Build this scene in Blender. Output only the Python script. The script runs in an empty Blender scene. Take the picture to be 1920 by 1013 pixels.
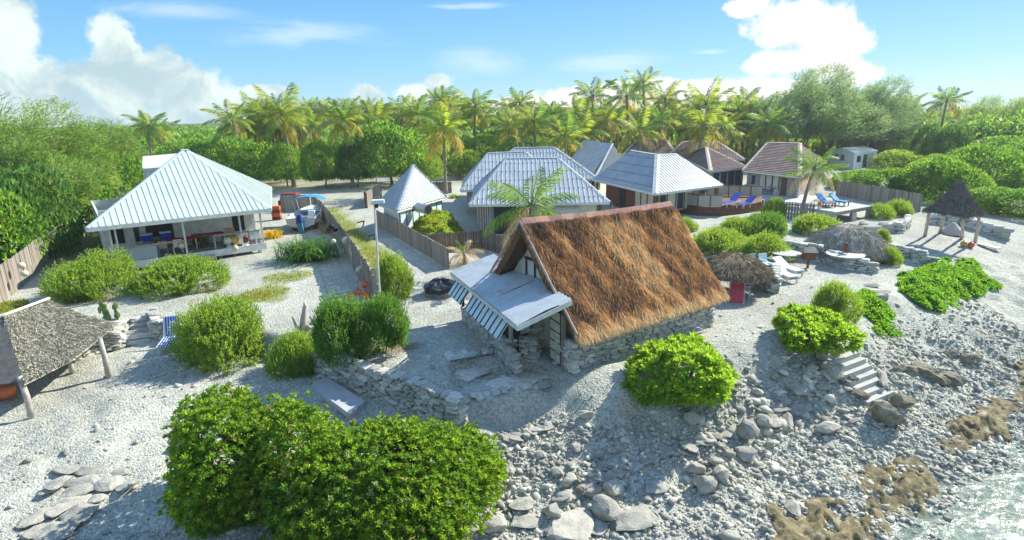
import bpy, math, random
import numpy as np
from mathutils import Vector, Matrix, Euler
S = bpy.context.scene
COL = S.collection
rnd = random.Random(7)
RNG = np.random.default_rng(11)

# ---------------------------------------------------------------- camera, sun, sky, exposure
CAM_H = 8.5
PITCH, ROLL = math.radians(15.0), math.radians(1.2)
cam_d = bpy.data.cameras.new('camera')
cam = bpy.data.objects.new('camera', cam_d)
COL.objects.link(cam)
cam_d.sensor_width = 36.0
cam_d.lens = 36.0 * 1080 / 1920
cam_d.clip_start = 0.1
cam_d.clip_end = 6000
cam.matrix_world = Matrix.Translation((0, 0, CAM_H)) @ Matrix.Rotation(math.radians(90) - PITCH, 4, 'X') @ Matrix.Rotation(-ROLL, 4, 'Z')
S.camera = cam

SUN_AZ, SUN_EL = math.radians(57), math.radians(38)
sun_d = bpy.data.lights.new('sun', 'SUN')
sun_d.energy = 5.0
sun_d.angle = math.radians(0.5)
sun_d.color = (1.0, 0.95, 0.83)
sun = bpy.data.objects.new('sun', sun_d)
COL.objects.link(sun)
sdir = Vector((math.sin(SUN_AZ) * math.cos(SUN_EL), math.cos(SUN_AZ) * math.cos(SUN_EL), math.sin(SUN_EL)))
sun.rotation_euler = sdir.to_track_quat('Z', 'Y').to_euler()
sun.location = sdir * 100

S.view_settings.view_transform = 'Standard'
S.view_settings.look = 'None'
S.view_settings.exposure = 0.85
S.view_settings.gamma = 1.0
S.view_settings.use_curve_mapping = False
SKY_STRENGTH = 0.13

# ---------------------------------------------------------------- pixel <-> place
_cp, _sp, _cr, _sr = math.cos(PITCH), math.sin(PITCH), math.cos(ROLL), math.sin(ROLL)
def ray(x, y):
    a = (x - 960) / 1080; b = -(y - 506.5) / 1080
    u = a * _cr + b * _sr; v = -a * _sr + b * _cr
    return (u, _cp + v * _sp, -_sp + v * _cp)
def at(x, y, z=0.0):
    "the point of height z that the photograph shows at (x, y)"
    d = ray(x, y); t = (z - CAM_H) / d[2]
    return Vector((d[0] * t, d[1] * t, z))
def at_depth(x, y, Y):
    d = ray(x, y); t = Y / d[1]
    return Vector((d[0] * t, Y, CAM_H + d[2] * t))
def sky_angles(x, y):
    d = ray(x, y)
    return math.atan2(d[0], d[1]), math.atan2(d[2], math.hypot(d[0], d[1]))

# ---------------------------------------------------------------- world: sky and clouds
W = bpy.data.worlds.new('World'); S.world = W; W.use_nodes = True
nt = W.node_tree; nt.nodes.clear()
def nd(tree, kind, **kw):
    n = tree.nodes.new(kind)
    for k, v in kw.items():
        if k.startswith('i_'): n.inputs[int(k[2:])].default_value = v
        else: setattr(n, k, v)
    return n
def ma(tree, op, a, b=None, c=None, clamp=False):
    n = tree.nodes.new('ShaderNodeMath'); n.operation = op; n.use_clamp = clamp
    for i, v in enumerate((a, b, c)):
        if v is None: continue
        if isinstance(v, (int, float)): n.inputs[i].default_value = v
        else: tree.links.new(v, n.inputs[i])
    return n.outputs[0]
def mixc(tree, f, a, b):
    n = tree.nodes.new('ShaderNodeMix'); n.data_type = 'RGBA'
    for i, v in ((0, f), (6, a), (7, b)):
        if isinstance(v, (int, float)): n.inputs[i].default_value = v
        elif isinstance(v, tuple): n.inputs[i].default_value = v if len(v) == 4 else v + (1,)
        else: tree.links.new(v, n.inputs[i])
    return n.outputs[2]
def sstep(tree, x, lo, hi):
    n = tree.nodes.new('ShaderNodeMapRange'); n.interpolation_type = 'SMOOTHSTEP'
    tree.links.new(x, n.inputs[0]); n.inputs[1].default_value = lo; n.inputs[2].default_value = hi
    return n.outputs[0]
sky = nd(nt, 'ShaderNodeTexSky', sky_type='NISHITA', sun_disc=False)
sky.sun_elevation = SUN_EL; sky.sun_rotation = SUN_AZ
sky.air_density = 1.0; sky.dust_density = 0.3; sky.ozone_density = 2.0
tc = nd(nt, 'ShaderNodeTexCoord')
sx = nd(nt, 'ShaderNodeSeparateXYZ'); nt.links.new(tc.outputs['Generated'], sx.inputs[0])
az = ma(nt, 'ARCTAN2', sx.outputs[0], sx.outputs[1]); el = ma(nt, 'ARCSINE', sx.outputs[2])
azel = nd(nt, 'ShaderNodeCombineXYZ'); nt.links.new(az, azel.inputs[0]); nt.links.new(el, azel.inputs[1])
def noise(tree, vec, scale, detail=6, rough=0.55, dist=0.0, stretch=None):
    if stretch:
        m = nd(tree, 'ShaderNodeVectorMath', operation='MULTIPLY'); m.inputs[1].default_value = stretch
        tree.links.new(vec, m.inputs[0]); vec = m.outputs[0]
    n = nd(tree, 'ShaderNodeTexNoise'); n.inputs['Scale'].default_value = scale
    n.inputs['Detail'].default_value = detail; n.inputs['Roughness'].default_value = rough; n.inputs['Distortion'].default_value = dist
    if vec is not None: tree.links.new(vec, n.inputs['Vector'])
    return n.outputs[0]
def cloud_union(cells):
    out = None
    for x, y, rx, ry in cells:
        a0, e0 = sky_angles(x, y); a1, _ = sky_angles(x + rx, y); _, e1 = sky_angles(x, y - ry)
        v = nd(nt, 'ShaderNodeVectorMath', operation='MULTIPLY_ADD')
        ia, ie = 1 / max(1e-4, a1 - a0), 1 / max(1e-4, e1 - e0)
        nt.links.new(azel.outputs[0], v.inputs[0]); v.inputs[1].default_value = (ia, ie, 0); v.inputs[2].default_value = (-a0 * ia, -e0 * ie, 0)
        l = nd(nt, 'ShaderNodeVectorMath', operation='LENGTH'); nt.links.new(v.outputs[0], l.inputs[0])
        out = l.outputs['Value'] if out is None else ma(nt, 'SMOOTH_MIN', out, l.outputs['Value'], 0.25)
    return ma(nt, 'SUBTRACT', 1.0, out)
n_big = noise(nt, tc.outputs['Generated'], 9, 9, 0.6)
n_fine = noise(nt, tc.outputs['Generated'], 24, 7, 0.62, 0.3)
n_sum = ma(nt, 'ADD', ma(nt, 'MULTIPLY', ma(nt, 'SUBTRACT', n_big, 0.5), 1.7), ma(nt, 'MULTIPLY', ma(nt, 'SUBTRACT', n_fine, 0.5), 1.6))
CUMULUS_WEST = [(10, 60, 75, 130), (70, 165, 110, 80), (212, 85, 48, 75), (230, 150, 110, 75), (320, 160, 95, 60), (400, 195, 130, 45), (130, 215, 240, 45), (500, 168, 75, 12),
                (560, 212, 150, 22), (690, 178, 42, 32), (655, 205, 110, 22), (825, 155, 28, 24), (775, 175, 45, 22), (850, 200, 120, 20), (-200, 150, 180, 120)]
CUMULUS_SUN = [(1500, 40, 110, 60), (1560, 85, 85, 60), (1470, 118, 90, 30), (1585, 140, 75, 35), (1400, 12, 45, 22), (1500, -60, 90, 70),
               (1250, 172, 330, 26), (1000, 200, 260, 22), (1440, 168, 140, 26), (1640, 190, 120, 16), (2300, 150, 250, 40)]
cw = ma(nt, 'ADD', cloud_union(CUMULUS_WEST), n_sum)
cs = ma(nt, 'ADD', cloud_union(CUMULUS_SUN), ma(nt, 'MULTIPLY', n_sum, 0.8))
m_w = sstep(nt, cw, -0.05, 0.38); m_s = sstep(nt, cs, -0.04, 0.34)
n_wisp = noise(nt, tc.outputs['Generated'], 5, 8, 0.62, 0.8, (1.0, 1.0, 4.5))
cirrus = cloud_union([(560, 62, 190, 36), (900, 118, 110, 42), (330, 20, 180, 30), (1330, 98, 45, 7), (1150, 120, 130, 30), (1500, 150, 220, 40), (880, 12, 90, 8)])
m_c = ma(nt, 'MULTIPLY', sstep(nt, ma(nt, 'ADD', cirrus, ma(nt, 'MULTIPLY', ma(nt, 'SUBTRACT', n_wisp, 0.5), 2.2)), 0.05, 1.0), 0.55)
# broken cloud carries on round the rest of the sky, thickened to raise ambient light
n_all = noise(nt, tc.outputs['Generated'], 3.2, 9, 0.6, 0.2)
out_f = ma(nt, 'MULTIPLY', sstep(nt, ma(nt, 'ABSOLUTE', az), 1.0, 1.3), sstep(nt, el, 0.0, 0.06))
m_o = ma(nt, 'MULTIPLY', sstep(nt, n_all, 0.47, 0.62), ma(nt, 'MULTIPLY', out_f, 0.95))
shade = sstep(nt, noise(nt, tc.outputs['Generated'], 15, 9, 0.6, 0.4), 0.36, 0.64)
deep_w = sstep(nt, cw, 0.1, 0.9)
K = 1.12 / SKY_STRENGTH
def kcol(r, g, b, s=1.0): return (r * K * s, g * K * s, b * K * s)
cl_w = mixc(nt, shade, kcol(0.27, 0.36, 0.39), kcol(0.47, 0.53, 0.50))
cl_s = mixc(nt, sstep(nt, ma(nt, 'ADD', noise(nt, tc.outputs['Generated'], 7, 4, 0.5), ma(nt, 'MULTIPLY', cs, 0.10)), 0.36, 0.50), kcol(0.25, 0.36, 0.40), kcol(0.66, 0.62, 0.66))
# clear tropical blue, paler towards the horizon, over the physical sky
ramp = nd(nt, 'ShaderNodeValToRGB'); nt.links.new(el, ramp.inputs[0])
cr_ = ramp.color_ramp; cr_.elements[0].position = 0.0; cr_.elements[0].color = (0.20, 0.37, 0.47, 1); cr_.elements[1].position = 0.55; cr_.elements[1].color = (0.060, 0.19, 0.45, 1)
for ps_, cc_ in ((0.08, (0.12, 0.31, 0.47, 1)), (0.20, (0.065, 0.225, 0.455, 1))):
    e_ = cr_.elements.new(ps_); e_.color = cc_
sc_k = nd(nt, 'ShaderNodeVectorMath', operation='SCALE'); nt.links.new(ramp.outputs[0], sc_k.inputs[0]); sc_k.inputs['Scale'].default_value = K
skyc = mixc(nt, 0.86, sky.outputs[0], sc_k.outputs[0])
c1 = mixc(nt, m_c, skyc, kcol(0.42, 0.50, 0.54))
c2 = mixc(nt, m_o, c1, kcol(0.46, 0.52, 0.54))
c3 = mixc(nt, m_w, c2, cl_w)
c4 = mixc(nt, m_s, c3, cl_s)
bg = nd(nt, 'ShaderNodeBackground'); bg.inputs[1].default_value = SKY_STRENGTH
nt.links.new(c4, bg.inputs[0])
wo = nd(nt, 'ShaderNodeOutputWorld'); nt.links.new(bg.outputs[0], wo.inputs[0])
try: W.cycles.sampling_method = 'MANUAL'; W.cycles.sample_map_resolution = 512
except Exception: pass

# ---------------------------------------------------------------- materials
MATS = {}
def mat(name, col, rough=0.8, col2=None, scale=6.0, bump=0.0, bscale=None, metal=0.0, island=0.0, attr=None, spec=0.3, transl=0.0, detail=5, stretch=None, wear=None, wscale=1.5, thr=(0.4, 0.65)):
    """col..col2 by noise; island = random value spread per loose piece; attr = colour attribute that multiplies"""
    if name in MATS: return MATS[name]
    m = bpy.data.materials.new(name); m.use_nodes = True; t = m.node_tree; t.nodes.clear()
    out = nd(t, 'ShaderNodeOutputMaterial'); p = nd(t, 'ShaderNodeBsdfPrincipled')
    p.inputs['Roughness'].default_value = rough; p.inputs['Metallic'].default_value = metal
    p.inputs['Specular IOR Level'].default_value = spec
    co = nd(t, 'ShaderNodeTexCoord')
    c = col + (1,)
    vec = co.outputs['Object']
    if col2 is not None:
        f = sstep(t, noise(t, vec, scale, detail, 0.6, 0, stretch), thr[0], thr[1]); c = mixc(t, f, col, col2)
    if wear is not None:
        f = sstep(t, noise(t, vec, wscale, 7, 0.68, 0.4), 0.52, 0.72); c = mixc(t, f, c, wear)
    if attr:
        a = nd(t, 'ShaderNodeAttribute', attribute_name=attr)
        if c is None or col == (1, 1, 1): c = a.outputs['Color']
        else:
            mm = nd(t, 'ShaderNodeMix', data_type='RGBA', blend_type='MULTIPLY'); mm.inputs[0].default_value = 1
            if isinstance(c, tuple): mm.inputs[6].default_value = c
            else: t.links.new(c, mm.inputs[6])
            t.links.new(a.outputs['Color'], mm.inputs[7]); c = mm.outputs[2]
    if island:
        g = nd(t, 'ShaderNodeNewGeometry'); o = nd(t, 'ShaderNodeObjectInfo')
        r = ma(t, 'FRACT', ma(t, 'ADD', g.outputs['Random Per Island'], o.outputs['Random']))
        h = nd(t, 'ShaderNodeHueSaturation')
        t.links.new(ma(t, 'MULTIPLY_ADD', r, 2 * island, 1 - island), h.inputs['Value'])
        t.links.new(ma(t, 'MULTIPLY_ADD', ma(t, 'FRACT', ma(t, 'MULTIPLY', r, 7.31)), 0.05 * min(1, island * 2), 0.5 - 0.025 * min(1, island * 2)), h.inputs['Hue'])
        if isinstance(c, tuple): h.inputs['Color'].default_value = c
        else: t.links.new(c, h.inputs['Color'])
        c = h.outputs[0]
    if isinstance(c, tuple): p.inputs['Base Color'].default_value = c
    else: t.links.new(c, p.inputs['Base Color'])
    if bump:
        b = nd(t, 'ShaderNodeBump'); b.inputs['Strength'].default_value = bump; b.inputs['Distance'].default_value = 0.05
        t.links.new(noise(t, vec, bscale or scale * 3, 6, 0.65, 0, stretch), b.inputs['Height']); t.links.new(b.outputs[0], p.inputs['Normal'])
    if transl:
        tr = nd(t, 'ShaderNodeBsdfTranslucent'); mx = nd(t, 'ShaderNodeMixShader'); mx.inputs[0].default_value = transl
        hh = nd(t, 'ShaderNodeHueSaturation'); hh.inputs['Saturation'].default_value = 1.05; hh.inputs['Value'].default_value = 2.1; hh.inputs['Hue'].default_value = 0.488
        if isinstance(c, tuple): hh.inputs['Color'].default_value = c
        else: t.links.new(c, hh.inputs['Color'])
        t.links.new(hh.outputs[0], tr.inputs[0])
        t.links.new(p.outputs[0], mx.inputs[1]); t.links.new(tr.outputs[0], mx.inputs[2]); t.links.new(mx.outputs[0], out.inputs[0])
    else: t.links.new(p.outputs[0], out.inputs[0])
    MATS[name] = m
    return m

white_paint = mat('white_paint', (0.62, 0.64, 0.60), 0.5, (0.50, 0.53, 0.50), 3, wear=(0.45, 0.48, 0.45), wscale=2.5)
pale_blue_paint = mat('pale_blue_paint', (0.62, 0.72, 0.74), 0.55, (0.5, 0.6, 0.62), 4)
roof_mint = mat('roof_mint', (0.46, 0.53, 0.495), 0.5, (0.41, 0.475, 0.45), 0.7, spec=0.35)
roof_steel = mat('roof_steel', (0.40, 0.44, 0.46), 0.42, (0.34, 0.38, 0.40), 0.8, metal=0.15, spec=0.4)
roof_rust = mat('roof_rust', (0.46, 0.51, 0.53), 0.45, (0.40, 0.45, 0.47), 2, wear=(0.40, 0.30, 0.22), wscale=1.1, metal=0.15)
roof_tile = mat('roof_tile', (0.16, 0.115, 0.105), 0.85, (0.23, 0.175, 0.15), 1.2, bump=0.3, bscale=8, wear=(0.11, 0.085, 0.08), wscale=0.9)
tile_cap = mat('tile_cap', (0.50, 0.43, 0.37), 0.85, (0.36, 0.29, 0.26), 2)
dark_wood = mat('dark_wood', (0.13, 0.060, 0.036), 0.75, (0.20, 0.09, 0.055), 5, bump=0.3, stretch=(1, 1, 6))
grey_wood = mat('grey_wood', (0.30, 0.27, 0.23), 0.9, (0.20, 0.175, 0.15), 4, bump=0.4, bscale=14, island=0.22)
fence_wood = mat('fence_wood', (0.33, 0.29, 0.235), 0.9, (0.21, 0.185, 0.16), 2.5, bump=0.4, bscale=12, island=0.3, stretch=(4, 4, 0.6))
fence_brown = mat('fence_brown', (0.22, 0.17, 0.13), 0.9, (0.15, 0.115, 0.09), 2.5, bump=0.4, bscale=12, island=0.25)
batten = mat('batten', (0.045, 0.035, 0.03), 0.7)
dark_in = mat('dark_interior', (0.03, 0.032, 0.035), 0.8)  # near-black fittings; on openings the colour stands in for indoor shade
glass = mat('window_glass', (0.03, 0.05, 0.07), 0.08, spec=0.9)
cream_wall = mat('cream_wall', (0.58, 0.58, 0.47), 0.7, (0.47, 0.47, 0.38), 3)
grey_wall = mat('grey_wall', (0.33, 0.32, 0.31), 0.8, (0.26, 0.25, 0.24), 3)
coral_stone = mat('coral_stone', (0.60, 0.59, 0.52), 0.95, (0.46, 0.455, 0.41), 5, bump=0.7, bscale=22, island=0.32, wear=(0.30, 0.30, 0.28), wscale=3.0)
boulder_mat = mat('boulder', (0.44, 0.42, 0.355), 0.95, (0.31, 0.30, 0.265), 2.5, bump=0.8, bscale=13, wear=(0.19, 0.195, 0.20), wscale=2.0, island=0.12)
lichen_mat = mat('weathered_rock', (0.27, 0.24, 0.17), 0.95, (0.15, 0.135, 0.10), 3, bump=0.9, bscale=12, wear=(0.36, 0.34, 0.28), wscale=2.5)
reef_mat = mat('reef_rock', (0.23, 0.19, 0.095), 0.85, (0.105, 0.085, 0.05), 4, bump=1.0, bscale=14, wear=(0.42, 0.38, 0.26), wscale=1.6)
concrete = mat('concrete', (0.45, 0.445, 0.40), 0.9, (0.40, 0.40, 0.385), 6, bump=0.25, bscale=30, wear=(0.31, 0.31, 0.29), wscale=4)
pebble_mat = mat('pebble', (0.44, 0.43, 0.36), 0.95, (0.32, 0.315, 0.275), 0.7, island=0.38)
bark = mat('bark', (0.20, 0.165, 0.13), 0.95, (0.13, 0.11, 0.09), 5, bump=0.6, bscale=18)
palm_bark = mat('palm_bark', (0.30, 0.265, 0.22), 0.95, (0.2, 0.175, 0.145), 4, bump=0.5, bscale=9, stretch=(1, 1, 4))
drift_wood = mat('drift_wood', (0.47, 0.42, 0.37), 0.9, (0.36, 0.31, 0.27), 5, bump=0.4)
wall_gap = mat('wall_gap', (0.22, 0.215, 0.19), 0.95, (0.14, 0.14, 0.125), 9, bump=0.5)
hut_white = mat('hut_white', (0.82, 0.85, 0.84), 0.5, (0.74, 0.78, 0.77), 2)
thatch_mat = mat('thatch_strands', (1, 1, 1), 0.9, attr='tint', transl=0.25)
thatch_under = mat('thatch_under', (0.16, 0.085, 0.04), 0.95, (0.10, 0.055, 0.03), 8, bump=0.6)
grey_thatch = mat('grey_thatch', (0.66, 0.63, 0.50), 0.95, (0.54, 0.515, 0.41), 2.5, bump=1.0, bscale=60, island=0.3)
dark_thatch = mat('dark_thatch', (0.24, 0.22, 0.185), 0.95, (0.17, 0.155, 0.13), 4, bump=0.9, bscale=40, island=0.3)
blue_cloth = mat('blue_cloth', (0.015, 0.07, 0.42), 0.8, (0.01, 0.045, 0.28), 4)
sky_blue_cloth = mat('sky_blue_cloth', (0.03, 0.26, 0.60), 0.7, (0.03, 0.2, 0.5), 3)
red_cloth = mat('red_cloth', (0.42, 0.035, 0.03), 0.8)
pink_cloth = mat('pink_cloth', (0.62, 0.25, 0.55), 0.8)
coral_cloth = mat('coral_cloth', (0.55, 0.08, 0.12), 0.8)
red_paint = mat('red_paint', (0.22, 0.045, 0.04), 0.6, (0.17, 0.04, 0.035), 4)
orange_paint = mat('orange_paint', (0.65, 0.17, 0.05), 0.55, (0.5, 0.12, 0.05), 7)
yellow_paint = mat('yellow_paint', (0.55, 0.38, 0.05), 0.55, (0.4, 0.27, 0.05), 7)
cream_paint = mat('cream_paint', (0.60, 0.56, 0.42), 0.6, (0.48, 0.44, 0.33), 7)
black_rubber = mat('black_rubber', (0.02, 0.022, 0.025), 0.6)
tarp_black = mat('black_tarp', (0.03, 0.035, 0.045), 0.35, (0.02, 0.025, 0.03), 3, bump=0.8, bscale=7)
steel = mat('grey_steel', (0.45, 0.47, 0.48), 0.4, metal=0.6)
mesh_panel = mat('woven_panel', (0.46, 0.45, 0.38), 0.9, (0.34, 0.33, 0.28), 30, bump=0.5, bscale=60)
lattice_panel = mat('lattice_panel', (0.35, 0.40, 0.43), 0.9, (0.27, 0.31, 0.34), 26, bump=0.4, bscale=50)

def leaf(name, a, b, transl=0.38, island=0.35, scale=0.8, rough=0.5):
    a = tuple(v * 1.25 for v in a); b = tuple(v * 1.25 for v in b); transl += 0.08
    return mat(name, a, rough, b, scale, island=island, transl=transl, spec=0.35, thr=(0.35, 0.65))
leaf_rosette = leaf('leaf_rosette', (0.085, 0.170, 0.020), (0.150, 0.240, 0.026), 0.40, 0.4, 1.2)
leaf_lime = leaf('leaf_lime', (0.14, 0.255, 0.026), (0.19, 0.295, 0.035), 0.42, 0.35, 2.0)
leaf_feather = leaf('leaf_feather', (0.14, 0.225, 0.032), (0.185, 0.27, 0.040), 0.40, 0.3, 2.0)
leaf_tree = leaf('leaf_tree', (0.070, 0.160, 0.022), (0.145, 0.25, 0.034), 0.42, 0.4, 0.5)
leaf_tree_dark = leaf('leaf_tree_dark', (0.050, 0.120, 0.024), (0.075, 0.155, 0.028), 0.34, 0.4, 0.5)
leaf_sea = leaf('leaf_sea', (0.085, 0.200, 0.022), (0.125, 0.25, 0.028), 0.40, 0.35, 1.0)
leaf_casuarina = leaf('leaf_casuarina', (0.105, 0.175, 0.04), (0.20, 0.285, 0.065), 0.42, 0.3, 0.3)
leaf_casuarina_grey = leaf('leaf_casuarina_grey', (0.095, 0.160, 0.065), (0.165, 0.24, 0.09), 0.42, 0.3, 0.3)
leaf_palm = leaf('leaf_palm', (0.155, 0.215, 0.028), (0.20, 0.235, 0.030), 0.42, 0.25, 0.4)
leaf_palm_green = leaf('leaf_palm_green', (0.085, 0.165, 0.030), (0.12, 0.19, 0.03), 0.40, 0.25, 0.4)
leaf_palm_yellow = leaf('leaf_palm_yellow', (0.29, 0.25, 0.035), (0.23, 0.20, 0.04), 0.40, 0.25, 0.4)
leaf_dry = leaf('leaf_dry', (0.33, 0.26, 0.13), (0.26, 0.19, 0.09), 0.3, 0.3, 0.8)
leaf_yellow = leaf('leaf_yellow', (0.46, 0.36, 0.02), (0.36, 0.30, 0.03), 0.4, 0.3, 2)
leaf_croton = leaf('leaf_croton', (0.13, 0.23, 0.03), (0.26, 0.28, 0.035), 0.4, 0.3, 1.5)
leaf_strap = leaf('leaf_strap', (0.055, 0.14, 0.025), (0.09, 0.18, 0.03), 0.3, 0.3, 2)
grass_mat = leaf('grass_blades', (0.16, 0.22, 0.035), (0.24, 0.24, 0.05), 0.35, 0.3, 1)
flower_mat = mat('flower_heads', (0.50, 0.50, 0.28), 0.8, (0.4, 0.42, 0.2), 9)

# ---------------------------------------------------------------- builders
class MB:
    def __init__(s): s.v = []; s.f = []
    def poly(s, pts):
        i = len(s.v); s.v += [tuple(p) for p in pts]; s.f.append(tuple(range(i, i + len(pts)))); return s
    def hexa(s, b, t):
        "eight corners: four below, four above, counter-clockwise from above"
        i = len(s.v); s.v += [tuple(p) for p in b] + [tuple(p) for p in t]
        s.f += [(i+3, i+2, i+1, i), (i+4, i+5, i+6, i+7)] + [(i+k, i+(k+1) % 4, i+4+(k+1) % 4, i+4+k) for k in range(4)]; return s
    def box(s, fr, x0, x1, y0, y1, z0, z1):
        P = fr.p
        return s.hexa([P(x0, y0, z0), P(x1, y0, z0), P(x1, y1, z0), P(x0, y1, z0)], [P(x0, y0, z1), P(x1, y0, z1), P(x1, y1, z1), P(x0, y1, z1)])
    def beam(s, a, b, w, h=None, up=Vector((0, 0, 1))):
        a, b = Vector(a), Vector(b); h = h or w; d = (b - a).normalized()
        x = d.cross(up)
        if x.length < 1e-4: x = d.cross(Vector((0, 1, 0)))
        x.normalize(); y = x.cross(d).normalized(); x = x * (w / 2); y = y * (h / 2)
        return s.hexa([a - x - y, a + x - y, b + x - y, b - x - y], [a - x + y, a + x + y, b + x + y, b - x + y])
    def tube(s, pts, rad, n=7, cap=True):
        pts = [Vector(p) for p in pts]
        if not isinstance(rad, (list, tuple)): rad = [rad] * len(pts)
        i0 = len(s.v); ref = Vector((0.31, 0.17, 0.93))
        for k, p in enumerate(pts):
            d = (pts[min(k + 1, len(pts) - 1)] - pts[max(k - 1, 0)]).normalized()
            x = d.cross(ref)
            if x.length < 0.05: x = d.cross(Vector((1, 0, 0)))
            x.normalize(); y = d.cross(x)
            for j in range(n):
                a = 2 * math.pi * j / n; s.v.append(tuple(p + (x * math.cos(a) + y * math.sin(a)) * rad[k]))
        for k in range(len(pts) - 1):
            for j in range(n):
                s.f.append((i0 + k*n + j, i0 + k*n + (j+1) % n, i0 + (k+1)*n + (j+1) % n, i0 + (k+1)*n + j))
        if cap:
            s.f.append(tuple(i0 + j for j in reversed(range(n)))); s.f.append(tuple(i0 + (len(pts)-1)*n + j for j in range(n)))
        return s
    def lathe(s, c, prof, n=16):
        "prof: (radius, z) from bottom to top about c"
        i0 = len(s.v)
        for r, z in prof:
            for j in range(n):
                a = 2 * math.pi * j / n; s.v.append((c[0] + r * math.cos(a), c[1] + r * math.sin(a), c[2] + z))
        for k in range(len(prof) - 1):
            for j in range(n):
                s.f.append((i0 + k*n + j, i0 + k*n + (j+1) % n, i0 + (k+1)*n + (j+1) % n, i0 + (k+1)*n + j))
        s.f.append(tuple(i0 + j for j in reversed(range(n)))); s.f.append(tuple(i0 + (len(prof)-1)*n + j for j in range(n)))
        return s
    def ball(s, c, r, n=12, m=7, squash=1.0):
        return s.lathe(c, [(r * math.sin(math.pi * k / m) + 1e-4, -r * squash * math.cos(math.pi * k / m)) for k in range(m + 1)], n)
    def mesh(s, name, origin=None, smooth=False):
        me = bpy.data.meshes.new(name)
        v = s.v if origin is None else [(a - origin[0], b - origin[1], c - origin[2]) for a, b, c in s.v]
        me.from_pydata(v, [], s.f); me.update()
        if smooth: me.polygons.foreach_set('use_smooth', [True] * len(me.polygons))
        return me
class Frame:
    def __init__(s, o, ex, z=0.0):
        s.o = Vector((o[0], o[1], z)); s.ex = Vector((ex[0], ex[1], 0)).normalized(); s.ey = Vector((-s.ex.y, s.ex.x, 0))
    def p(s, x, y, z): return s.o + s.ex * x + s.ey * y + Vector((0, 0, z))
    def inv(s, w): d = Vector((w[0], w[1], 0)) - Vector((s.o.x, s.o.y, 0)); return d.dot(s.ex), d.dot(s.ey)
    @property
    def rz(s): return math.atan2(s.ex.y, s.ex.x)
def tag(o, label=None, cat=None, group=None, kind=None):
    if label: o['label'] = label
    if cat: o['category'] = cat
    if group: o['group'] = group
    if kind: o['kind'] = kind
    return o
def thing(name, label, cat, loc=(0, 0, 0), group=None, rz=0.0):
    o = bpy.data.objects.new(name, None); o.empty_display_size = 0.2; COL.objects.link(o)
    o.location = loc; o.rotation_euler = (0, 0, rz)
    return tag(o, label, cat, group)
def link(name, me, material, parent=None, loc=(0, 0, 0), rot=(0, 0, 0), sc=(1, 1, 1), kind=None):
    o = bpy.data.objects.new(name, me); COL.objects.link(o)
    if material is not None and not me.materials: me.materials.append(material)
    if parent: o.parent = parent
    o.location = loc; o.rotation_euler = rot; o.scale = sc
    if kind: o['kind'] = kind
    return o
def world_of(o):
    v = Vector(o.location)
    while o.parent: o = o.parent; v = v + Vector(o.location)
    return v
def part(name, mb, material, parent, smooth=False, kind=None):
    "world-space builder -> child of parent (parents carry no rotation)"
    return link(name, mb.mesh(name, world_of(parent), smooth), material, parent, kind=kind)
def solo(name, mb, material, label, cat, group=None, smooth=False, kind=None, origin=None):
    if origin is None:
        xs = np.array(mb.v); origin = ((xs[:, 0].min() + xs[:, 0].max()) / 2, (xs[:, 1].min() + xs[:, 1].max()) / 2, xs[:, 2].min())
    o = link(name, mb.mesh(name, origin, smooth), material, loc=origin, kind=kind)
    return tag(o, label, cat, group)
def copy_tree(o, parent=None):
    c = o.copy(); COL.objects.link(c); c.parent = parent
    for ch in list(o.children): copy_tree(ch, c)
    return c
def place(o, loc, rz=0.0, sc=1.0, label=None):
    o.location = loc; o.rotation_euler = (0, 0, rz); o.scale = (sc, sc, sc) if isinstance(sc, (int, float)) else sc
    if label: o['label'] = label
    return o

def np_mesh(name, V, F, colors=None, attr='tint', smooth=False):
    "V (n,3), F (m,k)"
    me = bpy.data.meshes.new(name); n, k = F.shape
    me.vertices.add(len(V)); me.vertices.foreach_set('co', np.ascontiguousarray(V, dtype=np.float32).ravel())
    me.loops.add(n * k); me.loops.foreach_set('vertex_index', np.ascontiguousarray(F, dtype=np.int32).ravel())
    me.polygons.add(n); me.polygons.foreach_set('loop_start', np.arange(0, n * k, k, dtype=np.int32))
    try: me.polygons.foreach_set('loop_total', np.full(n, k, dtype=np.int32))
    except Exception: pass
    if smooth: me.polygons.foreach_set('use_smooth', np.ones(n, dtype=bool))
    if colors is not None:
        ca = me.color_attributes.new(attr, 'FLOAT_COLOR', 'POINT')
        C4 = np.ones((len(V), 4), dtype=np.float32); C4[:, :3] = colors
        ca.data.foreach_set('color', C4.ravel())
    me.update(calc_edges=True); me.validate()
    return me
def unit(a): return a / np.maximum(1e-9, np.linalg.norm(a, axis=1, keepdims=True))
def leaves(P, D, L, Wd, rng, fold=0.12, roll=None):
    "one lens-shaped quad per leaf: base P, direction D, length L, width Wd"
    n = len(P); D = unit(D)
    R = rng.normal(size=(n, 3)); Sd = unit(np.cross(D, R)); U = np.cross(Sd, D)
    flip = np.where(U[:, 2:3] < 0, -1.0, 1.0); U = U * flip
    L = np.broadcast_to(np.asarray(L, float).reshape(-1, 1), (n, 1)); Wd = np.broadcast_to(np.asarray(Wd, float).reshape(-1, 1), (n, 1))
    mid = P + D * L * 0.55 + U * L * fold
    V = np.stack([P, mid + Sd * Wd / 2, P + D * L - U * L * 0.05, mid - Sd * Wd / 2], axis=1).reshape(-1, 3)
    F = np.arange(n * 4).reshape(n, 4)
    return V, F
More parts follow.
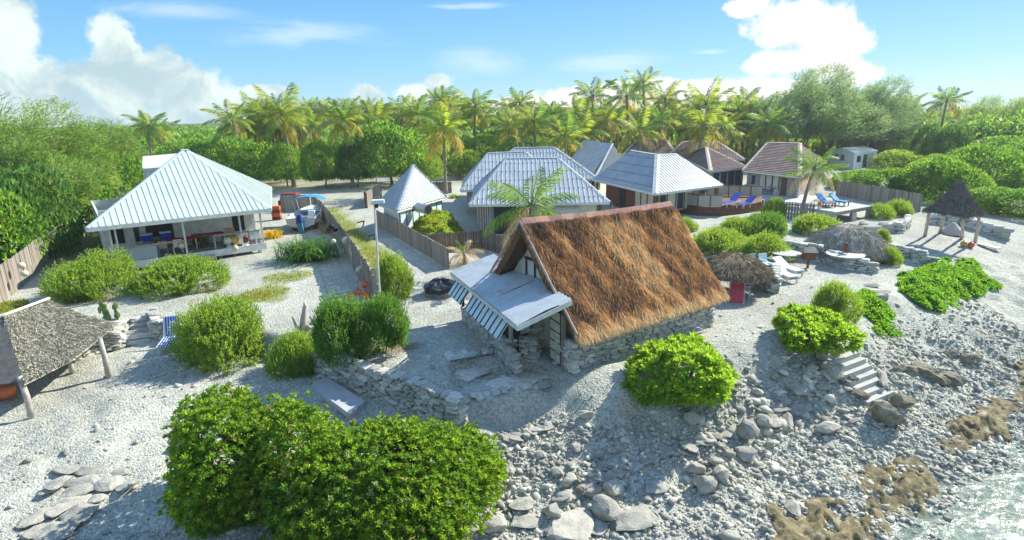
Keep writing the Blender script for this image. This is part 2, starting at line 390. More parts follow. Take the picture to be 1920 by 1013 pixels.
def vnoise(x, y, s=1.0, seed=0):
    "value noise on arrays, 0..1"
    x = np.asarray(x) / s; y = np.asarray(y) / s
    xi = np.floor(x).astype(np.int64); yi = np.floor(y).astype(np.int64); fx = x - xi; fy = y - yi
    fx = fx * fx * (3 - 2 * fx); fy = fy * fy * (3 - 2 * fy)
    def h(a, b):
        n = (a * 374761393 + b * 668265263 + seed * 974711) & 0x7fffffff
        n = ((n ^ (n >> 13)) * 1274126177) & 0x7fffffff
        return ((n ^ (n >> 16)) & 0xffff) / 65535.0
    return (h(xi, yi) * (1 - fx) + h(xi + 1, yi) * fx) * (1 - fy) + (h(xi, yi + 1) * (1 - fx) + h(xi + 1, yi + 1) * fx) * fy
def fbm(x, y, s=1.0, o=4, seed=0):
    r = 0; a = 0.5
    for k in range(o): r = r + a * vnoise(x, y, s / 2 ** k, seed + k); a *= 0.5
    return r / (1 - 0.5 ** o)
# ---------------------------------------------------------------- terrain
def P2(*l): return [(v.x, v.y, v.z) for v in (at(*q) for q in l)]
CTRL = P2((1100, 705, -.03), (1200, 680, 0), (1340, 620, 0), (1400, 640, -.05), (1450, 610, 0), (1560, 540, 0), (1620, 510, 0), (1700, 470, -.05), (1800, 440, -.05), (1850, 420, 0),
          (60, 720, -.88), (123, 690, -.85), (190, 665, -.85), (246, 645, -.85), (300, 660, -.85), (400, 700, -.9), (200, 740, -.9), (100, 800, -.95), (20, 900, -1.1), (350, 800, -1.0), (600, 725, -1.0), (550, 850, -1.2),
          (650, 740, -1.0), (760, 780, -1.0), (855, 815, -1.0), (250, 940, -1.25), (60, 1000, -1.35), (500, 1000, -1.5), (700, 1000, -1.7), (800, 900, -1.4),
          (880, 785, -1.0), (950, 772, -.95), (1022, 750, -.8), (1060, 725, -.25), (1060, 745, -.55), (1120, 735, -.3), (1180, 715, -.12), (950, 830, -1.2), (1050, 810, -1.1), (1150, 790, -.9), (1230, 745, -.5), (1280, 700, -.12), (1250, 800, -1.2), (1340, 720, -.55),
          (960, 900, -1.7), (1100, 880, -1.6), (1250, 880, -1.75), (1000, 980, -2.0), (1200, 970, -2.1), (1400, 900, -2.1), (1350, 790, -1.35), (1380, 700, -.6), (1440, 680, -.45), (1480, 640, -.12),
          (1480, 740, -1.4), (1560, 665, -.55), (1600, 705, -1.1), (1640, 750, -1.75), (1700, 800, -2.1), (1560, 820, -2.0), (1500, 900, -2.3), (1580, 625, -.2), (1640, 600, -.45), (1700, 640, -1.25), (1690, 570, -.25),
          (1780, 580, -.9), (1850, 560, -1.0), (1760, 500, -.25), (1850, 490, -.55), (1910, 470, -.6), (1900, 600, -1.7), (1800, 680, -1.75), (1900, 740, -2.3), (1800, 800, -2.4), (1700, 900, -2.6), (1600, 960, -2.6),
          (1500, 1000, -2.55), (1800, 900, -2.78), (1900, 850, -2.72), (1850, 980, -2.95), (1720, 1005, -2.85), (1350, 1000, -2.3))
CTRL += [(-30, 12, -1.0), (-50, 8, -1.2), (-20, 2, -1.8), (0, 0, -2.8), (12, 2, -3.2), (25, 8, -3.6), (34, 18, -3.2), (50, 25, -3.4), (80, 30, -4), (-60, -20, -3.5), (0, -30, -5), (60, 0, -5),
         (48, 42, -1.2), (42, 36, -1.3), (70, 55, -1.0), (110, 70, -1.2), (110, 50, -4)]
CP = np.array(CTRL)
def _tps(r2): return r2 * np.log(r2 + 1e-9) * 0.5
_n = len(CP); _d2 = ((CP[:, None, :2] - CP[None, :, :2]) ** 2).sum(-1)
_A = np.zeros((_n + 3, _n + 3)); _A[:_n, :_n] = _tps(_d2) + np.eye(_n) * 0.6; _A[:_n, _n] = 1; _A[:_n, _n+1:] = CP[:, :2]; _A[_n:, :_n] = _A[:_n, _n:].T
_w = np.linalg.solve(_A, np.concatenate([CP[:, 2], np.zeros(3)]))
def tps(x, y):
    r = np.full(x.shape, _w[_n]) + _w[_n+1] * x + _w[_n+2] * y
    for i in range(_n): r += _w[i] * _tps((x - CP[i, 0]) ** 2 + (y - CP[i, 1]) ** 2)
    return r
def sdist(x, y, poly):
    "signed distance to polygon, positive inside"
    poly = np.array([(p[0], p[1]) for p in poly], float); inside = np.zeros(x.shape, bool); best = np.full(x.shape, 1e18)
    for i in range(len(poly)):
        a, b = poly[i], poly[(i + 1) % len(poly)]; e = b - a
        t = np.clip(((x - a[0]) * e[0] + (y - a[1]) * e[1]) / max(1e-9, e @ e), 0, 1)
        best = np.minimum(best, (x - a[0] - t * e[0]) ** 2 + (y - a[1] - t * e[1]) ** 2)
        c = ((a[1] > y) != (b[1] > y)); 
        with np.errstate(divide='ignore', invalid='ignore'): xi = (b[0] - a[0]) * (y - a[1]) / (b[1] - a[1]) + a[0]
        inside ^= c & (x < xi)
    d = np.sqrt(best); return np.where(inside, d, -d)
WALL_A = [at(*q) for q in ((-60, 735, -.88), (46, 710, -.88), (123, 684, -.86), (190, 660, -.85), (226, 654, -.85), (247, 638, -.85))]
WALL_B = [at(*q) for q in ((283, 640, -.85), (345, 642, -.87), (420, 660, -.9))]
WALL_C = [at(*q) for q in ((590, 706, -1.0), (650, 730, -1.0), (760, 770, -1.0), (853, 812, -1.02))]
WALL_D = [at(*q) for q in ((862, 812, -1.02), (884, 786, -1.0), (950, 770, -.95), (1022, 747, -.85))]
UPPER = [(-80, 14), (-40, 16)] + WALL_A + [at(262, 612, -.4)] + WALL_B + [at(520, 680, -.95)] + WALL_C + [at(872, 728, -.35), at(868, 692, -.2), at(1003, 694, -.2), at(1060, 706), at(1180, 690), at(1340, 625), at(1400, 622), at(1465, 598), at(1560, 535), at(1640, 505),
         at(1700, 462), at(1800, 436), at(1850, 415), (44, 45), (70, 62), (120, 80), (2500, 300), (2500, 4000), (-2500, 4000), (-2500, 10)]
TERR = [at(*q) for q in ((858, 800, -.6), (884, 770, -.6), (950, 758, -.5), (1024, 738, -.5), (1014, 668, -.1), (836, 672, -.1), (842, 720, -.3))]
def ground_h(x, y):
    x = np.asarray(x, float); y = np.asarray(y, float)
    lo = np.clip(tps(x, y), -5, 0.12)
    far = (np.hypot(x, y) > 130) | (y < -35); lo = np.where(far, -5.0, lo)
    td = sdist(x, y, TERR); lo = np.where(td > -0.15, lo + (np.maximum(lo, -0.42) - lo) * np.clip((td + .15) / .3, 0, 1), lo)
    u = np.clip((sdist(x, y, UPPER) - 0.30) / 0.22, 0, 1)
    return lo * (1 - u)
def relief(x, y, h):
    s = np.clip(-h / 1.2, 0, 1); bank = np.clip((-h - .15) / .3, 0, 1) * np.clip((2.3 + h) / .4, 0, 1) * np.clip((x + 1) / 3, 0, 1)
    return (fbm(x, y, 1.6, 4, 3) - .5) * (0.10 + 0.32 * s) + (vnoise(x, y, .45, 9) - .5) * (0.03 + 0.14 * s) + bank * (np.abs(fbm(x * .8 + y * .5, y * .7 - x * .3, 1.9, 4, 14) - .5) - .12) * .9
def gz(x, y):
    x, y = np.array([float(x)]), np.array([float(y)]); h = ground_h(x, y); return float((h + relief(x, y, h))[0]) if math.hypot(x[0], y[0]) < 120 else float(h[0])
def ground_at(px, py):
    "where the ray through (px, py) meets the ground"
    z = 0.0
    for _ in range(14):
        p = at(px, py, z); z = 0.5 * z + 0.5 * gz(p.x, p.y)
    p = at(px, py, z); p.z = gz(p.x, p.y); return p
def axis(lo, hi, step, out, g=1.22):
    a = list(np.arange(lo, hi + 1e-6, step)); s = step; v = hi
    while v < out: s *= g; v += s; a.append(v)
    s = step; v = lo; b = []
    while v > -out: s *= g; v -= s; b.append(v)
    return np.array(b[::-1] + a)
gx = axis(-24, 30, 0.2, 3000); gy = axis(7, 34, 0.2, 3500)
GX, GY = np.meshgrid(gx, gy); GH = ground_h(GX, GY)
sea_d = np.clip(-GH / 1.2, 0, 1)
GH2 = GH + relief(GX, GY, GH)
GH2 = np.where(np.hypot(GX, GY) > 120, GH, GH2)
# colour of the ground itself: coral shingle, lawn, leaf litter, reef sand
C = np.empty(GX.shape + (3,)); C[:] = (0.45, 0.455, 0.39)
C *= (0.72 + 0.56 * fbm(GX, GY, 3.0, 5, 21))[..., None]
def paint(mask, col):
    global C
    m = np.clip(mask, 0, 1)[..., None]; C = C * (1 - m) + np.array(col) * m
nz = fbm(GX, GY, 0.9, 4, 5); nz2 = fbm(GX, GY, 6, 4, 6)
def blot(px, py, r, col, k=1.0, ry=None, th=0.5):
    p = ground_at(px, py); d = np.hypot((GX - p.x) / r, (GY - p.y) / (ry or r)); paint(k * np.clip((1.25 - d - (th - nz) * -1.6 - .35) * 2.2, 0, 1), col)
LAWN, LITTER, DAMP = (0.24, 0.27, 0.065), (0.25, 0.16, 0.09), (0.30, 0.30, 0.27)
wood = np.clip((GY - 78 + (nz2 - .5) * 30) / 10, 0, 1) * np.clip((220 - np.abs(GX)) / 60, 0.6, 1)
wood = np.maximum(wood, np.clip((-20 - GX - (GY - 40) * .35) / 4, 0, 1) * np.clip((GY - 30) / 6, 0, 1))
paint(wood * (0.35 + nz), (0.17, 0.17, 0.06)); paint(np.clip((np.hypot(GX, GY) - 105) / 30, 0, 1), (0.075, 0.11, 0.035)); paint(wood * np.clip(nz2 * 3 - 1.4, 0, 1), (0.26, 0.21, 0.12))
for q in ((540, 520, 1.6), (500, 548, 1.3), (470, 560, 1.2), (515, 560, 1.0), (590, 470, 1.4)): blot(*q, LAWN, .75)
def strip(pxs, w, col, k=0.9):
    pts = [ground_at(*q) for q in pxs]; d = np.full(GX.shape, 1e9)
    for a, b in zip(pts, pts[1:]):
        e = b - a; t = np.clip(((GX - a.x) * e.x + (GY - a.y) * e.y) / max(1e-6, e.x ** 2 + e.y ** 2), 0, 1)
        d = np.minimum(d, np.hypot(GX - a.x - t * e.x, GY - a.y - t * e.y))
    paint(k * np.clip((1.0 - d / w + (nz - .5) * 1.6) * 2.0, 0, 1), col)
strip([(612, 385), (640, 420), (680, 455), (715, 495), (735, 530)], 1.0, LAWN)
strip([(640, 372), (690, 380)], 1.5, (0.33, 0.33, 0.14), 0.6)
strip([(560, 352), (760, 352)], 5, (0.34, 0.29, 0.17), 0.7)
for q in ((390, 547, 1.3), (160, 562, 1.9), (735, 655, 1.1), (690, 690, .9), (470, 660, .8), (1265, 740, .8)): blot(*q, LITTER, .8)
for q in ((1890, 395, 7), (1800, 372, 6), (1760, 374, 6), (1850, 345, 9), (1600, 352, 5), (1662, 362, 5), (1905, 370, 8), (1700, 372, 4)): blot(*q, (0.13, 0.16, 0.05), .9)
for q in ((1300, 830, .8), (1190, 770, .6)): blot(*q, (0.36, 0.28, 0.17), .5)
wet = np.clip((-GH - 2.35) / 0.35, 0, 1); paint(wet * .7, (0.40, 0.40, 0.35)); paint(np.clip((-GH - 3.2), 0, 1) * .8, (0.22, 0.30, 0.27))
ny, nx = GX.shape; idx = np.arange(ny * nx).reshape(ny, nx)
F = np.stack([idx[:-1, :-1], idx[:-1, 1:], idx[1:, 1:], idx[1:, :-1]], -1).reshape(-1, 4)
me = np_mesh('ground', np.stack([GX, GY, GH2], -1).reshape(-1, 3), F, C.reshape(-1, 3), smooth=True)
gm = bpy.data.materials.new('coral_shingle'); gm.use_nodes = True; t = gm.node_tree; bs = t.nodes['Principled BSDF']
bs.inputs['Roughness'].default_value = 0.95; bs.inputs['Specular IOR Level'].default_value = 0.15
co = nd(t, 'ShaderNodeTexCoord'); a = nd(t, 'ShaderNodeAttribute', attribute_name='tint')
vo = nd(t, 'ShaderNodeTexVoronoi'); vo.inputs['Scale'].default_value = 13; t.links.new(co.outputs['Object'], vo.inputs['Vector'])
vf = nd(t, 'ShaderNodeTexVoronoi'); vf.inputs['Scale'].default_value = 34; t.links.new(co.outputs['Object'], vf.inputs['Vector'])
sc_ = nd(t, 'ShaderNodeSeparateColor'); t.links.new(vo.outputs['Color'], sc_.inputs[0])
sc2 = nd(t, 'ShaderNodeSeparateColor'); t.links.new(vf.outputs['Color'], sc2.inputs[0])
val = ma(t, 'ADD', ma(t, 'MULTIPLY', sc_.outputs[0], 0.42), ma(t, 'MULTIPLY_ADD', sc2.outputs[0], 0.5, 0.5))
val = ma(t, 'MULTIPLY', val, ma(t, 'MULTIPLY_ADD', noise(t, co.outputs['Object'], 1.3, 5, 0.65), 0.5, 0.72))
h = nd(t, 'ShaderNodeHueSaturation'); t.links.new(a.outputs['Color'], h.inputs['Color']); t.links.new(val, h.inputs['Value']); t.links.new(h.outputs[0], bs.inputs['Base Color'])
b = nd(t, 'ShaderNodeBump'); b.inputs['Strength'].default_value = 0.85; b.inputs['Distance'].default_value = 0.06
t.links.new(ma(t, 'ADD', ma(t, 'MULTIPLY', vo.outputs['Distance'], -0.8), ma(t, 'ADD', ma(t, 'MULTIPLY', vf.outputs['Distance'], -0.35), noise(t, co.outputs['Object'], 9, 6, 0.7))), b.inputs['Height']); t.links.new(b.outputs[0], bs.inputs['Normal'])
ground = link('ground', me, gm, kind='structure'); tag(ground, 'pale coral shingle ground sloping from the gardens to the beach', 'ground')

# ---------------------------------------------------------------- water
wm = bpy.data.materials.new('lagoon_water'); wm.use_nodes = True; t = wm.node_tree; t.nodes.clear()
o_ = nd(t, 'ShaderNodeOutputMaterial'); tp = nd(t, 'ShaderNodeBsdfTransparent'); tp.inputs[0].default_value = (0.80, 0.93, 0.88, 1)
gl = nd(t, 'ShaderNodeBsdfPrincipled'); gl.inputs['Roughness'].default_value = 0.22; gl.inputs['Base Color'].default_value = (0.24, 0.30, 0.25, 1)
co = nd(t, 'ShaderNodeTexCoord')
bb = nd(t, 'ShaderNodeBump'); bb.inputs['Strength'].default_value = 0.5; bb.inputs['Distance'].default_value = 0.12
t.links.new(noise(t, co.outputs['Object'], 2.2, 6, 0.6, 0.6), bb.inputs['Height']); t.links.new(bb.outputs[0], gl.inputs['Normal'])
foam = nd(t, 'ShaderNodeBsdfDiffuse'); foam.inputs[0].default_value = (0.62, 0.65, 0.63, 1)
m1 = nd(t, 'ShaderNodeMixShader'); m1.inputs[0].default_value = 0.42; t.links.new(tp.outputs[0], m1.inputs[1]); t.links.new(gl.outputs[0], m1.inputs[2])
m2 = nd(t, 'ShaderNodeMixShader'); t.links.new(sstep(t, noise(t, co.outputs['Object'], 0.9, 5, 0.6, 1.2), 0.55, 0.85), m2.inputs[0]); t.links.new(m1.outputs[0], m2.inputs[1]); t.links.new(foam.outputs[0], m2.inputs[2])
t.links.new(m2.outputs[0], o_.inputs[0])
wb = MB(); wb.poly([(4, -40, -2.72), (3000, -40, -2.72), (3000, 220, -2.72), (60, 34, -2.72), (20, 26, -2.72), (9, 12, -2.72), (4, 6, -2.72)])
water = link('water', wb.mesh('water'), wm, kind='structure'); tag(water, 'shallow clear water lapping over the reef at the shore', 'water')

# ---------------------------------------------------------------- stones
def stone_mesh(name, seed, flat=1.0, sub=2, rough=0.13, roundness=0.4):
    r = np.random.default_rng(seed); k = sub + 1; V = []; ix = {}
    for i in range(k):
        for j in range(k):
            for l in range(k):
                if 0 in (i, j, l) or sub in (i, j, l):
                    p = np.array([i, j, l]) / sub * 2 - 1; q = p / np.linalg.norm(p) * 1.05
                    ix[(i, j, l)] = len(V); V.append(p * (1 - roundness) + q * roundness + r.normal(size=3) * rough)
    F = []
    for ax in range(3):
        for s in (0, sub):
            for u in range(sub):
                for v in range(sub):
                    c = []
                    for du, dv in ((0, 0), (1, 0), (1, 1), (0, 1)):
                        key = [0, 0, 0]; key[ax] = s; key[(ax + 1) % 3] = u + du; key[(ax + 2) % 3] = v + dv; c.append(ix[tuple(key)])
                    F.append(tuple(c if s else c[::-1]))
    me = bpy.data.meshes.new(name); me.from_pydata([tuple(v * (1, 1, flat) * 0.5) for v in V], [], F); me.update(); return me
STONES = [stone_mesh('wall_stone', 100 + k) for k in range(10)]
for m_ in STONES: m_.materials.append(coral_stone)
def dry_wall(name, label, base, heights, courses_h=0.11, slen=(0.22, 0.5), depth=0.34, limit=300, batter=0.12, seed=1, cat='stone wall', z_of=None, cap=True):
    "dry-stone wall: every stone laid on its own along the polyline"
    r = random.Random(seed); c = base[len(base) // 2]
    th = thing(name, label, cat, (c[0], c[1], min(p[2] for p in base)))
    L = [0]
    for a, b in zip(base, base[1:]): L.append(L[-1] + (Vector(b) - Vector(a)).length)
    def pos(s):
        for i in range(len(base) - 1):
            if s <= L[i + 1] or i == len(base) - 2:
                f = (s - L[i]) / max(1e-6, L[i + 1] - L[i]); a, b = Vector(base[i]), Vector(base[i + 1]); d = (b - a); d.z = 0; d.normalize()
                hh = heights[i] + (heights[i + 1] - heights[i]) * f
                return a + (b - a) * f, d, hh
    core = MB(); n = max(2, int(L[-1] / 0.4))
    for i in range(n):
        (a, d, h1), (b, _, h2) = pos(L[-1] * i / n), pos(L[-1] * (i + 1) / n); nrm = Vector((-d.y, d.x, 0)); q = nrm * .10; w = nrm * (depth * .85)
        core.hexa([a + q - Vector((0, 0, .2)), b + q - Vector((0, 0, .2)), b + w - Vector((0, 0, .2)), a + w - Vector((0, 0, .2))], [a + q * 1.8 + Vector((0, 0, h1 - .17)), b + q * 1.8 + Vector((0, 0, h2 - .17)), b + w + Vector((0, 0, h2 - .17)), a + w + Vector((0, 0, h1 - .17))])
    part('wall_core', core, wall_gap, th)
    n = 0; row = 0; z = -0.03; hmax = max(heights)
    est = sum((L[i + 1] - L[i]) * (heights[i] + heights[i + 1]) / 2 for i in range(len(base) - 1)) / (courses_h * (slen[0] + slen[1]) / 2)
    g = max(1.0, math.sqrt(est * 1.12 / limit)); ch = courses_h * g; sl = (slen[0] * g, slen[1] * g)
    while z < hmax and n < limit:
        s = -r.random() * 0.2; hc = ch * r.uniform(0.8, 1.2)
        while s < L[-1] and n < limit:
            ln = r.uniform(*sl); sc_ = min(max(s + ln / 2, 0), L[-1]); p, d, h_ = pos(sc_)
            if z < h_ - hc * 0.3:
                nrm = Vector((-d.y, d.x, 0)); top = z + hc > h_ - hc * .4
                q = p + nrm * (depth * .42 + batter * (z / max(.3, hmax)) + r.uniform(-.05, .05)) + Vector((0, 0, z + hc / 2 + r.uniform(-.015, .015)))
                link('stone', STONES[r.randrange(10)], None, th, q - th.location, (r.uniform(-.1, .1), r.uniform(-.1, .1), math.atan2(d.y, d.x) + r.uniform(-.13, .13)),
                     (ln * r.uniform(.90, 1.02), depth * r.uniform(.75, 1.2) * (1.15 if top else 1), hc * r.uniform(.95, 1.1)))
                n += 1
            s += ln
        z += hc * .96; row += 1
    return th
def boulder_mesh(seed, flat=0.7, cuts=7, sub=3, amp=0.10):
    import bmesh
    bm = bmesh.new(); bmesh.ops.create_icosphere(bm, subdivisions=sub, radius=1.0)
    V = np.array([v.co[:] for v in bm.verts]); r = np.random.default_rng(seed)
    N = unit(r.normal(size=(cuts + 4, 3))); dd = r.uniform(.42, .80, cuts + 4)
    for nn, d in zip(N, dd):
        over = np.maximum(0, V @ nn - d); V -= over[:, None] * nn
    nn_ = np.zeros(len(V))
    for k in range(3):
        f = 2.2 * 2 ** k; ph = r.uniform(0, 9, 3); nn_ += (np.sin(V[:, 0] * f + ph[0]) * np.sin(V[:, 1] * f * 1.13 + ph[1]) * np.sin(V[:, 2] * f * .91 + ph[2])) * amp / 1.9 ** k
    V += unit(V) * nn_[:, None] * .6 + r.normal(size=V.shape) * amp * .09
    V[:, 2] *= flat; V /= (V.max(0) - V.min(0))
    V[:, 2] -= V[:, 2].min()
    for v, q in zip(bm.verts, V): v.co = q
    me = bpy.data.meshes.new('boulder'); bm.to_mesh(me); bm.free(); return me
BOULDERS = [boulder_mesh(s) for s in range(9)]; SLABS = [boulder_mesh(40 + s, .3, 9) for s in range(5)]
LICHEN = [boulder_mesh(60 + s, .8, 4, 3, .30) for s in range(5)]
for m_ in BOULDERS + SLABS: m_.materials.append(boulder_mat)
for m_ in LICHEN: m_.materials.append(lichen_mat)
def boulder(px, py, w, h, label, kind='b', group='boulders along the shore', tilt=0.12, rz=None, seed=None, flat=None):
    r = random.Random(seed if seed is not None else int(px * 7 + py)); p = ground_at(px, py + h * 0.35)
    dist = (p - Vector((0, 0, CAM_H))).length; W_ = w / 1080 * dist; Ht = h / 1080 * dist
    me = r.choice({'b': BOULDERS, 's': SLABS, 'l': LICHEN}[kind])
    hz = {'b': .80, 's': .42, 'l': .85}[kind] * Ht if flat is None else flat * Ht
    dp = Ht * {'b': 1.0, 's': 1.5, 'l': 1.1}[kind]
    o = link({'b': 'boulder', 's': 'flat_rock', 'l': 'weathered_rock'}[kind], me, None, None, p - Vector((0, 0, hz * .12)), (r.uniform(-tilt, tilt), r.uniform(-tilt, tilt), r.uniform(-.5, .5) if rz is None else rz), (W_, max(.2 * W_, dp), hz))
    return tag(o, label, 'rock', group)
# ---------------------------------------------------------------- retaining walls, rocks, steps
dry_wall('stone_wall', 'low dry stone retaining wall under the grey thatch shelter with leaning posts', WALL_A[1:], [.45, .6, .72, .85, .95], seed=2)
dry_wall('stone_wall', 'short dry stone wall behind the striped sunbed and right of the stone steps', [at(280, 600, -.3)] + WALL_B, [.5, .95, .9, .8], seed=3)
dry_wall('stone_wall', 'long dry stone retaining wall above the grey concrete slab', WALL_C, [.95, 1.05, 1.08, 1.1], seed=4, depth=.4, courses_h=.12)
dry_wall('stone_wall', 'curved dry stone wall in shade round the sandy pocket below the flagstones', WALL_D, [1.05, .75, .62, .45], seed=5, depth=.38)
dry_wall('stone_wall', 'shaded dry stone wall holding the corner of the white lean-to', [at(*q) for q in ((846, 692, -.42), (918, 686, -.42), (930, 688, -.42), (1004, 692, -.42), (1016, 668, -.3))], [.45, .55, 1.02, 1.08, .95], seed=6, limit=260, depth=.5)
th = thing('flagstone_terrace', 'shaded terrace of grey flagstones between the two curved stone walls', 'terrace', tuple(at(940, 715, -.42)))
r = random.Random(5)
for k in range(26):
    p = ground_at(872 + 146 * ((k * .382) % 1), 697 + 34 * ((k * .618 + .2) % 1))
    link('flagstone', STONES[k % 10], None, th, p - th.location + Vector((0, 0, .02 + .002 * k)), (r.uniform(-.03, .03), r.uniform(-.03, .03), r.uniform(0, 3)), (r.uniform(.6, 1.05), r.uniform(.5, .8), .10))
th = thing('stone_steps', 'short flight of dark flagstone steps between the two low walls', 'steps', tuple(at(262, 630, -.7)))
for k in range(5):
    p = at(258 + k * 3, 641 - k * 11, -.82 + k * .17)
    link('tread', STONES[k], None, th, p - th.location, (0, 0, .25 + .1 * k), (1.05, .55, .2))

seat = at(870, 668, 0)
solo('flat_stone', MB().hexa([at(843, 676, .02), at(893, 668, .02), at(896, 658, .02), at(860, 660, .02)], [at(843, 676, .12), at(893, 668, .13), at(896, 658, .13), at(860, 660, .12)]), coral_stone, 'pale flat stone lying on the shaded gravel by the lean-to wall', 'stone')
# boulders the photograph shows singly
BL = [
 (1068, 975, 82, 62, 'largest grey slab, triangular and leaning, in the row of rocks at the beach foot', 's'),
 (1127, 948, 50, 44, 'blocky pale boulder sitting right of the leaning triangular slab', 'b'),
 (1120, 982, 44, 26, 'flat rock tucked below the blocky pale boulder', 's'),
 (1188, 962, 78, 36, 'long narrow rock slab lying aslant at the right end of the row', 's'),
 (990, 968, 62, 24, 'long flat slab at the left end of the row of rocks', 's'),
 (982, 938, 46, 28, 'square-edged slab above the long flat slab', 's'),
 (1034, 957, 36, 30, 'rounded rock left of the leaning triangular slab', 'b'),
 (872, 990, 58, 32, 'rock half under the right edge of the biggest bush', 'b'),
 (922, 980, 46, 36, 'tilted rock between the biggest bush and the long flat slab', 'b'),
 (1110, 920, 40, 22, 'knobbly rock above the blocky pale boulder', 'b'),
 (1152, 914, 38, 28, 'white angular rock catching the sun above the long narrow slab', 'b'),
 (1085, 920, 24, 28, 'upright brownish rock beside the knobbly rock', 'l'),
 (1064, 898, 32, 28, 'wedge of pale stone standing above the brownish upright rock', 'b'),
 (1113, 896, 26, 14, 'small shaded slab behind the knobbly rock', 's'),
 (1230, 905, 44, 22, 'smooth grey rock in the blue shade of the round bush', 's'),
 (1300, 878, 36, 24, 'tan angular block at the top of a cluster of three', 'b'),
 (1318, 903, 42, 36, 'cracked grey boulder in the middle of a cluster of three', 'b'),
 (1350, 890, 26, 34, 'tall narrow boulder at the right of a cluster of three', 'b'),
 (1397, 850, 38, 26, 'smooth oval boulder beyond the cluster of three', 'b'),
 (1362, 850, 28, 16, 'small smooth rock touching the oval boulder', 'b'),
 (1340, 864, 28, 18, 'low pitted rock between the oval boulder and the cluster of three', 'b'),
 (1396, 800, 36, 44, 'tall jagged blue-grey rock standing on the shingle', 'b'),
 (1428, 790, 26, 28, 'squat rock right behind the tall jagged one', 'b'),
 (1447, 783, 30, 22, 'dark flat rock leaning on the squat rock', 's'),
 (1472, 775, 24, 42, 'thin upright slab pointing up the bank', 's'),
 (1450, 764, 48, 16, 'broad pale slab capping the rocks on the bank', 's'),
 (1550, 802, 46, 26, 'pale boulder alone on the shingle below the concrete steps', 'b'),
 (1655, 772, 46, 46, 'big brown weathered rock at the foot of the concrete steps', 'l'),
 (1693, 755, 32, 32, 'smaller brown weathered rock right of the steps', 'l'),
 (1097, 777, 28, 20, 'white stone alone on the slope below the door', 'b'),
 (1072, 795, 22, 14, 'low stone just below the white stone on the slope', 'b'),
 (1010, 852, 20, 18, 'pale stone on the shingle right of the biggest bush', 'b'),
 (1080, 838, 18, 18, 'upright pebble-grey stone in the middle of the slope', 'b'),
 (1040, 884, 22, 20, 'holed pale stone above the row of rocks', 'b'),
 (1488, 945, 20, 34, 'thin tan slab stuck in the shingle near the reef', 's'),
 (1362, 1003, 36, 26, 'pale boulder cut by the bottom of the picture', 'b'),
 (1682, 694, 32, 16, 'left end stone of the brown rock row on the beach', 'l'),
 (1705, 694, 34, 20, 'second stone of the brown rock row on the beach', 'l'),
 (1733, 697, 42, 26, 'largest stone of the brown rock row on the beach', 'l'),
 (1758, 712, 32, 22, 'stone below the largest of the brown rock row', 'l'),
 (1786, 712, 38, 24, 'right end stone of the brown rock row on the beach', 'l'),
 (1784, 663, 26, 15, 'small dark rock on the open shingle', 'l'),
 (1826, 672, 38, 17, 'low dark rock right of the small dark rock', 'l'),
 (1655, 702, 14, 32, 'thin upright rock at the right edge of the steps', 's'),
 (1340, 722, 40, 46, 'white boulder under the right side of the round bush', 'b'),
 (1295, 782, 30, 36, 'white boulder below the round bush', 'b'),
 (1560, 695, 34, 34, 'wedge-shaped rock against the left edge of the steps', 'b'),
 (1590, 712, 34, 24, 'pitted rock left of the middle steps', 'l'),
 (1610, 740, 32, 20, 'dark pitted rock left of the lowest step', 'l'),
 (1520, 690, 24, 22, 'smooth grey rock in the rubble bank', 'b'),
 (1495, 722, 40, 26, 'large shaded slab on the rubble bank', 's'),
 (1635, 532, 26, 12, 'white flat stone at the top of the bank below the creeper', 's'),
 (1655, 545, 30, 14, 'white flat stone lower on the bank below the creeper', 's'),
 (1650, 558, 24, 14, 'grey stone under the white flat stones', 'b'),
]
for q in BL: boulder(*q)
for (x, y, w, h), s in zip([(125, 878, 42, 15), (168, 878, 42, 15), (160, 898, 50, 18), (113, 900, 28, 26), (150, 914, 46, 18), (205, 902, 36, 24), (240, 907, 28, 20), (142, 936, 50, 18), (112, 952, 24, 22), (76, 962, 26, 32), (152, 955, 40, 26), (108, 990, 44, 28), (70, 992, 22, 22), (92, 918, 22, 16), (226, 882, 28, 12), (185, 930, 22, 14)],
    ['far left flat stone in the top row', 'second flat stone in the top row', 'broad oval flat stone', 'square upright stone at the left rim', 'long flat stone in the middle', 'tilted flat stone with a long shadow', 'right end stone', 'broad pale stone below the middle', 'small square stone', 'shaded stone at the left rim', 'brown-edged stone', 'large pale stone at the bottom', 'round stone at the bottom left', 'small dark stone at the left rim', 'thin flat stone at the right of the top row', 'small stone in the middle']):
    boulder(x, y, w, h, s + ' of the stone patch at bottom left', 's', 'flat stones of the stone patch')
MARKS = [(1068, 975, 'the largest triangular slab'), (1188, 962, 'the long narrow slab'), (990, 968, 'the long flat slab'), (1152, 914, 'the white angular rock'), (1300, 878, 'the tan angular block'), (1350, 890, 'the tall narrow boulder'), (1397, 850, 'the smooth oval boulder'), (1396, 800, 'the tall jagged rock'), (1472, 775, 'the thin upright slab'), (1550, 802, 'the pale boulder alone on the shingle'),
 (1655, 772, 'the big brown weathered rock'), (1097, 777, 'the white stone on the slope'), (1040, 884, 'the holed pale stone'), (1080, 838, 'the upright stone in mid slope'), (1010, 852, 'the stone by the biggest bush'), (1295, 782, 'the white boulder below the round bush'), (1230, 905, 'the smooth shaded grey rock'), (1495, 722, 'the large shaded slab'), (1450, 764, 'the broad pale capping slab')]
USED = set()
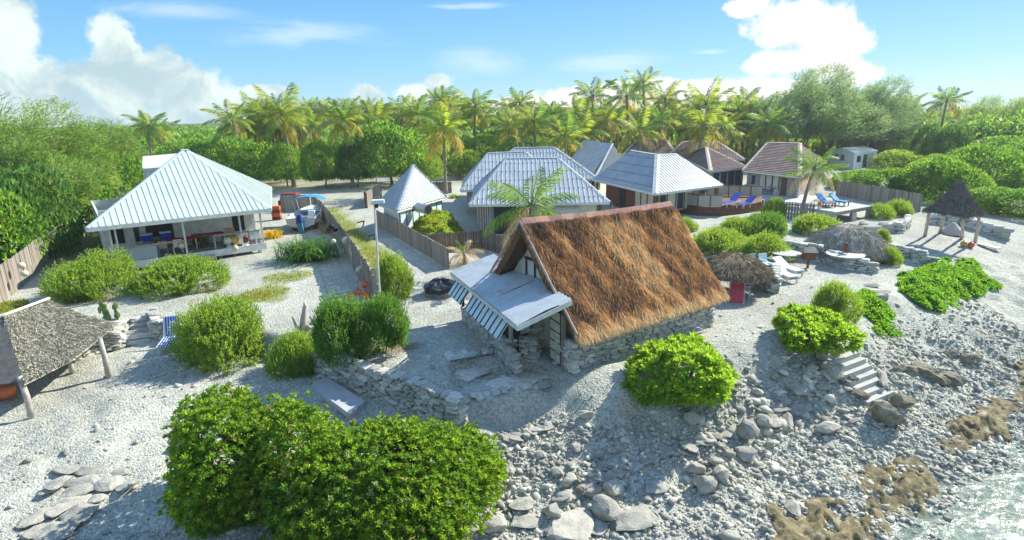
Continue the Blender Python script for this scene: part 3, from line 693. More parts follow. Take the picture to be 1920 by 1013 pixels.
def beside(lead, x, y):
    for far in (0, 1, 2):
        for mx, my, nm in sorted(MARKS, key=lambda m: (m[0] - x) ** 2 + (m[1] - y) ** 2)[:6]:
            dx, dy = x - mx, y - my; sd = ('left of' if dx < 0 else 'right of') if abs(dx) > 1.6 * abs(dy) else ('above' if dy < 0 else 'below') if abs(dy) > 1.6 * abs(dx) else ('up and to the left of' if dx < 0 else 'up and to the right of') if dy < 0 else ('down and to the left of' if dx < 0 else 'down and to the right of')
            q = lead + ' ' + ('', 'farther ', 'well ')[far] + sd + ' ' + nm
            if q not in USED: USED.add(q); return q
    return lead + ' among the rubble'
for i, (x, y) in enumerate([(1490, 668), (1505, 655), (1470, 690), (1515, 705), (1540, 720), (1575, 735), (1450, 705), (1400, 690), (1420, 735), (1580, 770), (1600, 790), (1250, 850), (1200, 830), (1150, 845), (960, 905), (1210, 935), (1270, 935), (1340, 930), (1050, 835), (985, 815), (1120, 810), (1500, 800), (1520, 840), (1440, 830)]):
    boulder(x, y, rnd.uniform(12, 24), rnd.uniform(9, 16), beside('small grey rock', x, y), 'b', 'small rocks on the shingle bank')
for i in range(46):
    f = (i * .618) % 1; x, y = 960 + 560 * f, 800 + (150 - 40 * f) * ((i * .382 + .13) % 1) - 60 * f
    boulder(x, y, rnd.uniform(18, 40), rnd.uniform(11, 22), beside('tilted grey slab', x, y), 's', 'tilted slabs in the bank', tilt=.42)
# rough tan beach rock ledges
def ledge(name, label, pxs, hmax, seed):
    poly = [ground_at(*q) for q in pxs]; xs = [p.x for p in poly]; ys = [p.y for p in poly]
    X, Y = np.meshgrid(np.arange(min(xs), max(xs), .05), np.arange(min(ys), max(ys), .05))
    d = sdist(X, Y, poly) + (fbm(X, Y, .9, 4, seed) - .5) * 1.7
    u = X * .75 - Y * .66; v = X * .66 + Y * .75
    rid = np.abs(fbm(u, v * .35, .55, 4, seed + 3) - .5) * 2
    Hh = np.clip(d / .35, 0, 1) ** .5 * hmax * (.25 + .75 * np.round(fbm(u, v * .5, 1.1, 3, seed + 8) * 5) / 5) + np.clip(d * 2, 0, 1) * (.42 * rid - .16 + .22 * fbm(u, v * .4, .26, 3, seed + 5) - .16 * (vnoise(X, Y, .22, seed + 2) > .72))
    Z = ground_h(X, Y) + np.where(d > -.06, Hh, -.5); keep = (d > -.15)
    n0, n1 = X.shape; ii = np.arange(n0 * n1).reshape(n0, n1)
    F = np.stack([ii[:-1, :-1], ii[:-1, 1:], ii[1:, 1:], ii[1:, :-1]], -1).reshape(-1, 4); F = F[keep.ravel()[F].all(1)]
    o = link(name, np_mesh(name, np.stack([X, Y, Z], -1).reshape(-1, 3), F), reef_mat, kind='structure'); return tag(o, label, 'rock')
ledge('reef_rock', 'rough tan beach rock ledge beside the shallow pool', [(1430, 1030), (1500, 950), (1590, 905), (1640, 872), (1700, 862), (1745, 880), (1740, 925), (1705, 965), (1655, 1000), (1600, 1040)], .26, 3)
ledge('reef_rock', 'brown ridged rock band along the right edge of the beach', [(1770, 850), (1800, 800), (1850, 760), (1900, 700), (1990, 650), (2050, 700), (1960, 770), (1880, 810), (1820, 850)], .24, 9)
# loose shingle: far too many to count
def pebbles(name, n, region, size, seed, dens=None, ico=True):
    r = np.random.default_rng(seed); x0, x1, y0, y1 = region
    X = r.uniform(x0, x1, n * 3); Y = r.uniform(y0, y1, n * 3); h = ground_h(X, Y)
    w = dens(X, Y, h); k = r.random(n * 3) < w; X, Y, h = X[k][:n], Y[k][:n], h[k][:n]; n = len(X)
    h = h + relief(X, Y, h)
    if ico:
        g = (1 + 5 ** .5) / 2
        B = np.array([(-1, g, 0), (1, g, 0), (-1, -g, 0), (1, -g, 0), (0, -1, g), (0, 1, g), (0, -1, -g), (0, 1, -g), (g, 0, -1), (g, 0, 1), (-g, 0, -1), (-g, 0, 1)]) / 1.9
        T = np.array([(0,11,5),(0,5,1),(0,1,7),(0,7,10),(0,10,11),(1,5,9),(5,11,4),(11,10,2),(10,7,6),(7,1,8),(3,9,4),(3,4,2),(3,2,6),(3,6,8),(3,8,9),(4,9,5),(2,4,11),(6,2,10),(8,6,7),(9,8,1)])
    else:
        B = np.array([(1, 0, 0), (0, 1, 0), (-1, 0, 0), (0, -1, 0), (0, 0, 1), (.1, .1, -.8)]); T = np.array([(0,1,4),(1,2,4),(2,3,4),(3,0,4),(1,0,5),(2,1,5),(3,2,5),(0,3,5)])
    m = len(B); s = size[0] + (size[1] - size[0]) * r.random(n) ** 3.2
    V = B[None] * (1 + r.normal(size=(n, m, 3)) * (.30 if ico else .16)) * (s[:, None, None] * np.stack([r.uniform(.8, 1.5, n), r.uniform(.6, 1, n), r.uniform(.35, .75, n)], 1)[:, None, :]) * .5
    a = r.uniform(0, 6.28, n); c, sn = np.cos(a)[:, None], np.sin(a)[:, None]
    ti = r.normal(size=(n, 1)) * .35; z_ = V[..., 2] * np.cos(ti) + V[..., 0] * np.sin(ti); x_ = V[..., 0] * np.cos(ti) - V[..., 2] * np.sin(ti)
    V = np.stack([x_ * c - V[..., 1] * sn + X[:, None], x_ * sn + V[..., 1] * c + Y[:, None], z_ + h[:, None] + s[:, None] * .12], -1)
    Fm = (T[None] + (np.arange(n) * m)[:, None, None]).reshape(-1, 3)
    o = link(name, np_mesh(name, V.reshape(-1, 3), Fm), pebble_mat, kind='stuff'); return o
POCKET = [at(*q) for q in ((850, 815, -1), (885, 775, -1), (960, 745, -.9), (1060, 715, -.3), (1120, 722, -.3), (1010, 785, -1), (900, 815, -1.05))]
def beach_density(X, Y, h):
    d = np.clip((-h - .55) / .6, 0.02, 1) * (sdist(X, Y, POCKET) < 0) * np.clip((30 - Y) / 10, 0.15, 1) * (.45 + .8 * np.clip(fbm(X, Y, 2.0, 3, 31) * 2 - .5, 0, 1))
    d *= np.where(X < -4, np.clip((12.6 - Y) / 2.5, 0.04, 1), 1.0)
    return d * np.where((h < -2.9), .25, 1)
tag(pebbles('shingle', 30000, (-16, 24, 8.5, 34), (.07, .27), 5, beach_density), 'loose grey coral stones strewn over the beach slope', 'stones')
tag(pebbles('fine_shingle', 60000, (-18, 24, 8.5, 30), (.035, .11), 6, lambda X, Y, h: np.maximum(beach_density(X, Y, h), .35 * np.clip((-h - .3) / .3, 0, 1) * (X > -1)) * (sdist(X, Y, POCKET) < 0), False), 'fine coral shingle between the larger beach stones', 'shingle')
def bank_density(X, Y, h): return np.clip((-h - .15) / .3, 0, 1) * np.clip((1.9 + h) / .3, 0, 1) * (np.hypot(X - 9.5, (Y - 17.5)) < 4.2) * np.clip(fbm(X, Y, 1.2, 3, 77) * 3 - 1, 0, 1)
tag(pebbles('bank_rubble', 900, (4, 14, 12, 23), (.15, .55), 8, bank_density), 'tumbled coral rubble on the bank left of the concrete steps', 'rubble')
# concrete steps to the beach
th = thing('beach_steps', 'straight flight of seven pale concrete block steps down to the beach', 'steps', tuple(ground_at(1600, 710)))
for k in range(8):
    f = k / 7.0; zs_ = gz(*ground_at(1566 + 94 * f, 660 + 92 * f)[:2]) + .26; c = at(1548 + 75 * f, 662 + 88 * f, zs_); c2 = at(1588 + 74 * f, 648 + 86 * f, zs_)
    fr = Frame(c, (c2 - c)); L_ = (Vector((c2.x, c2.y, 0)) - Vector((c.x, c.y, 0))).length + .25
    mb = MB().box(Frame((c.x, c.y), (c2 - c), c.z), -.1, L_, -.16, .30, -.30, 0)
    part('step', mb, concrete, th)
# ---------------------------------------------------------------- roofs and houses
def plane_basis(face, eave):
    a, b = Vector(eave[0]), Vector(eave[1]); u = (b - a).normalized()
    n = Vector((0, 0, 0))
    for i in range(len(face)):
        p, q = Vector(face[i]), Vector(face[(i + 1) % len(face)]); n += p.cross(q)
    n.normalize()
    if n.z < 0: n = -n
    v = n.cross(u).normalized()
    if v.z < 0: v = -v
    u = v.cross(n).normalized() if v.cross(n).dot(u) > 0 else -v.cross(n).normalized()
    return a, u, v, n
def span(poly2, u):
    lo, hi = 1e9, -1e9
    for i in range(len(poly2)):
        (a, b), (c, d) = poly2[i], poly2[(i + 1) % len(poly2)]
        if min(a, c) - 1e-9 <= u <= max(a, c) + 1e-9:
            if abs(c - a) < 1e-9:
                lo, hi = min(lo, b, d), max(hi, b, d)
            else:
                w = b + (d - b) * (u - a) / (c - a); lo, hi = min(lo, w), max(hi, w)
    return lo, hi
def roof_sheets(parent, face, eave, material, sheet=0.9, pitch=0.225, rib=0.045, kind_='trap', screws=None, lift=0.02):
    "profiled metal sheets, each a part, clipped to the roof face"
    o, u, v, n = plane_basis(face, eave)
    p2 = [((Vector(p) - o).dot(u), (Vector(p) - o).dot(v)) for p in face]
    u0, u1 = min(a for a, _ in p2), max(a for a, _ in p2); k = max(1, round((u1 - u0) / sheet)); w = (u1 - u0) / k
    off = [(Vector(p) - o).dot(n) for p in face]
    sc = MB()
    for i in range(k):
        a, b = u0 + i * w + .002, u0 + (i + 1) * w - .002; m = max(1, round((b - a) / pitch)); cols = []
        for j in range(m):
            c0 = a + (b - a) * j / m; pw = (b - a) / m
            if kind_ == 'trap': cols += [(c0, 0), (c0 + pw * .74, 0), (c0 + pw * .80, rib), (c0 + pw * .94, rib), (c0 + pw * .995, 0)]
            else: cols += [(c0 + pw * t_, rib * .5 * (1 - math.cos(6.2832 * t_))) for t_ in (0, .25, .5, .75)]
        cols.append((b, 0)); mb = MB(); prev = None
        for (uu, hh) in cols:
            lo, hi = span(p2, min(max(uu, u0 + 1e-4), u1 - 1e-4))
            if hi < lo: prev = None; continue
            q = [o + u * uu + v * (lo - .02) + n * (hh + lift), o + u * uu + v * hi + n * (hh + lift)]
            if prev and (prev[1] - prev[0]).length + (q[1] - q[0]).length > .02:
                mb.poly([prev[0], q[0], q[1], prev[1]])
            prev = q
            if screws and hh > rib * .9:
                s = screws * .5
                while s < hi - lo: 
                    c = o + u * uu + v * (lo + s) + n * (hh + lift + .012); e = .035
                    sc.poly([c - u * e - v * e * 1.3, c + u * e - v * e * 1.3, c + u * e + v * e * 1.3, c - u * e + v * e * 1.3]); s += screws
        if mb.f: part('roof_sheet', mb, material, parent)
    if sc.f: part('roof_screws', sc, batten, parent, kind='stuff')
def roof_slab(parent, faces, material, t=0.07):
    "solid deck under the covering"
    mb = MB()
    for f in faces:
        f = [Vector(p) - Vector((0, 0, .12)) for p in f]; mb.poly(f); mb.poly([p - Vector((0, 0, t)) for p in reversed(f)])
        for a, b in zip(f, f[1:] + f[:1]): mb.poly([b, a, a - Vector((0, 0, t)), b - Vector((0, 0, t))])
    part('roof_deck', mb, material, parent)
def cap_strip(parent, a, b, material, w=0.28, name='ridge_cap', lift=.05):
    a, b = Vector(a), Vector(b); d = (b - a).normalized(); s = d.cross(Vector((0, 0, 1))).normalized() * w / 2; z = Vector((0, 0, lift)); dn = Vector((0, 0, w * .16))
    mb = MB(); mb.poly([a - s + z - dn, b - s + z - dn, b + z, a + z]); mb.poly([a + z, b + z, b + s + z - dn, a + s + z - dn]); part(name, mb, material, parent)
def gutter(parent, a, b, material, h=.16, w=.12):
    part('gutter', MB().beam(Vector(a) - Vector((0, 0, h * .45)), Vector(b) - Vector((0, 0, h * .45)), w, h), material, parent)
def tile_face(parent, face, eave, material, pu=.33, pv=.38):
    "rows of pressed tiles: a stepped, rolled surface"
    o, u, v, n = plane_basis(face, eave); p2 = [((Vector(p) - o).dot(u), (Vector(p) - o).dot(v)) for p in face]
    u0, u1 = min(a for a, _ in p2), max(a for a, _ in p2); v1 = max(b for _, b in p2); V, F = [], []
    nu = max(4, int((u1 - u0) / pu * 4)); rows = max(1, int(v1 / pv))
    sp = [span(p2, min(max(u0 + (u1 - u0) * i / nu, u0 + 1e-3), u1 - 1e-3)) for i in range(nu + 1)]
    for r_ in range(rows + 1):
        va, vb = r_ * pv - .02, (r_ + 1) * pv - .02
        for i in range(nu):
            q = []
            for ii, vv, zz in ((i, va, .055), (i + 1, va, .055), (i + 1, vb, .005), (i, vb, .005)):
                lo, hi = sp[ii]; w = .022 * (1 + math.cos(2 * math.pi * ii / 4)); q.append((ii, min(max(vv, lo - .02), hi), zz + w))
            if abs(q[3][1] - q[0][1]) + abs(q[2][1] - q[1][1]) < .02: continue
            k = len(V); V += [o + u * (u0 + (u1 - u0) * a / nu) + v * b + n * c for a, b, c in q]; F.append((k, k + 1, k + 2, k + 3))
            k = len(V); a, b = V[k - 4], V[k - 3]; V += [a - n * .05, b - n * .05]; F.append((k, k + 1, k - 3, k - 4))
    mb = MB(); mb.v = [tuple(p) for p in V]; mb.f = F; part('roof_tiles', mb, material, parent, kind='stuff')
def hip(FL, FR, BR, z, R0, R1, dz=None):
    "corners and ridge of a hipped roof from where they show; BL closes the parallelogram"
    a, b, c = at(*FL, z), at(*FR, z), at(*BR, z); d = a + c - b; m = (a + b + c + d) / 4
    def rp(q):
        lo, hi = z + .3, CAM_H - .2
        best = None
        for k in range(120):
            zz = lo + (hi - lo) * k / 119; p = at(*q, zz); e = abs((p - m).dot(Vector((0, 1, 0)))) if dz is None else abs(zz - dz)
            if best is None or e < best[0]: best = (e, p)
        return best[1]
    r0, r1 = rp(R0), rp(R1); mid = (r0 + r1) / 2; n = (b - a).cross(mid - a).normalized()
    def onto(q):
        dr = Vector(ray(*q)); o = Vector((0, 0, CAM_H)); return o + dr * ((a - o).dot(n) / dr.dot(n))
    return a, b, c, d, onto(R0), onto(R1)
def house_box(parent, quad, z0, z1, inset, material):
    q = [Vector((p.x, p.y, 0)) for p in quad]; m = sum(q, Vector()) / 4; q = [p + (m - p).normalized() * inset for p in q]
    for i in range(4):
        a, b = q[i], q[(i + 1) % 4]; d = (b - a).normalized(); nn = Vector((-d.y, d.x, 0))
        mb = MB().hexa([a + Vector((0, 0, z0)), b + Vector((0, 0, z0)), b + nn * .12 + Vector((0, 0, z0)), a + nn * .12 + Vector((0, 0, z0))], [a + Vector((0, 0, z1)), b + Vector((0, 0, z1)), b + nn * .12 + Vector((0, 0, z1)), a + nn * .12 + Vector((0, 0, z1))])
        part('wall', mb, material, parent)
    return q
def on_wall(parent, a, b, f0, f1, z0, z1, material, name='window', frame_mat=None, t=.05, pane=None, mull=0):
    "window or door standing proud of the wall a-b; f in metres from a"
    d = (b - a).normalized(); out = Vector((d.y, -d.x, 0)); fr = Frame(a, d)
    o = part(name, MB().box(fr, f0, f1, -t, .03, z0, z1), frame_mat or material, parent)
    if frame_mat:
        g = MB(); n = max(1, mull + 1); w = (f1 - f0) / n
        for k in range(n): g.box(fr, f0 + k * w + .06, f0 + (k + 1) * w - .06, -t - .012, -t + .02, z0 + .07, z1 - .07)
        part('pane', g, material, o)
    return o
def battens(parent, a, b, z0, z1, n, material=None, w=.07, t=.03):
    d = (b - a).normalized(); fr = Frame(a, d); L = (b - a).length
    for k in range(n + 1): part('batten', MB().box(fr, L * k / n - w / 2, L * k / n + w / 2, -t, .01, z0, z1), material or batten, parent)

# --- veranda cottage, left
zE = 2.95
FL, FR_, BR, BL, R0, R1 = hip((162, 428), (507, 391), (508, 350), zE, (345, 281), (353, 280))
R1 = R0 + (FR_ - FL).normalized() * .12
cot = thing('veranda_cottage', 'white timber cottage with a mint green hipped metal roof and a furnished veranda', 'house', tuple(Vector(((FL.x + BR.x) / 2, (FL.y + BR.y) / 2, 0))))
faces = [([FL, FR_, R1, R0], (FL, FR_)), ([FR_, BR, R1], (FR_, BR)), ([BR, BL, R0, R1], (BR, BL)), ([BL, FL, R0], (BL, FL))]
for f, e in faces: roof_sheets(cot, f, e, roof_mint, 0.95, 0.30, .034)
roof_slab(cot, [f for f, _ in faces], white_paint)
for a, b in ((FL, R0), (FR_, R1), (BR, R1), (BL, R0)): cap_strip(cot, a, b, roof_mint, .34)
cap_strip(cot, R0 + Vector((-.2, 0, 0)), R1 + Vector((.2, 0, 0)), roof_mint, .4)
for a, b in ((FL, FR_), (FR_, BR), (BL, FL)): gutter(cot, a, b, white_paint, .24, .14)
fc = Frame(FL, FR_ - FL); Lx = (FR_ - FL).length; Ly = (BR - FR_).length
X0, X1, Y0, DK = .75, Lx - .45, .55, .62
for k in range(11):
    part('deck_board', MB().box(fc, X0, X1, Y0 + k * .30, Y0 + k * .30 + .29, DK - .05, DK), grey_wood, cot)
part('deck_fascia', MB().box(fc, X0 - .03, X1 + .03, Y0 - .06, Y0 - .003, DK - .42, DK + .01), white_paint, cot)
for k in range(6): part('stump', MB().box(fc, X0 + .3 + k * (X1 - X0 - .8) / 5, X0 + .5 + k * (X1 - X0 - .8) / 5, Y0 + .02, Y0 + .25, -.02, DK - .06), dark_wood if 0 < k < 5 else white_paint, cot)
part('house_floor', MB().box(fc, X0, X1, Y0 + 3.3, Ly - .8, .2, DK), dark_in, cot)
YB = Y0 + 2.7
part('wall', MB().box(fc, X0, X1, YB, YB + .12, DK, zE + .5), white_paint, cot)
part('wall', MB().box(fc, X1 - .12, X1, YB + .12, Ly - .8, .3, zE + .1), white_paint, cot)
part('wall', MB().box(fc, X0, X0 + .12, YB + .12, Ly - .8, .3, zE + .1), white_paint, cot)
part('wall', MB().box(fc, X0, X1, Ly - .8, Ly - .68, .3, zE + .1), white_paint, cot)
def fx(px, py=None, y=Y0):       # along-front metre of the vertical seen at px
    best = min((abs(_proj(fc.p(q, y, 1.5))[0] - px), q) for q in [X0 + (X1 - X0) * k / 160 for k in range(161)]); return best[1]
def _proj(p):
    z = p[2] - CAM_H; f = p[1] * _cp - z * _sp; v = (p[1] * _sp + z * _cp) / f; u = p[0] / f
    return 960 + 1080 * (u * _cr - v * _sr), 506.5 - 1080 * (u * _sr + v * _cr)
for pxx in (212, 222, 347, 452, 478, 491):
    q = fx(pxx); part('post', MB().box(fc, q - .05, q + .05, Y0, Y0 + .10, DK, zE + .02), white_paint, cot)
qa, qb, qc, qd = fx(216), fx(292), fx(402), fx(486)
part('lattice_screen', MB().box(fc, qa, qb, Y0 + .02, Y0 + .06, DK - .05, DK + .78), lattice_panel, cot)
part('rail', MB().box(fc, qa, fx(347), Y0 + .0, Y0 + .08, DK + .80, DK + .90), grey_wood, cot)
part('rail', MB().box(fc, qc, qd, Y0 + .0, Y0 + .08, DK + .85, DK + .95), grey_wood, cot)
part('rail_post', MB().box(fc, qc - .05, qc + .05, Y0 + .01, Y0 + .09, DK, DK + .86), grey_wood, cot)
part('step', MB().box(fc, fx(352), fx(398), Y0 - .42, Y0 - .07, .12, .34), grey_wood, cot)
part('window', MB().box(fc, fx(218), fx(243), YB - .03, YB - .002, DK + .7, DK + 2.0), dark_in, cot)
part('window', MB().box(fc, fx(262), fx(272), YB - .03, YB - .002, DK + .5, DK + 1.9), glass, cot)
part('doorway', MB().box(fc, fx(287), fx(340), YB - .03, YB - .002, DK, DK + 2.25), dark_in, cot)
part('window', MB().box(fc, fx(455), fx(478), YB - .03, YB - .002, DK + .55, DK + 1.9), dark_in, cot)
part('window', MB().box(Frame(fc.p(X1, YB, 0), fc.ey), 1.4, 2.6, -.03, .0, 1.3, 2.4), glass, cot)
# annex roof behind
a0, a1, a2 = at_depth(268, 294, 47), at_depth(332, 289, 46), at_depth(300, 322, 42)
an = thing('annex', 'small gabled annex with pale metal roof showing behind the veranda cottage', 'annex', (a0.x + 2, a0.y, 0))
E0, E1 = at_depth(268, 317, 43.5), at_depth(330, 312, 42.5)
roof_sheets(an, [E0, E1, a1, a0], (E0, E1), roof_mint, .9, .235, .05); roof_slab(an, [[E0, E1, a1, a0]], white_paint)
gutter(an, E0, E1, white_paint)
part('wall', MB().hexa([Vector((p.x, p.y, 0)) for p in (E0, E1, a1, a0)], [p - Vector((0, 0, .2)) for p in (E0, E1, a1, a0)]), white_paint, an)

# --- kiosk with a steep pyramid roof
zE = 2.0
FL, FR_, BR, BL, R0, R1 = hip((707, 381), (745, 395), (838, 369), zE, (775, 309), (776, 309)); R1 = R0
ki = thing('pyramid_kiosk', 'small kiosk with a steep pyramid roof of grey metal beside the lane', 'hut', tuple(Vector((R0.x, R0.y, 0))))
for f, e in (([FL, FR_, R0], (FL, FR_)), ([FR_, BR, R0], (FR_, BR)), ([BR, BL, R0], (BR, BL)), ([BL, FL, R0], (BL, FL))): roof_sheets(ki, f, e, roof_steel, .9, .30, .05)
roof_slab(ki, [[FL, FR_, R0], [FR_, BR, R0], [BR, BL, R0], [BL, FL, R0]], white_paint)
for a in (FL, FR_, BR, BL): cap_strip(ki, a, R0, roof_steel, .32)
q = house_box(ki, [FL, FR_, BR, BL], 0, zE + .1, .5, pale_blue_paint); battens(ki, q[1], q[2], .02, zE + .05, 7)

# --- big metal-roofed house: three overlapping hipped wings
zE = 2.3
big = thing('metal_roofed_house', 'large house with three overlapping hipped roofs of blue-grey metal', 'house', tuple(at(1010, 385)))
gA = hip((880, 384), (1143, 379), (1100, 345), zE, (949, 297), (1046, 296))
gB = hip((864, 357), (1055, 352), (1030, 330), zE, (915, 287), (985, 284))
gC = hip((890, 340), (1122, 335), (1104, 320), zE, (965, 277), (1040, 276))
for (FL, FR_, BR, BL, R0, R1) in (gA, gB, gC):
    fs = [([FL, FR_, R1, R0], (FL, FR_)), ([FR_, BR, R1], (FR_, BR)), ([BR, BL, R0, R1], (BR, BL)), ([BL, FL, R0], (BL, FL))]
    for f, e in (fs[0], fs[1], fs[3]): roof_sheets(big, f, e, roof_steel, 1.0, .34, .036, screws=1.2)
    roof_slab(big, [f for f, _ in fs], white_paint)
    for a, b in ((FL, R0), (FR_, R1), (BL, R0), (BR, R1), (R0, R1)): cap_strip(big, a, b, roof_steel, .34)
    gutter(big, FL, FR_, white_paint); gutter(big, BL, FL, white_paint)
q = house_box(big, gA[:4], 0, zE, .7, grey_wall); house_box(big, gB[:4], 0, zE, .75, grey_wall); house_box(big, gC[:4], 0, zE, .75, grey_wall)
a, b = q[0], q[1]; L = (b - a).length
on_wall(big, a, b, .2, 1.2, 0, 2.1, grey_wood, 'pole_screen', t=.08); on_wall(big, a, b, 1.3, 4.2, 0, 2.2, dark_in, 'carport_opening')
on_wall(big, a, b, L - 3.6, L - .4, .3, 2.2, cream_wall, 'panel'); on_wall(big, a, b, L - 3.4, L - 1.8, .9, 1.8, glass, 'window', white_paint, mull=1)
fr = Frame(a, b - a)
sh = part('shutter', MB().hexa([fr.p(L - 3.5, -.75, 1.45), fr.p(L - 1.7, -.75, 1.45), fr.p(L - 1.7, -.06, 2.1), fr.p(L - 3.5, -.06, 2.1)], [fr.p(L - 3.5, -.75, 1.5), fr.p(L - 1.7, -.75, 1.5), fr.p(L - 1.7, -.06, 2.15), fr.p(L - 3.5, -.06, 2.15)]), cream_paint, big)
part('post', MB().box(fr, L - .25, L - .05, -.3, -.1, 0, zE), dark_wood, big)
for k in range(6): part('pole', MB().tube([fr.p(.15 + k * .17, -.25 - .05 * (k % 2), 0), fr.p(.12 + k * .18, -.2, zE - .1)], .05, 6), drift_wood, big)
part('antenna', MB().tube([at_depth(971, 276, 60), at_depth(971, 258, 60)], .03, 5), steel, big)

# --- grey-metal house behind
FL, FR_, BR, BL, R0, R1 = hip((1070, 312), (1116, 332), (1170, 306), 2.4, (1097, 268), (1148, 270))
hb = thing('grey_roofed_house', 'house with a tall pale grey metal roof behind the gap between the metal roofs', 'house', tuple(at(1120, 340)))
FL2 = at(1060, 318, 2.4)
for f, e in (([FL2, FR_, R1, R0], (FL2, FR_)), ([FR_, BR, R1], (FR_, BR)), ([BL, FL2, R0], (BL, FL2))): roof_sheets(hb, f, e, roof_steel, 1.0, .3, .05)
roof_slab(hb, [[FL2, FR_, R1, R0], [FR_, BR, R1], [BR, BL, R0, R1], [BL, FL2, R0]], white_paint); cap_strip(hb, R0, R1, roof_steel); cap_strip(hb, FR_, R1, roof_steel)
q = house_box(hb, [FL2, FR_, BR, BL], 0, 2.4, .7, cream_wall); on_wall(hb, q[0], q[1], .4, 1.8, .8, 2.0, glass, 'window', dark_wood, mull=1); on_wall(hb, q[1], q[2], .5, 2.5, .8, 2.0, glass, 'window', dark_wood, mull=2)
gutter(hb, FL2, FR_, white_paint)

# --- deck house with the big corner hip
zE = 2.35
a, b, c = at(1110, 336, zE), at(1229, 363, zE), at(1356, 347, zE); d = a + c - b
def ridge_pt(px, py, z): return at(px, py, z)
m = (a + c) / 2; R1 = at_depth(1233, 290, b.y + (m.y - b.y) * .9); R0 = at_depth(1184, 282, m.y + (a.y - b.y) * .22); R2 = R1
def onto(px, py, p, q, s):
    n = (q - p).cross(s - p).normalized(); dr = Vector(ray(px, py)); o = Vector((0, 0, CAM_H)); return o + dr * ((p - o).dot(n) / dr.dot(n))
mid_ = (R0 + R1) / 2; R0 = onto(1184, 282, a, b, mid_); R1 = onto(1233, 290, a, b, mid_); R2 = onto(1268, 289, b, c, R1)
dh = thing('deck_house', 'house with a wide corner-hipped metal roof above a brown timber deck', 'house', (m.x, m.y, 0))
s0, s1 = at(1135, 347, zE), at(1144, 333, zE + .45)
for f, e in (([a, b, R1, R0], (a, b)), ([b, c, R2, R1], (b, c))): roof_sheets(dh, f, e, roof_steel if e[0] is a else mat('roof_steel_sunward', (0.36, 0.40, 0.42), 0.4, (0.31, 0.345, 0.365), 1.4, metal=.15, spec=.4), 1.0, .30, .045, screws=1.05 if e[0] is a else None)  # sun-facing slope: darker copy of the steel, offsetting the strong sunlight there
roof_slab(dh, [[a, b, R1, R0], [b, c, R2, R1], [c, d, R2], [d, a, R0, R2], [R0, R1, R2]], white_paint)
for p, q_ in ((b, R1), (c, R2), (R0, R1), (R1, R2)): cap_strip(dh, p, q_, white_paint, .5 if q_ is R1 and p is b else .34)
gutter(dh, a, b, white_paint); gutter(dh, b, c, white_paint)
q = house_box(dh, [a, b, c, d], .35, zE + .1, 1.5, dark_wood)
on_wall(dh, q[0], q[1], 3.0, 4.2, .4, 2.2, dark_in, 'doorway'); L = (q[1] - q[0]).length
for k in range(3): on_wall(dh, q[0], q[1], L - 3.3 + k * 1.1, L - 2.3 + k * 1.1, .55, 2.2, cream_wall, 'panel', dark_wood)
L2 = (q[2] - q[1]).length
for k in range(5): on_wall(dh, q[1], q[2], .5 + k * (L2 - 1) / 5, .5 + (k + .8) * (L2 - 1) / 5, .5, 2.2, cream_wall if k % 2 else glass, 'window', white_paint)
for pt in (q[0] + (a - q[0]) * .6, q[1] + (b - q[1]) * .55, q[2] + (c - q[2]) * .6): part('post', MB().tube([Vector((pt.x, pt.y, 0)), Vector((pt.x, pt.y, zE + .05))], .09, 7), dark_wood, dh)
# deck with panelled rail in front
zd = .75
dk = thing('timber_deck', 'curved brown timber deck with pale woven rail panels', 'deck', tuple(at(1350, 408)))
rim = [at(1258, 381, zd), at(1308, 388, zd), at(1356, 389, zd), at(1428, 379, zd + .05)]; back = [at(1428, 366, zd), at(1330, 366, zd), at(1240, 372, zd)]
mb = MB(); top = rim + back; mb.poly(top); mb.poly([p - Vector((0, 0, .08)) for p in reversed(top)]); part('deck_floor', mb, dark_wood, dk)
for i in range(3):
    p, q_ = rim[i], rim[i + 1]
    for k in range(4): part('skirt_board', MB().beam(p - Vector((0, 0, .08 + k * .22)), q_ - Vector((0, 0, .08 + k * .22)), .05, .205), dark_wood, dk)
def rail_panels(p, q_, n, hh=.95):
    for k in range(n):
        u_, v_ = p + (q_ - p) * (k / n), p + (q_ - p) * ((k + 1) / n)
        part('rail_post', MB().beam(u_ - Vector((0, 0, .02)), u_ + Vector((0, 0, hh + .06)), .08), dark_wood, dk)
        pn = MB().beam(u_ + (v_ - u_) * .05 + Vector((0, 0, hh * .5 + .03)), u_ + (v_ - u_) * .95 + Vector((0, 0, hh * .5 + .03)), .04, hh - .08); part('rail_panel', pn, mesh_panel, dk)
    part('handrail', MB().beam(p + Vector((0, 0, hh + .05)), q_ + Vector((0, 0, hh + .05)), .1, .06), dark_wood, dk)
rail_panels(rim[0], rim[1], 2); rail_panels(rim[1], rim[2] - (rim[2] - rim[1]) * .03, 2); rail_panels(at(1325, 367, zd), at(1428, 370, zd), 5)

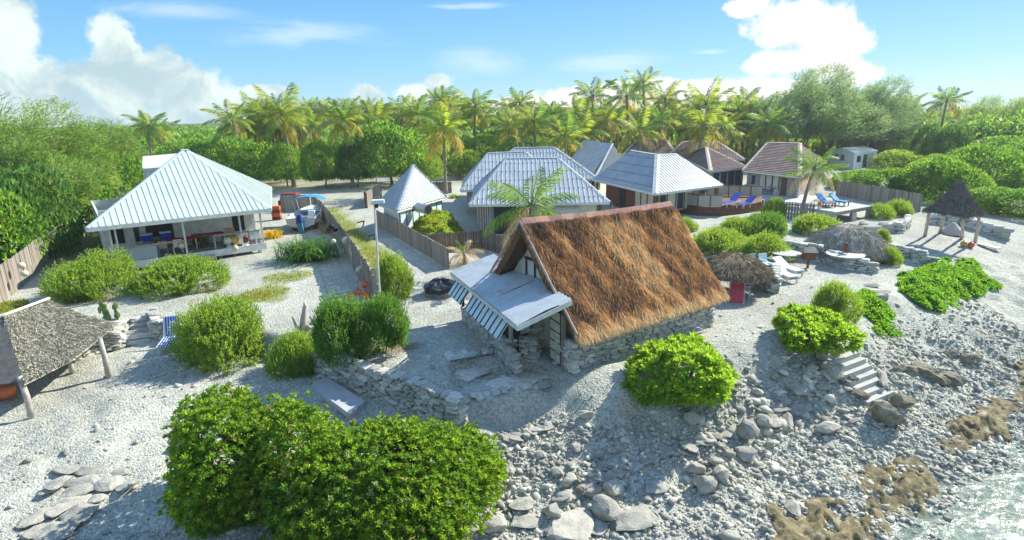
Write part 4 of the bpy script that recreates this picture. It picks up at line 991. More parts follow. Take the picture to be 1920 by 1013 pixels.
# --- brown tiled houses
def tiled(name, label, FL, FR, BR, z, R0, R1, wallm, extra=None):
    a, b, c, d, r0, r1 = hip(FL, FR, BR, z, R0, R1); th = thing(name, label, 'house', tuple(Vector(((a.x + c.x) / 2, (a.y + c.y) / 2, 0))))
    for f, e in (([a, b, r1, r0], (a, b)), ([b, c, r1], (b, c)), ([d, a, r0], (d, a))): tile_face(th, f, e, roof_tile)
    roof_slab(th, [[a, b, r1, r0], [b, c, r1], [c, d, r0, r1], [d, a, r0]], dark_wood)
    for p, q_ in ((b, r1), (a, r0), (r0, r1), (c, r1)): cap_strip(th, p, q_, tile_cap, .42, lift=.09)
    gutter(th, a, b, white_paint, .16); gutter(th, b, c, white_paint, .16)
    return th, house_box(th, [a, b, c, d], 0, z, .8, wallm)
tiled('tiled_house', 'farthest house with a brown tiled hip roof, left of the other tiled roofs', (1163, 296), (1276, 299), (1272, 289), 2.5, (1195, 263), (1248, 262), grey_wall)
tiled('tiled_house', 'brown tiled house with a broad roof behind the small tiled pyramid roof', (1246, 299), (1396, 299), (1368, 289), 2.5, (1280, 266), (1345, 265), grey_wall)
th, q = tiled('tiled_house', 'small house with a brown tiled pyramid roof and glazed doors beside the deck', (1283, 296), (1333, 321), (1402, 314), 2.4, (1324, 277), (1325, 277), grey_wall)
L = (q[2] - q[1]).length
for k in range(4): on_wall(th, q[1], q[2], .3 + k * (L - .6) / 4, .3 + (k + .92) * (L - .6) / 4, .1, 2.15, glass, 'glass_door', white_paint)
th, q = tiled('tiled_house', 'low brown tiled house behind the leaning palm and stone sun terrace', (1393, 320), (1500, 332), (1550, 303), 2.4, (1440, 268), (1500, 269), grey_wall)
a_, b_ = q[0], q[1]; L = (b_ - a_).length
for k in range(3): on_wall(th, a_, b_, L * .28 + k * L * .13, L * .28 + (k + .9) * L * .13, .6, 2.2, cream_wall, 'panel', batten)
on_wall(th, a_, b_, L * .70, L * .80, 0, 2.2, dark_wood, 'door'); on_wall(th, a_, b_, L * .10, L * .2, .9, 2.0, glass, 'window', white_paint)
# white hut
wh = thing('white_hut', 'small white prefabricated hut among the trees at the back right', 'hut', tuple(at(1602, 315)))
A, B, C = at(1551, 309), at(1600, 318), at(1641, 313); D = A + C - B; hz = 2.35
up = Vector((0, 0, 1)); mid0, mid1 = (A + B) / 2 + up * (hz + .45), (D + C) / 2 + up * (hz + .45)
for p, q_ in ((A, B), (B, C), (C, D), (D, A)): 
    dd = (q_ - p).normalized(); nn = Vector((-dd.y, dd.x, 0)) * .1
    part('wall', MB().hexa([p, q_, q_ + nn, p + nn], [p + up * hz, q_ + up * hz, q_ + nn + up * hz, p + nn + up * hz]), hut_white, wh)
for p, q_, r_ in ((A, B, mid0), (D, C, mid1)): part('gable', MB().poly([p + up * hz, q_ + up * hz, r_]), hut_white, wh)
ov = (C - B).normalized() * .25
roof_sheets(wh, [B + up * hz - ov, C + up * hz + ov, mid1 + ov, mid0 - ov], (B + up * hz, C + up * hz), white_paint, 1.0, .25, .04); roof_sheets(wh, [D + up * hz + ov, A + up * hz - ov, mid0 - ov, mid1 + ov], (D + up * hz, A + up * hz), white_paint, 1.0, .25, .04)
L = (C - B).length
on_wall(wh, B, C, L * .08, L * .26, .95, 1.95, glass, 'window', white_paint); on_wall(wh, B, C, L * .36, L * .55, .05, 2.1, glass, 'door', white_paint); on_wall(wh, B, C, L * .6, L * .82, .05, 2.15, white_paint, 'door', t=.04)
L = (B - A).length; on_wall(wh, A, B, L * .28, L * .42, 1.0, 1.9, glass, 'window', white_paint); on_wall(wh, A, B, L * .5, L * .64, 1.0, 1.9, glass, 'window', white_paint)

# --- thatched house with its lean-to
C0 = at(1078, 700); C1 = at(1340, 612); fh = Frame(C0, C1 - C0); LH = (C1 - C0).length
thh = thing('thatched_house', 'steep brown thatched house on coral stone walls beside the path', 'house', tuple(C0))
E0, E1 = at(1084, 632, 1.32), at(1356, 550, 1.36); G0, G1 = at(977, 416, 4.85), at(1258, 383, 4.75)
x0, y0 = fh.inv(G0); x1, y1 = fh.inv(G1)
K0 = fh.p(x0 + .3, 2 * y0 + .3, 1.7); K1 = fh.p(LH + .2, 2 * y1 + .3, 1.6)
def bil(a, b, c, d, s, t_): return a * (1 - s) * (1 - t_) + b * s * (1 - t_) + c * s * t_ + d * (1 - s) * t_
# body of the thatch: a thick quilted slope on each side
def slope(E0, E1, G1, G0, th_=.28):
    mb = MB(); n, m = 24, 14; nn = (E1 - E0).cross(G0 - E0).normalized(); nn = nn if nn.z > 0 else -nn
    top = [[bil(E0, E1, G1, G0, i / n, j / m) + nn * (.05 * math.sin(i * 2.1) * math.sin(j * 1.3) - .10 * math.sin(math.pi * j / m)) for j in range(m + 1)] for i in range(n + 1)]
    for i in range(n):
        for j in range(m): mb.poly([top[i][j], top[i + 1][j], top[i + 1][j + 1], top[i][j + 1]]); mb.poly([top[i][j] - nn * th_, top[i][j + 1] - nn * th_, top[i + 1][j + 1] - nn * th_, top[i + 1][j] - nn * th_])
    for i in range(n): mb.poly([top[i][0], top[i][0] - nn * th_, top[i + 1][0] - nn * th_, top[i + 1][0]])
    for j in range(m): mb.poly([top[0][j], top[0][j + 1], top[0][j + 1] - nn * th_, top[0][j] - nn * th_]); mb.poly([top[n][j], top[n][j] - nn * th_, top[n][j + 1] - nn * th_, top[n][j + 1]])
    return mb
rf = part('thatch', slope(E0, E1, G1, G0), thatch_under, thh); part('thatch', slope(K1, K0, G0, G1), thatch_under, thh)
def strands(E0, E1, G1, G0, n, fringe, seed):
    r = np.random.default_rng(seed); a, b, c, d = (np.array(p) for p in (E0, E1, G1, G0)); nn = np.cross(b - a, d - a); nn /= np.linalg.norm(nn); nn *= np.sign(nn[2])
    s, t_ = r.random(n) * 1.016 - .008, r.random(n) * .985; k = n - fringe; t_[k:] = r.random(fringe) ** 2 * .07
    def B(s, t_): s = s[:, None]; t_ = t_[:, None]; return a * (1 - s) * (1 - t_) + b * s * (1 - t_) + c * s * t_ + d * (1 - s) * t_
    dn = unit(B(s, np.maximum(t_ - .02, -.02)) - B(s, t_ + .001))
    Pp = B(s, t_) + nn * (.02 - .10 * np.sin(np.pi * np.clip(t_, 0, 1)) + .05 * np.sin(s * 24 * 2.1) * np.sin(t_ * 14 * 1.3))[:, None] + nn * r.uniform(0, .05, n)[:, None]
    side = unit((b - a)[None])
    D = dn + nn * r.uniform(.0, .16, n)[:, None] + side * r.normal(size=(n, 1)) * .36; ln = r.uniform(.18, .46, n)
    D[k:] += np.array([0, 0, -1]) * r.uniform(.1, .9, (fringe, 1)) + nn * r.uniform(-.1, .25, fringe)[:, None]; ln[k:] = r.uniform(.18, .46, fringe)
    V, F = leaves(Pp, D, ln, r.uniform(.012, .034, n), r, .05)
    u_, v_ = s * 7.5, t_ * 5.0
    band = fbm(u_ + v_ * .22, v_ * .16, .75, 4, seed); fine = r.random(n); big_ = fbm(u_, v_, 2.4, 3, seed + 4)
    pal = np.array([(.105, .070, .050), (.22, .13, .072), (.42, .235, .10), (.56, .385, .18), (.64, .51, .30)])
    x = np.clip((band - .25) * 6.4 + (fine - .5) * 1.8 + (big_ - .5) * 2.2 - .05, 0, 3.5); x = np.maximum(x, np.where(t_ < .13, np.clip(3.9 - t_ * 17 + (fine - .5) * 1.9, 0, 4), 0)); x[t_ > .94] = np.minimum(x[t_ > .94], 1.4); x = np.clip(x, 0, 3.999)
    i0 = x.astype(int); f = (x - i0)[:, None]; col = pal[i0] * (1 - f) + pal[np.minimum(i0 + 1, 4)] * f
    return V, F, np.repeat(col, 4, 0)
V, F_, Cc = strands(E0, E1, G1, G0, 74000, 9000, 3); link('thatch_strands', np_mesh('thatch_strands', V - np.array(C0), F_, Cc), thatch_mat, thh, kind='stuff')
V, F_, Cc = strands(K1, K0, G0, G1, 14000, 2000, 5); link('thatch_strands', np_mesh('thatch_strands', V - np.array(C0), F_, Cc), thatch_mat, thh, kind='stuff')
capm = mat('ridge_tile', (0.36, 0.21, 0.16), .85, (0.28, .15, .12), 4, bump=.3, island=.25)
for k in range(13):
    sg = lambda t_: Vector((0, 0, -.07 * math.sin(math.pi * t_))); p, q_ = G0 + (G1 - G0) * (k / 13) + sg(k / 13), G0 + (G1 - G0) * ((k + .985) / 13) + sg((k + 1) / 13); w = (E0 - G0).normalized(); w2 = (K0 - G0).normalized(); z = Vector((0, 0, .10 + .006 * (k % 2)))
    mb = MB().hexa([p + w * .20, q_ + w * .20, q_ + z * .3, p + z * .3], [p + w * .20 + z, q_ + w * .20 + z, q_ + z * 1.4, p + z * 1.4]); mb.hexa([p + z * .3, q_ + z * .3, q_ + w2 * .2, p + w2 * .2], [p + z * 1.4, q_ + z * 1.4, q_ + w2 * .2 + z, p + w2 * .2 + z]); part('ridge_tile', mb, capm, thh)
# barge pole down the near gable and the white gable wall with its timbers
part('barge_pole', MB().tube([G0 + Vector((-.05, -.03, .05)), G0.lerp(E0, .5) + Vector((-.03, -.05, -.02)), E0 + Vector((-.05, -.05, .12))], .045, 6), drift_wood, thh)
part('barge_pole', MB().tube([G0 + Vector((-.05, 0, .02)), K0 + Vector((-.05, 0, .1))], .045, 6), drift_wood, thh)
gx_ = .55
def gp(y, z): return fh.p(gx_, y, z)
yr = y0
mb = MB().hexa([gp(.25, .0), fh.p(gx_ + .1, .25, 0), fh.p(gx_ + .1, 2 * yr - .2, 0), gp(2 * yr - .2, 0)], [gp(.25, 1.3), fh.p(gx_ + .1, .25, 1.3), fh.p(gx_ + .1, 2 * yr - .2, 1.3), gp(2 * yr - .2, 1.3)])
mb.poly([gp(.25, 1.3), gp(yr, 4.6), gp(2 * yr - .2, 1.3)]); part('gable_wall', mb, pale_blue_paint if False else cream_wall, thh)
def timber(y0_, z0_, y1_, z1_, w=.08): part('timber', MB().beam(fh.p(gx_ - .04, y0_, z0_), fh.p(gx_ - .04, y1_, z1_), w), batten, thh)
timber(.9, 2.1, 2 * yr - 1.0, 2.1); timber(yr - .75, 3.3, yr + .75, 3.3); timber(yr, 3.35, yr, 4.5)
timber(yr - .05, 3.3, yr - .55, 3.95, .06); timber(yr + .05, 3.3, yr + .55, 3.95, .06)
for k in range(6): timber(.75 + k * .55, 1.5 if k < 3 else 2.1, .75 + k * .55, min(1.3 + (.75 + k * .55 - .25) * 1.35, 3.25) if k < 3 else 3.25, .06)
# stone footing walls of the house: every stone
def footing(owner, a, b, h, seed, n_max=150, dep=.35):
    r = random.Random(seed); d = (b - a).normalized(); nn = Vector((-d.y, d.x, 0)); L = (b - a).length; u_ = Vector((0, 0, 1))
    part('wall_core', MB().hexa([a + nn * .10 - u_ * .1, b + nn * .06 - u_ * .1, b + nn * dep - u_ * .1, a + nn * dep - u_ * .1], [a + nn * .06 + u_ * (h - .04), b + nn * .06 + u_ * (h - .04), b + nn * dep + u_ * (h - .04), a + nn * dep + u_ * (h - .04)]), wall_gap, owner)
    z = -.02; n = 0; ch = .125
    while z < h and n < n_max:
        s = -.1 * r.random()
        while s < L:
            ln = r.uniform(.22, .5)
            p = a + d * min(s + ln / 2, L) + nn * (dep * .30 + r.uniform(-.03, .03)) + Vector((0, 0, z + ch / 2))
            link('stone', STONES[r.randrange(10)], None, owner, p - owner.location, (r.uniform(-.1, .1), r.uniform(-.1, .1), math.atan2(d.y, d.x) + r.uniform(-.12, .12)), (ln * .98, dep * .8, ch * 1.05)); n += 1; s += ln
        z += ch * .97
footing(thh, fh.p(0, .12, 0), fh.p(LH, .12, 0), .95, 21, 170); footing(thh, fh.p(-.05, 1.05, 0), fh.p(-.05, .1, 0), 1.0, 22, 30); footing(thh, fh.p(LH - .02, .15, 0), fh.p(LH - .02, 3.6, 0), .95, 23, 80)
part('eave_shade_sheet', MB().box(fh, .6, LH - .2, .42, .46, .9, 1.6), batten, thh)  # near-black sheet standing in for the shade below the eave
# open door leaf
dA, dB = at(1031, 672, .02), at(1051, 688, .02); fd = Frame(dA, dB - dA); dl = (dB - dA).length
door = part('door', MB().box(fd, 0, dl, 0, .05, .02, 2.0), batten, thh)
for k in range(5): part('door_panel', MB().box(fd, .06, dl - .06, -.015, .012, .1 + k * .38, .1 + k * .38 + .32), cream_wall, door)
part('door_post', MB().box(Frame(at(1056, 690, 0), fh.ex), -.06, .06, -.06, .06, 0, 1.95), grey_wood, thh)

# lean-to
B_, A_, C_ = at(970, 612, 2.1), at(845, 511, 2.1), at(1072, 563, 2.6); D_ = A_ + (C_ - B_)
lt = thing('lean_to', 'white metal-roofed lean-to with propped shutters against the thatched house', 'lean-to', tuple(Vector((B_.x, B_.y, 0))))
roof_sheets(lt, [B_, C_, D_, A_], (A_, B_), roof_rust, .95, .23, .055, 'wave'); roof_slab(lt, [[B_, C_, D_, A_]], white_paint, .05)
stain = mat('rust_stain', (0.20, 0.085, 0.03), .8, (0.42, .30, .22), 6, stretch=(3, 3, 3))
ab = (B_ - A_).normalized(); bc = (C_ - B_).normalized()
part('fascia', MB().beam(A_ - Vector((0, 0, .07)), B_ - Vector((0, 0, .07)), .05, .14), white_paint, lt); part('fascia', MB().beam(B_ - Vector((0, 0, .08)), C_ - Vector((0, 0, .08)), .05, .16), white_paint, lt)
rs = MB(); up_ = (D_ - A_).cross(B_ - A_).normalized(); up_ = up_ if up_.z > 0 else -up_
for s in (.38, .63): rs.beam(A_.lerp(B_, s) + (D_ - A_) * .05 + up_ * .055, A_.lerp(B_, s) + (D_ - A_) * .93 + up_ * .055, .03, .012, up_)
part('rust_seams', rs, stain, lt)
pa, pb = A_ + bc * .35 + ab * .3, B_ + bc * .35 - ab * .3; pa.z = pb.z = 0
fl = Frame(pa, pb - pa); LL = (pb - pa).length
footing(lt, fl.p(0, .0, 0), fl.p(LL * .86, .0, 0), .5, 31, 120)
part('inside_shade_sheet', MB().box(fl, .1, LL * .72, .6, .64, .0, 1.9), dark_in, lt)  # dark sheet takes the place of shade inside the lean-to
def shutter(f0, f1, zt):
    p, q_ = fl.p(f0, -.05, zt), fl.p(f1, -.05, zt); dn = Vector((0, 0, -.70)) - fl.ey * .52
    o = part('shutter', MB().hexa([p + dn, q_ + dn, q_, p], [p + dn + Vector((0, 0, .04)) - fl.ey * .03, q_ + dn + Vector((0, 0, .04)) - fl.ey * .03, q_ + Vector((0, 0, .04)) - fl.ey * .03, p + Vector((0, 0, .04)) - fl.ey * .03]), pale_blue_paint, lt)
    n = max(2, round((f1 - f0) / .42))
    for k in range(n + 1):
        u_ = p + (q_ - p) * (k / n) + Vector((0, 0, .05)) - fl.ey * .04
        part('shutter_bar', MB().beam(u_, u_ + dn, .045, .03), batten, o)
shutter(.05, LL * .26, 1.95); shutter(LL * .36, LL * .88, 1.95)
for f in (0, .31): part('post', MB().box(fl, LL * f - .05, LL * f + .05, .02, .12, .5, 1.98), batten, lt)
wa, wb_ = at(952, 634, .65), at(996, 622, .65); wa.z = wb_.z = 0; fw = Frame(wa, wb_ - wa); lw = (wb_ - wa).length
part('wall_panel', MB().box(fw, 0, lw, 0, .06, .64, 2.02), cream_wall, lt)
for f in (0, .5, 1): part('batten', MB().box(fw, lw * f - .03, lw * f + .03, -.02, .07, .64, 2.05), batten, lt)
footing(lt, at(1001, 655, 0), at(1031, 650, 0), 1.9, 33, 60, .25)
# ---------------------------------------------------------------- vegetation
def lobes(r, n, spread=.62, lo=.34, hi=.52, flat=1.0):
    c = unit(r.normal(size=(n, 3))) * (r.random((n, 1)) ** .5) * spread; c[:, 2] = np.abs(c[:, 2]) * flat * .9 + .02; return c, r.uniform(lo, hi, n)
def crown_points(r, n, nl=16, spread=.62, lo=.34, hi=.52, keep_in=.72, bottom=-.35):
    c, R = lobes(r, nl, spread, lo, hi); i = r.choice(nl, n * 3, p=R ** 2 / (R ** 2).sum()); d = unit(r.normal(size=(n * 3, 3)))
    p = c[i] + d * (R[i] * (1 - .28 * r.random(n * 3) ** 2))[:, None]
    ins = np.zeros(len(p), bool)
    for k in range(nl): ins |= (np.linalg.norm(p - c[k], axis=1) < R[k] * keep_in)
    ok = ~ins & (p[:, 2] > bottom); p, d = p[ok][:n], d[ok][:n]; lo, hi = np.percentile(p[:, :2], 2, 0), np.percentile(p[:, :2], 98, 0); p[:, :2] = (p[:, :2] - (lo + hi) / 2) / ((hi - lo) / 2) * .97; return p, d
def leafy_mesh(name, seed, size, n, L, Wd, material, nl=16, up=.25, jit=.7, hide_bottom=-.2, spread=.62):
    r = np.random.default_rng(seed); p, d = crown_points(r, n, nl, bottom=hide_bottom, spread=spread); p = p - np.array([0, 0, hide_bottom]); P = p * np.array(size)
    D = d + r.normal(size=d.shape) * jit + np.array([0, 0, up]); V, F = leaves(P, D, L * r.uniform(.7, 1.25, len(P)), Wd * r.uniform(.75, 1.2, len(P)), r)
    me = np_mesh(name, V, F); me.materials.append(material); return me
def feather_mesh(name, seed, n_sprig, material, w=1.0, h=.85, ln=.19, leaf_l=.058, leaf_w=.023, per=14):
    r = np.random.default_rng(seed); p, d = crown_points(r, n_sprig, 12, spread=.55, bottom=-.12, keep_in=.62); p = (p - np.array([0, 0, -.12])) * np.array([w, w, h])
    D = unit(d * .8 + np.array([0, 0, .6]) + r.normal(size=d.shape) * .35); s = r.uniform(.6, 1.5, len(p)) ** 1.3 * ln
    t_ = np.linspace(0, 1, per)[None, :, None]; P = (p - D * .05)[:, None] + D[:, None] * s[:, None, None] * t_
    R = r.normal(size=P.shape); Dl = unit((D[:, None] * .75 + R * .42).reshape(-1, 3)); V, F = leaves(P.reshape(-1, 3), Dl, leaf_l * r.uniform(.7, 1.2, P.shape[0] * per), leaf_w, r)
    me = np_mesh(name, V, F); me.materials.append(material); return me
def rosette_mesh(name, seed, n_ros, size, material, L=.17, Wd=.055, per=11, nl=14, thin=1.0, bottom=-.3, keep_in=.8, spread=.6):
    r = np.random.default_rng(seed); p, d = crown_points(r, n_ros, nl, bottom=bottom, keep_in=keep_in, spread=spread); p = p * (1 + np.minimum(.22, r.exponential(.045, len(p))))[:, None]; P = (p - np.array([0, 0, bottom])) * np.array(size); N = unit(d * .8 + np.array([0, 0, .65]) + r.normal(size=d.shape) * .25)
    a = unit(np.cross(N, r.normal(size=N.shape))); b = np.cross(N, a); n = len(P)
    th_ = (np.arange(per)[None] * 2.4 + r.uniform(0, 6.28, (n, 1))); tl = (.25 + .95 * np.linspace(0, 1, per)[None]) + r.normal(size=(n, per)) * .1
    D = N[:, None] * np.cos(tl)[..., None] + (a[:, None] * np.cos(th_)[..., None] + b[:, None] * np.sin(th_)[..., None]) * np.sin(tl)[..., None]
    sc = r.uniform(.7, 1.25, (n, 1)) * np.ones((1, per)); V, F = leaves(np.repeat(P, per, 0), D.reshape(-1, 3), L * sc.ravel(), Wd * sc.ravel(), r, .10)
    me = np_mesh(name, V, F); me.materials.append(material); return me, P, N
def trunk_mb(h, r0, seed, forks=4, spread=1.2, top=None):
    r = random.Random(seed); mb = MB(); top = top or h
    pts = [(0, 0, -.1), (r.uniform(-.1, .1), r.uniform(-.1, .1), h * .35), (r.uniform(-.2, .2), r.uniform(-.2, .2), h * .6)]
    mb.tube(pts, [r0, r0 * .8, r0 * .62], 7)
    for k in range(forks):
        a = 6.28 * k / forks + r.uniform(-.4, .4); e = (math.cos(a) * spread * r.uniform(.6, 1.1), math.sin(a) * spread * r.uniform(.6, 1.1), top * r.uniform(.8, 1.1)); s = pts[1 + k % 2]
        m = tuple(s[i] * .5 + e[i] * .5 + (0, 0, .1 * h)[i] for i in range(3)); mb.tube([s, m, e], [r0 * .55, r0 * .38, r0 * .14], 5)
    return mb
TRUNKS = []
for k in range(4): m_ = trunk_mb(3.4, .16, k, 5, 2.4, 4.6).mesh('trunk', None, True); m_.materials.append(bark); TRUNKS.append(m_)
STEMS = []
for k in range(3): m_ = trunk_mb(.5, .035, 20 + k, 7, .55, .75).mesh('stem', None, True); m_.materials.append(bark); STEMS.append(m_)
BROAD = [leafy_mesh('crown', 200 + k, (5.0, 5.0, 4.2), 11000, .36, .20, leaf_tree, 22) for k in range(4)]
BROAD_DARK = [leafy_mesh('crown', 220 + k, (5.0, 5.0, 4.2), 9000, .38, .21, leaf_tree_dark, 20) for k in range(2)]
BROAD_LIME = [leafy_mesh('crown', 240 + k, (5.0, 5.0, 4.2), 9000, .36, .20, leaf('leaf_tree_lime', (0.115, 0.20, 0.025), (0.15, 0.235, 0.03), .42, .35, .5), 20) for k in range(3)]
UMBRELLA = [leafy_mesh('crown', 260 + k, (5.0, 5.0, 3.6), 17000, .34, .18, leaf('leaf_umbrella', (0.06, 0.145, 0.02), (0.115, 0.215, 0.026), .42, .35, .45), 26, spread=.66) for k in range(3)]
FEATHER = [feather_mesh('crown', 300 + k, 2300, leaf_feather) for k in range(4)]
FEATHER_DK = [feather_mesh('crown', 320 + k, 2400, leaf('leaf_feather_green', (0.075, 0.165, 0.026), (0.10, 0.195, 0.03), .4, .3, 2)) for k in range(2)]
def dims(o): 
    me = o.data if hasattr(o, 'data') and o.data else None
BOUND = {}
def bnd(me):
    if me.name not in BOUND:
        a = np.empty(len(me.vertices) * 3, np.float32); me.vertices.foreach_get('co', a); a = a.reshape(-1, 3); rr = float(np.percentile(np.hypot(a[:, 0], a[:, 1]), 98.5)); BOUND[me.name] = (np.array([-rr, -rr, 0]), np.array([rr, rr, np.percentile(a[:, 2], 98.5)]))
    return BOUND[me.name]
def plant(name, label, cat, group, mesh, trunk, px, base_y, w, top_y, seed, rz=None, trunk_name='trunk', gap=0.0, back=.5, depth_k=1.0, trunk_s=None):
    "stand a plant where it shows: base at (px, base_y), crown w pixels wide and reaching up to top_y"
    r = random.Random(seed); p = ground_at(px, base_y); D = math.hypot(p.x, p.y); dist = (p - Vector((0, 0, CAM_H))).length; W_ = w / 1080 * dist
    q = p + Vector((p.x, p.y, 0)).normalized() * W_ * .5 * back; q.z = gz(q.x, q.y); H_ = max(.25, at_depth(px, top_y, q.y).z - q.z) * (q.y / q.y)
    W_ *= q.length / max(1, Vector((p.x, p.y, 0)).length)
    lo, hi = bnd(mesh); th = thing(name, label, cat, tuple(q), group); sx_, sz_ = W_ / (hi[0] - lo[0]), (H_ * (1 - gap)) / hi[2]
    link('crown', mesh, None, th, (0, 0, H_ * gap), (0, 0, r.uniform(0, 6.28) if rz is None else rz), (sx_, sx_ * depth_k, sz_))
    if trunk is not None:
        tl, thi = bnd(trunk); k = H_ * .8 / thi[2]; link(trunk_name, trunk, None, th, (0, 0, 0), (0, 0, r.uniform(0, 6)), (min(k, sx_ * 1.3) if trunk_s is None else trunk_s,) * 2 + (k,))
    return th
# feathery shrubs, each told apart
for i, (x, y, w, t, lab) in enumerate([
 (186, 558, 132, 483, 'feathery yellow-green shrub in front of the left end of the veranda'), (352, 550, 138, 487, 'feathery yellow-green shrub in front of the veranda step'),
 (425, 682, 168, 566, 'wide feathery shrub beside the striped sunbed'), (556, 702, 98, 632, 'small feathery shrub below the driftwood stump'),
 (1344, 478, 108, 430, 'feathery shrub behind the left thatched parasol hut'), (1384, 448, 72, 412, 'feathery shrub between the deck and the two larger shrubs'),
 (1428, 446, 86, 402, 'deep green feathery shrub in front of the timber deck'), (1434, 492, 80, 441, 'round feathery shrub left of the mushroom table'), (1289, 434, 38, 411, 'small shrub showing past the thatched ridge'),
 (1531, 440, 84, 405, 'low shrub behind the conical thatched parasol'), (1648, 411, 48, 385, 'left shrub of a pair beyond the low stone wall'), (1680, 406, 44, 378, 'right shrub of a pair beyond the low stone wall'),
 (1664, 496, 40, 464, 'little round shrub right of the conical thatched parasol'), (1652, 462, 26, 432, 'narrow shrub leaning on the back of the conical thatched parasol'),
 (1566, 603, 78, 536, 'loose straggly shrub behind the low branching tree at the steps')]):
    plant('shrub', lab, 'shrub', 'feathery shrubs in the gardens', (FEATHER_DK if i in (6,) else FEATHER)[i % (2 if i == 6 else 4)], STEMS[i % 3], x, y, w, t, 50 + i, trunk_name='stem')
plant('shrub', 'tall dense green shrub with stems at the end of the lane fence', 'shrub', None, FEATHER_DK[0], STEMS[0], 658, 688, 128, 566, 81, trunk_name='stem')
plant('shrub', 'green shrub with a bare stem standing on the brown leaf litter', 'shrub', None, FEATHER_DK[1], STEMS[1], 724, 672, 92, 562, 82, trunk_name='stem', gap=.2)
plant('shrub', 'bushy yellow-green shrub behind the flagpole on the lane', 'shrub', None, FEATHER[2], STEMS[2], 742, 562, 76, 482, 83, trunk_name='stem')
plant('shrub', 'green shrub against the picket fence beside the timber deck', 'shrub', None, FEATHER[1], STEMS[2], 1449, 410, 42, 374, 84, trunk_name='stem')
# the big rosette bushes in front
def rosette_bush(label, px, base_y, w, top_y, seed, n, material, L, Wd, flowers, per=11, bottom=-.3, back=.5, depth_k=1.0, trunk=None, gap=0, nl=16, keep_in=.8, spread=.6, dry=0):
    p = ground_at(px, base_y); dist = (p - Vector((0, 0, CAM_H))).length; W_ = w / 1080 * dist; q = p + Vector((p.x, p.y, 0)).normalized() * W_ * .5 * back; q.z = gz(q.x, q.y)
    W_ *= Vector((q.x, q.y, q.z - CAM_H)).length / dist
    H_ = at_depth(px, top_y, q.y + W_ * .18).z - q.z; th = thing('bush', label, 'bush', tuple(q)); W_ = W_ * .98 - 1.5 * L
    me, P, N = rosette_mesh('crown', seed, n, (W_ * .52, W_ * .52 * depth_k, H_ * (1 - gap) / 1.25), material, L, Wd, per, nl, bottom=bottom, keep_in=keep_in, spread=spread)
    link('crown', me, None, th, (0, 0, H_ * gap))
    if flowers:
        r = np.random.default_rng(seed + 1); s = r.choice(len(P), flowers, False); s = s[P[s, 2] > np.percentile(P[:, 2], 30)]
        C_ = P[s] + N[s] * .12; k = 26; Q = np.repeat(C_, k, 0) + r.normal(size=(len(C_) * k, 3)) * .035; V, F = leaves(Q, r.normal(size=Q.shape) + np.array([0, 0, .8]), .04, .025, r); link('flowers', np_mesh('flowers', V, F), flower_mat, th, (0, 0, H_ * gap))
    if flowers:
        r = np.random.default_rng(seed + 2); s = r.choice(len(P), 70, False); k = 9; Q = np.repeat(P[s] + N[s] * .06, k, 0); V, F = leaves(Q, r.normal(size=Q.shape) * .7 + np.repeat(N[s], k, 0) * .5, .13, .035, r); link('dry_leaves', np_mesh('dry_leaves', V, F), leaf_dry, th, (0, 0, H_ * gap))
    if trunk:
        r = random.Random(seed); mb = MB()
        for k in range(trunk):
            a = 6.28 * k / trunk; e = Vector((math.cos(a) * W_ * .34 * r.uniform(.5, 1), math.sin(a) * W_ * .34 * r.uniform(.5, 1), H_ * r.uniform(.6, .85))); m = e * .5 + Vector((r.uniform(-.1, .1), r.uniform(-.1, .1), -.02 * H_))
            mb.tube([(0, 0, -.15), tuple(m), tuple(e)], [.07, .05, .018], 6)
            for j in range(2):
                f = Vector((r.uniform(-.3, .3), r.uniform(-.3, .3), r.uniform(.15, .4))) * W_ * .4; mb.tube([tuple(m), tuple(m + f * .6), tuple(m + f)], [.035, .02, .01], 5)
        link('trunk', mb.mesh('trunk', None, True), bark, th)
    return th
rosette_bush('tall leafy green bush left of the biggest bush at the bottom of the garden', 500, 985, 245, 706, 401, 5200, leaf_rosette, .15, .046, 40, nl=22, trunk=6, depth_k=.8, keep_in=.55)
rosette_bush('biggest leafy bush, lime green with pale flower heads, filling the bottom foreground', 730, 1050, 345, 790, 402, 8500, leaf_rosette, .145, .045, 130, nl=30, trunk=7, depth_k=.75, keep_in=.55)
rosette_bush('round bright lime bush in front of the thatched house', 1272, 772, 178, 628, 403, 900, leaf_lime, .24, .082, 0, per=12, trunk=6, nl=12, keep_in=.75, back=.35)
rosette_bush('low branching bush with a pale forked trunk at the top of the concrete steps', 1520, 664, 112, 579, 404, 560, leaf_lime, .24, .08, 0, per=12, trunk=5, nl=9, gap=.22, back=.25)
# creeper mats
def mat_of_leaves(name, label, pxs, n, hgt, material, L, Wd, seed, per=7):
    poly = [ground_at(*q) for q in pxs]; r = np.random.default_rng(seed); xs = [p.x for p in poly]; ys = [p.y for p in poly]
    X = r.uniform(min(xs), max(xs), n * 4); Y = r.uniform(min(ys), max(ys), n * 4); d = sdist(X, Y, poly) + (fbm(X, Y, .8, 3, seed) - .5) * 1.1; k = d > 0; X, Y, d = X[k][:n], Y[k][:n], d[k][:n]
    Z = ground_h(X, Y) + np.clip(d / .8, .1, 1) * hgt * (.45 + .9 * fbm(X, Y, .9, 3, seed + 1)) * r.uniform(.75, 1, len(X)); P = np.repeat(np.stack([X, Y, Z], -1), per, 0)
    D = r.normal(size=P.shape) * .8 + np.array([0, 0, .75]); V, F = leaves(P, D, L * r.uniform(.7, 1.2, len(P)), Wd, r); c = np.array([np.mean(xs), np.mean(ys), 0])
    o = link(name, np_mesh(name, V - c, F), material, None, tuple(c)); return tag(o, label, 'ground cover')
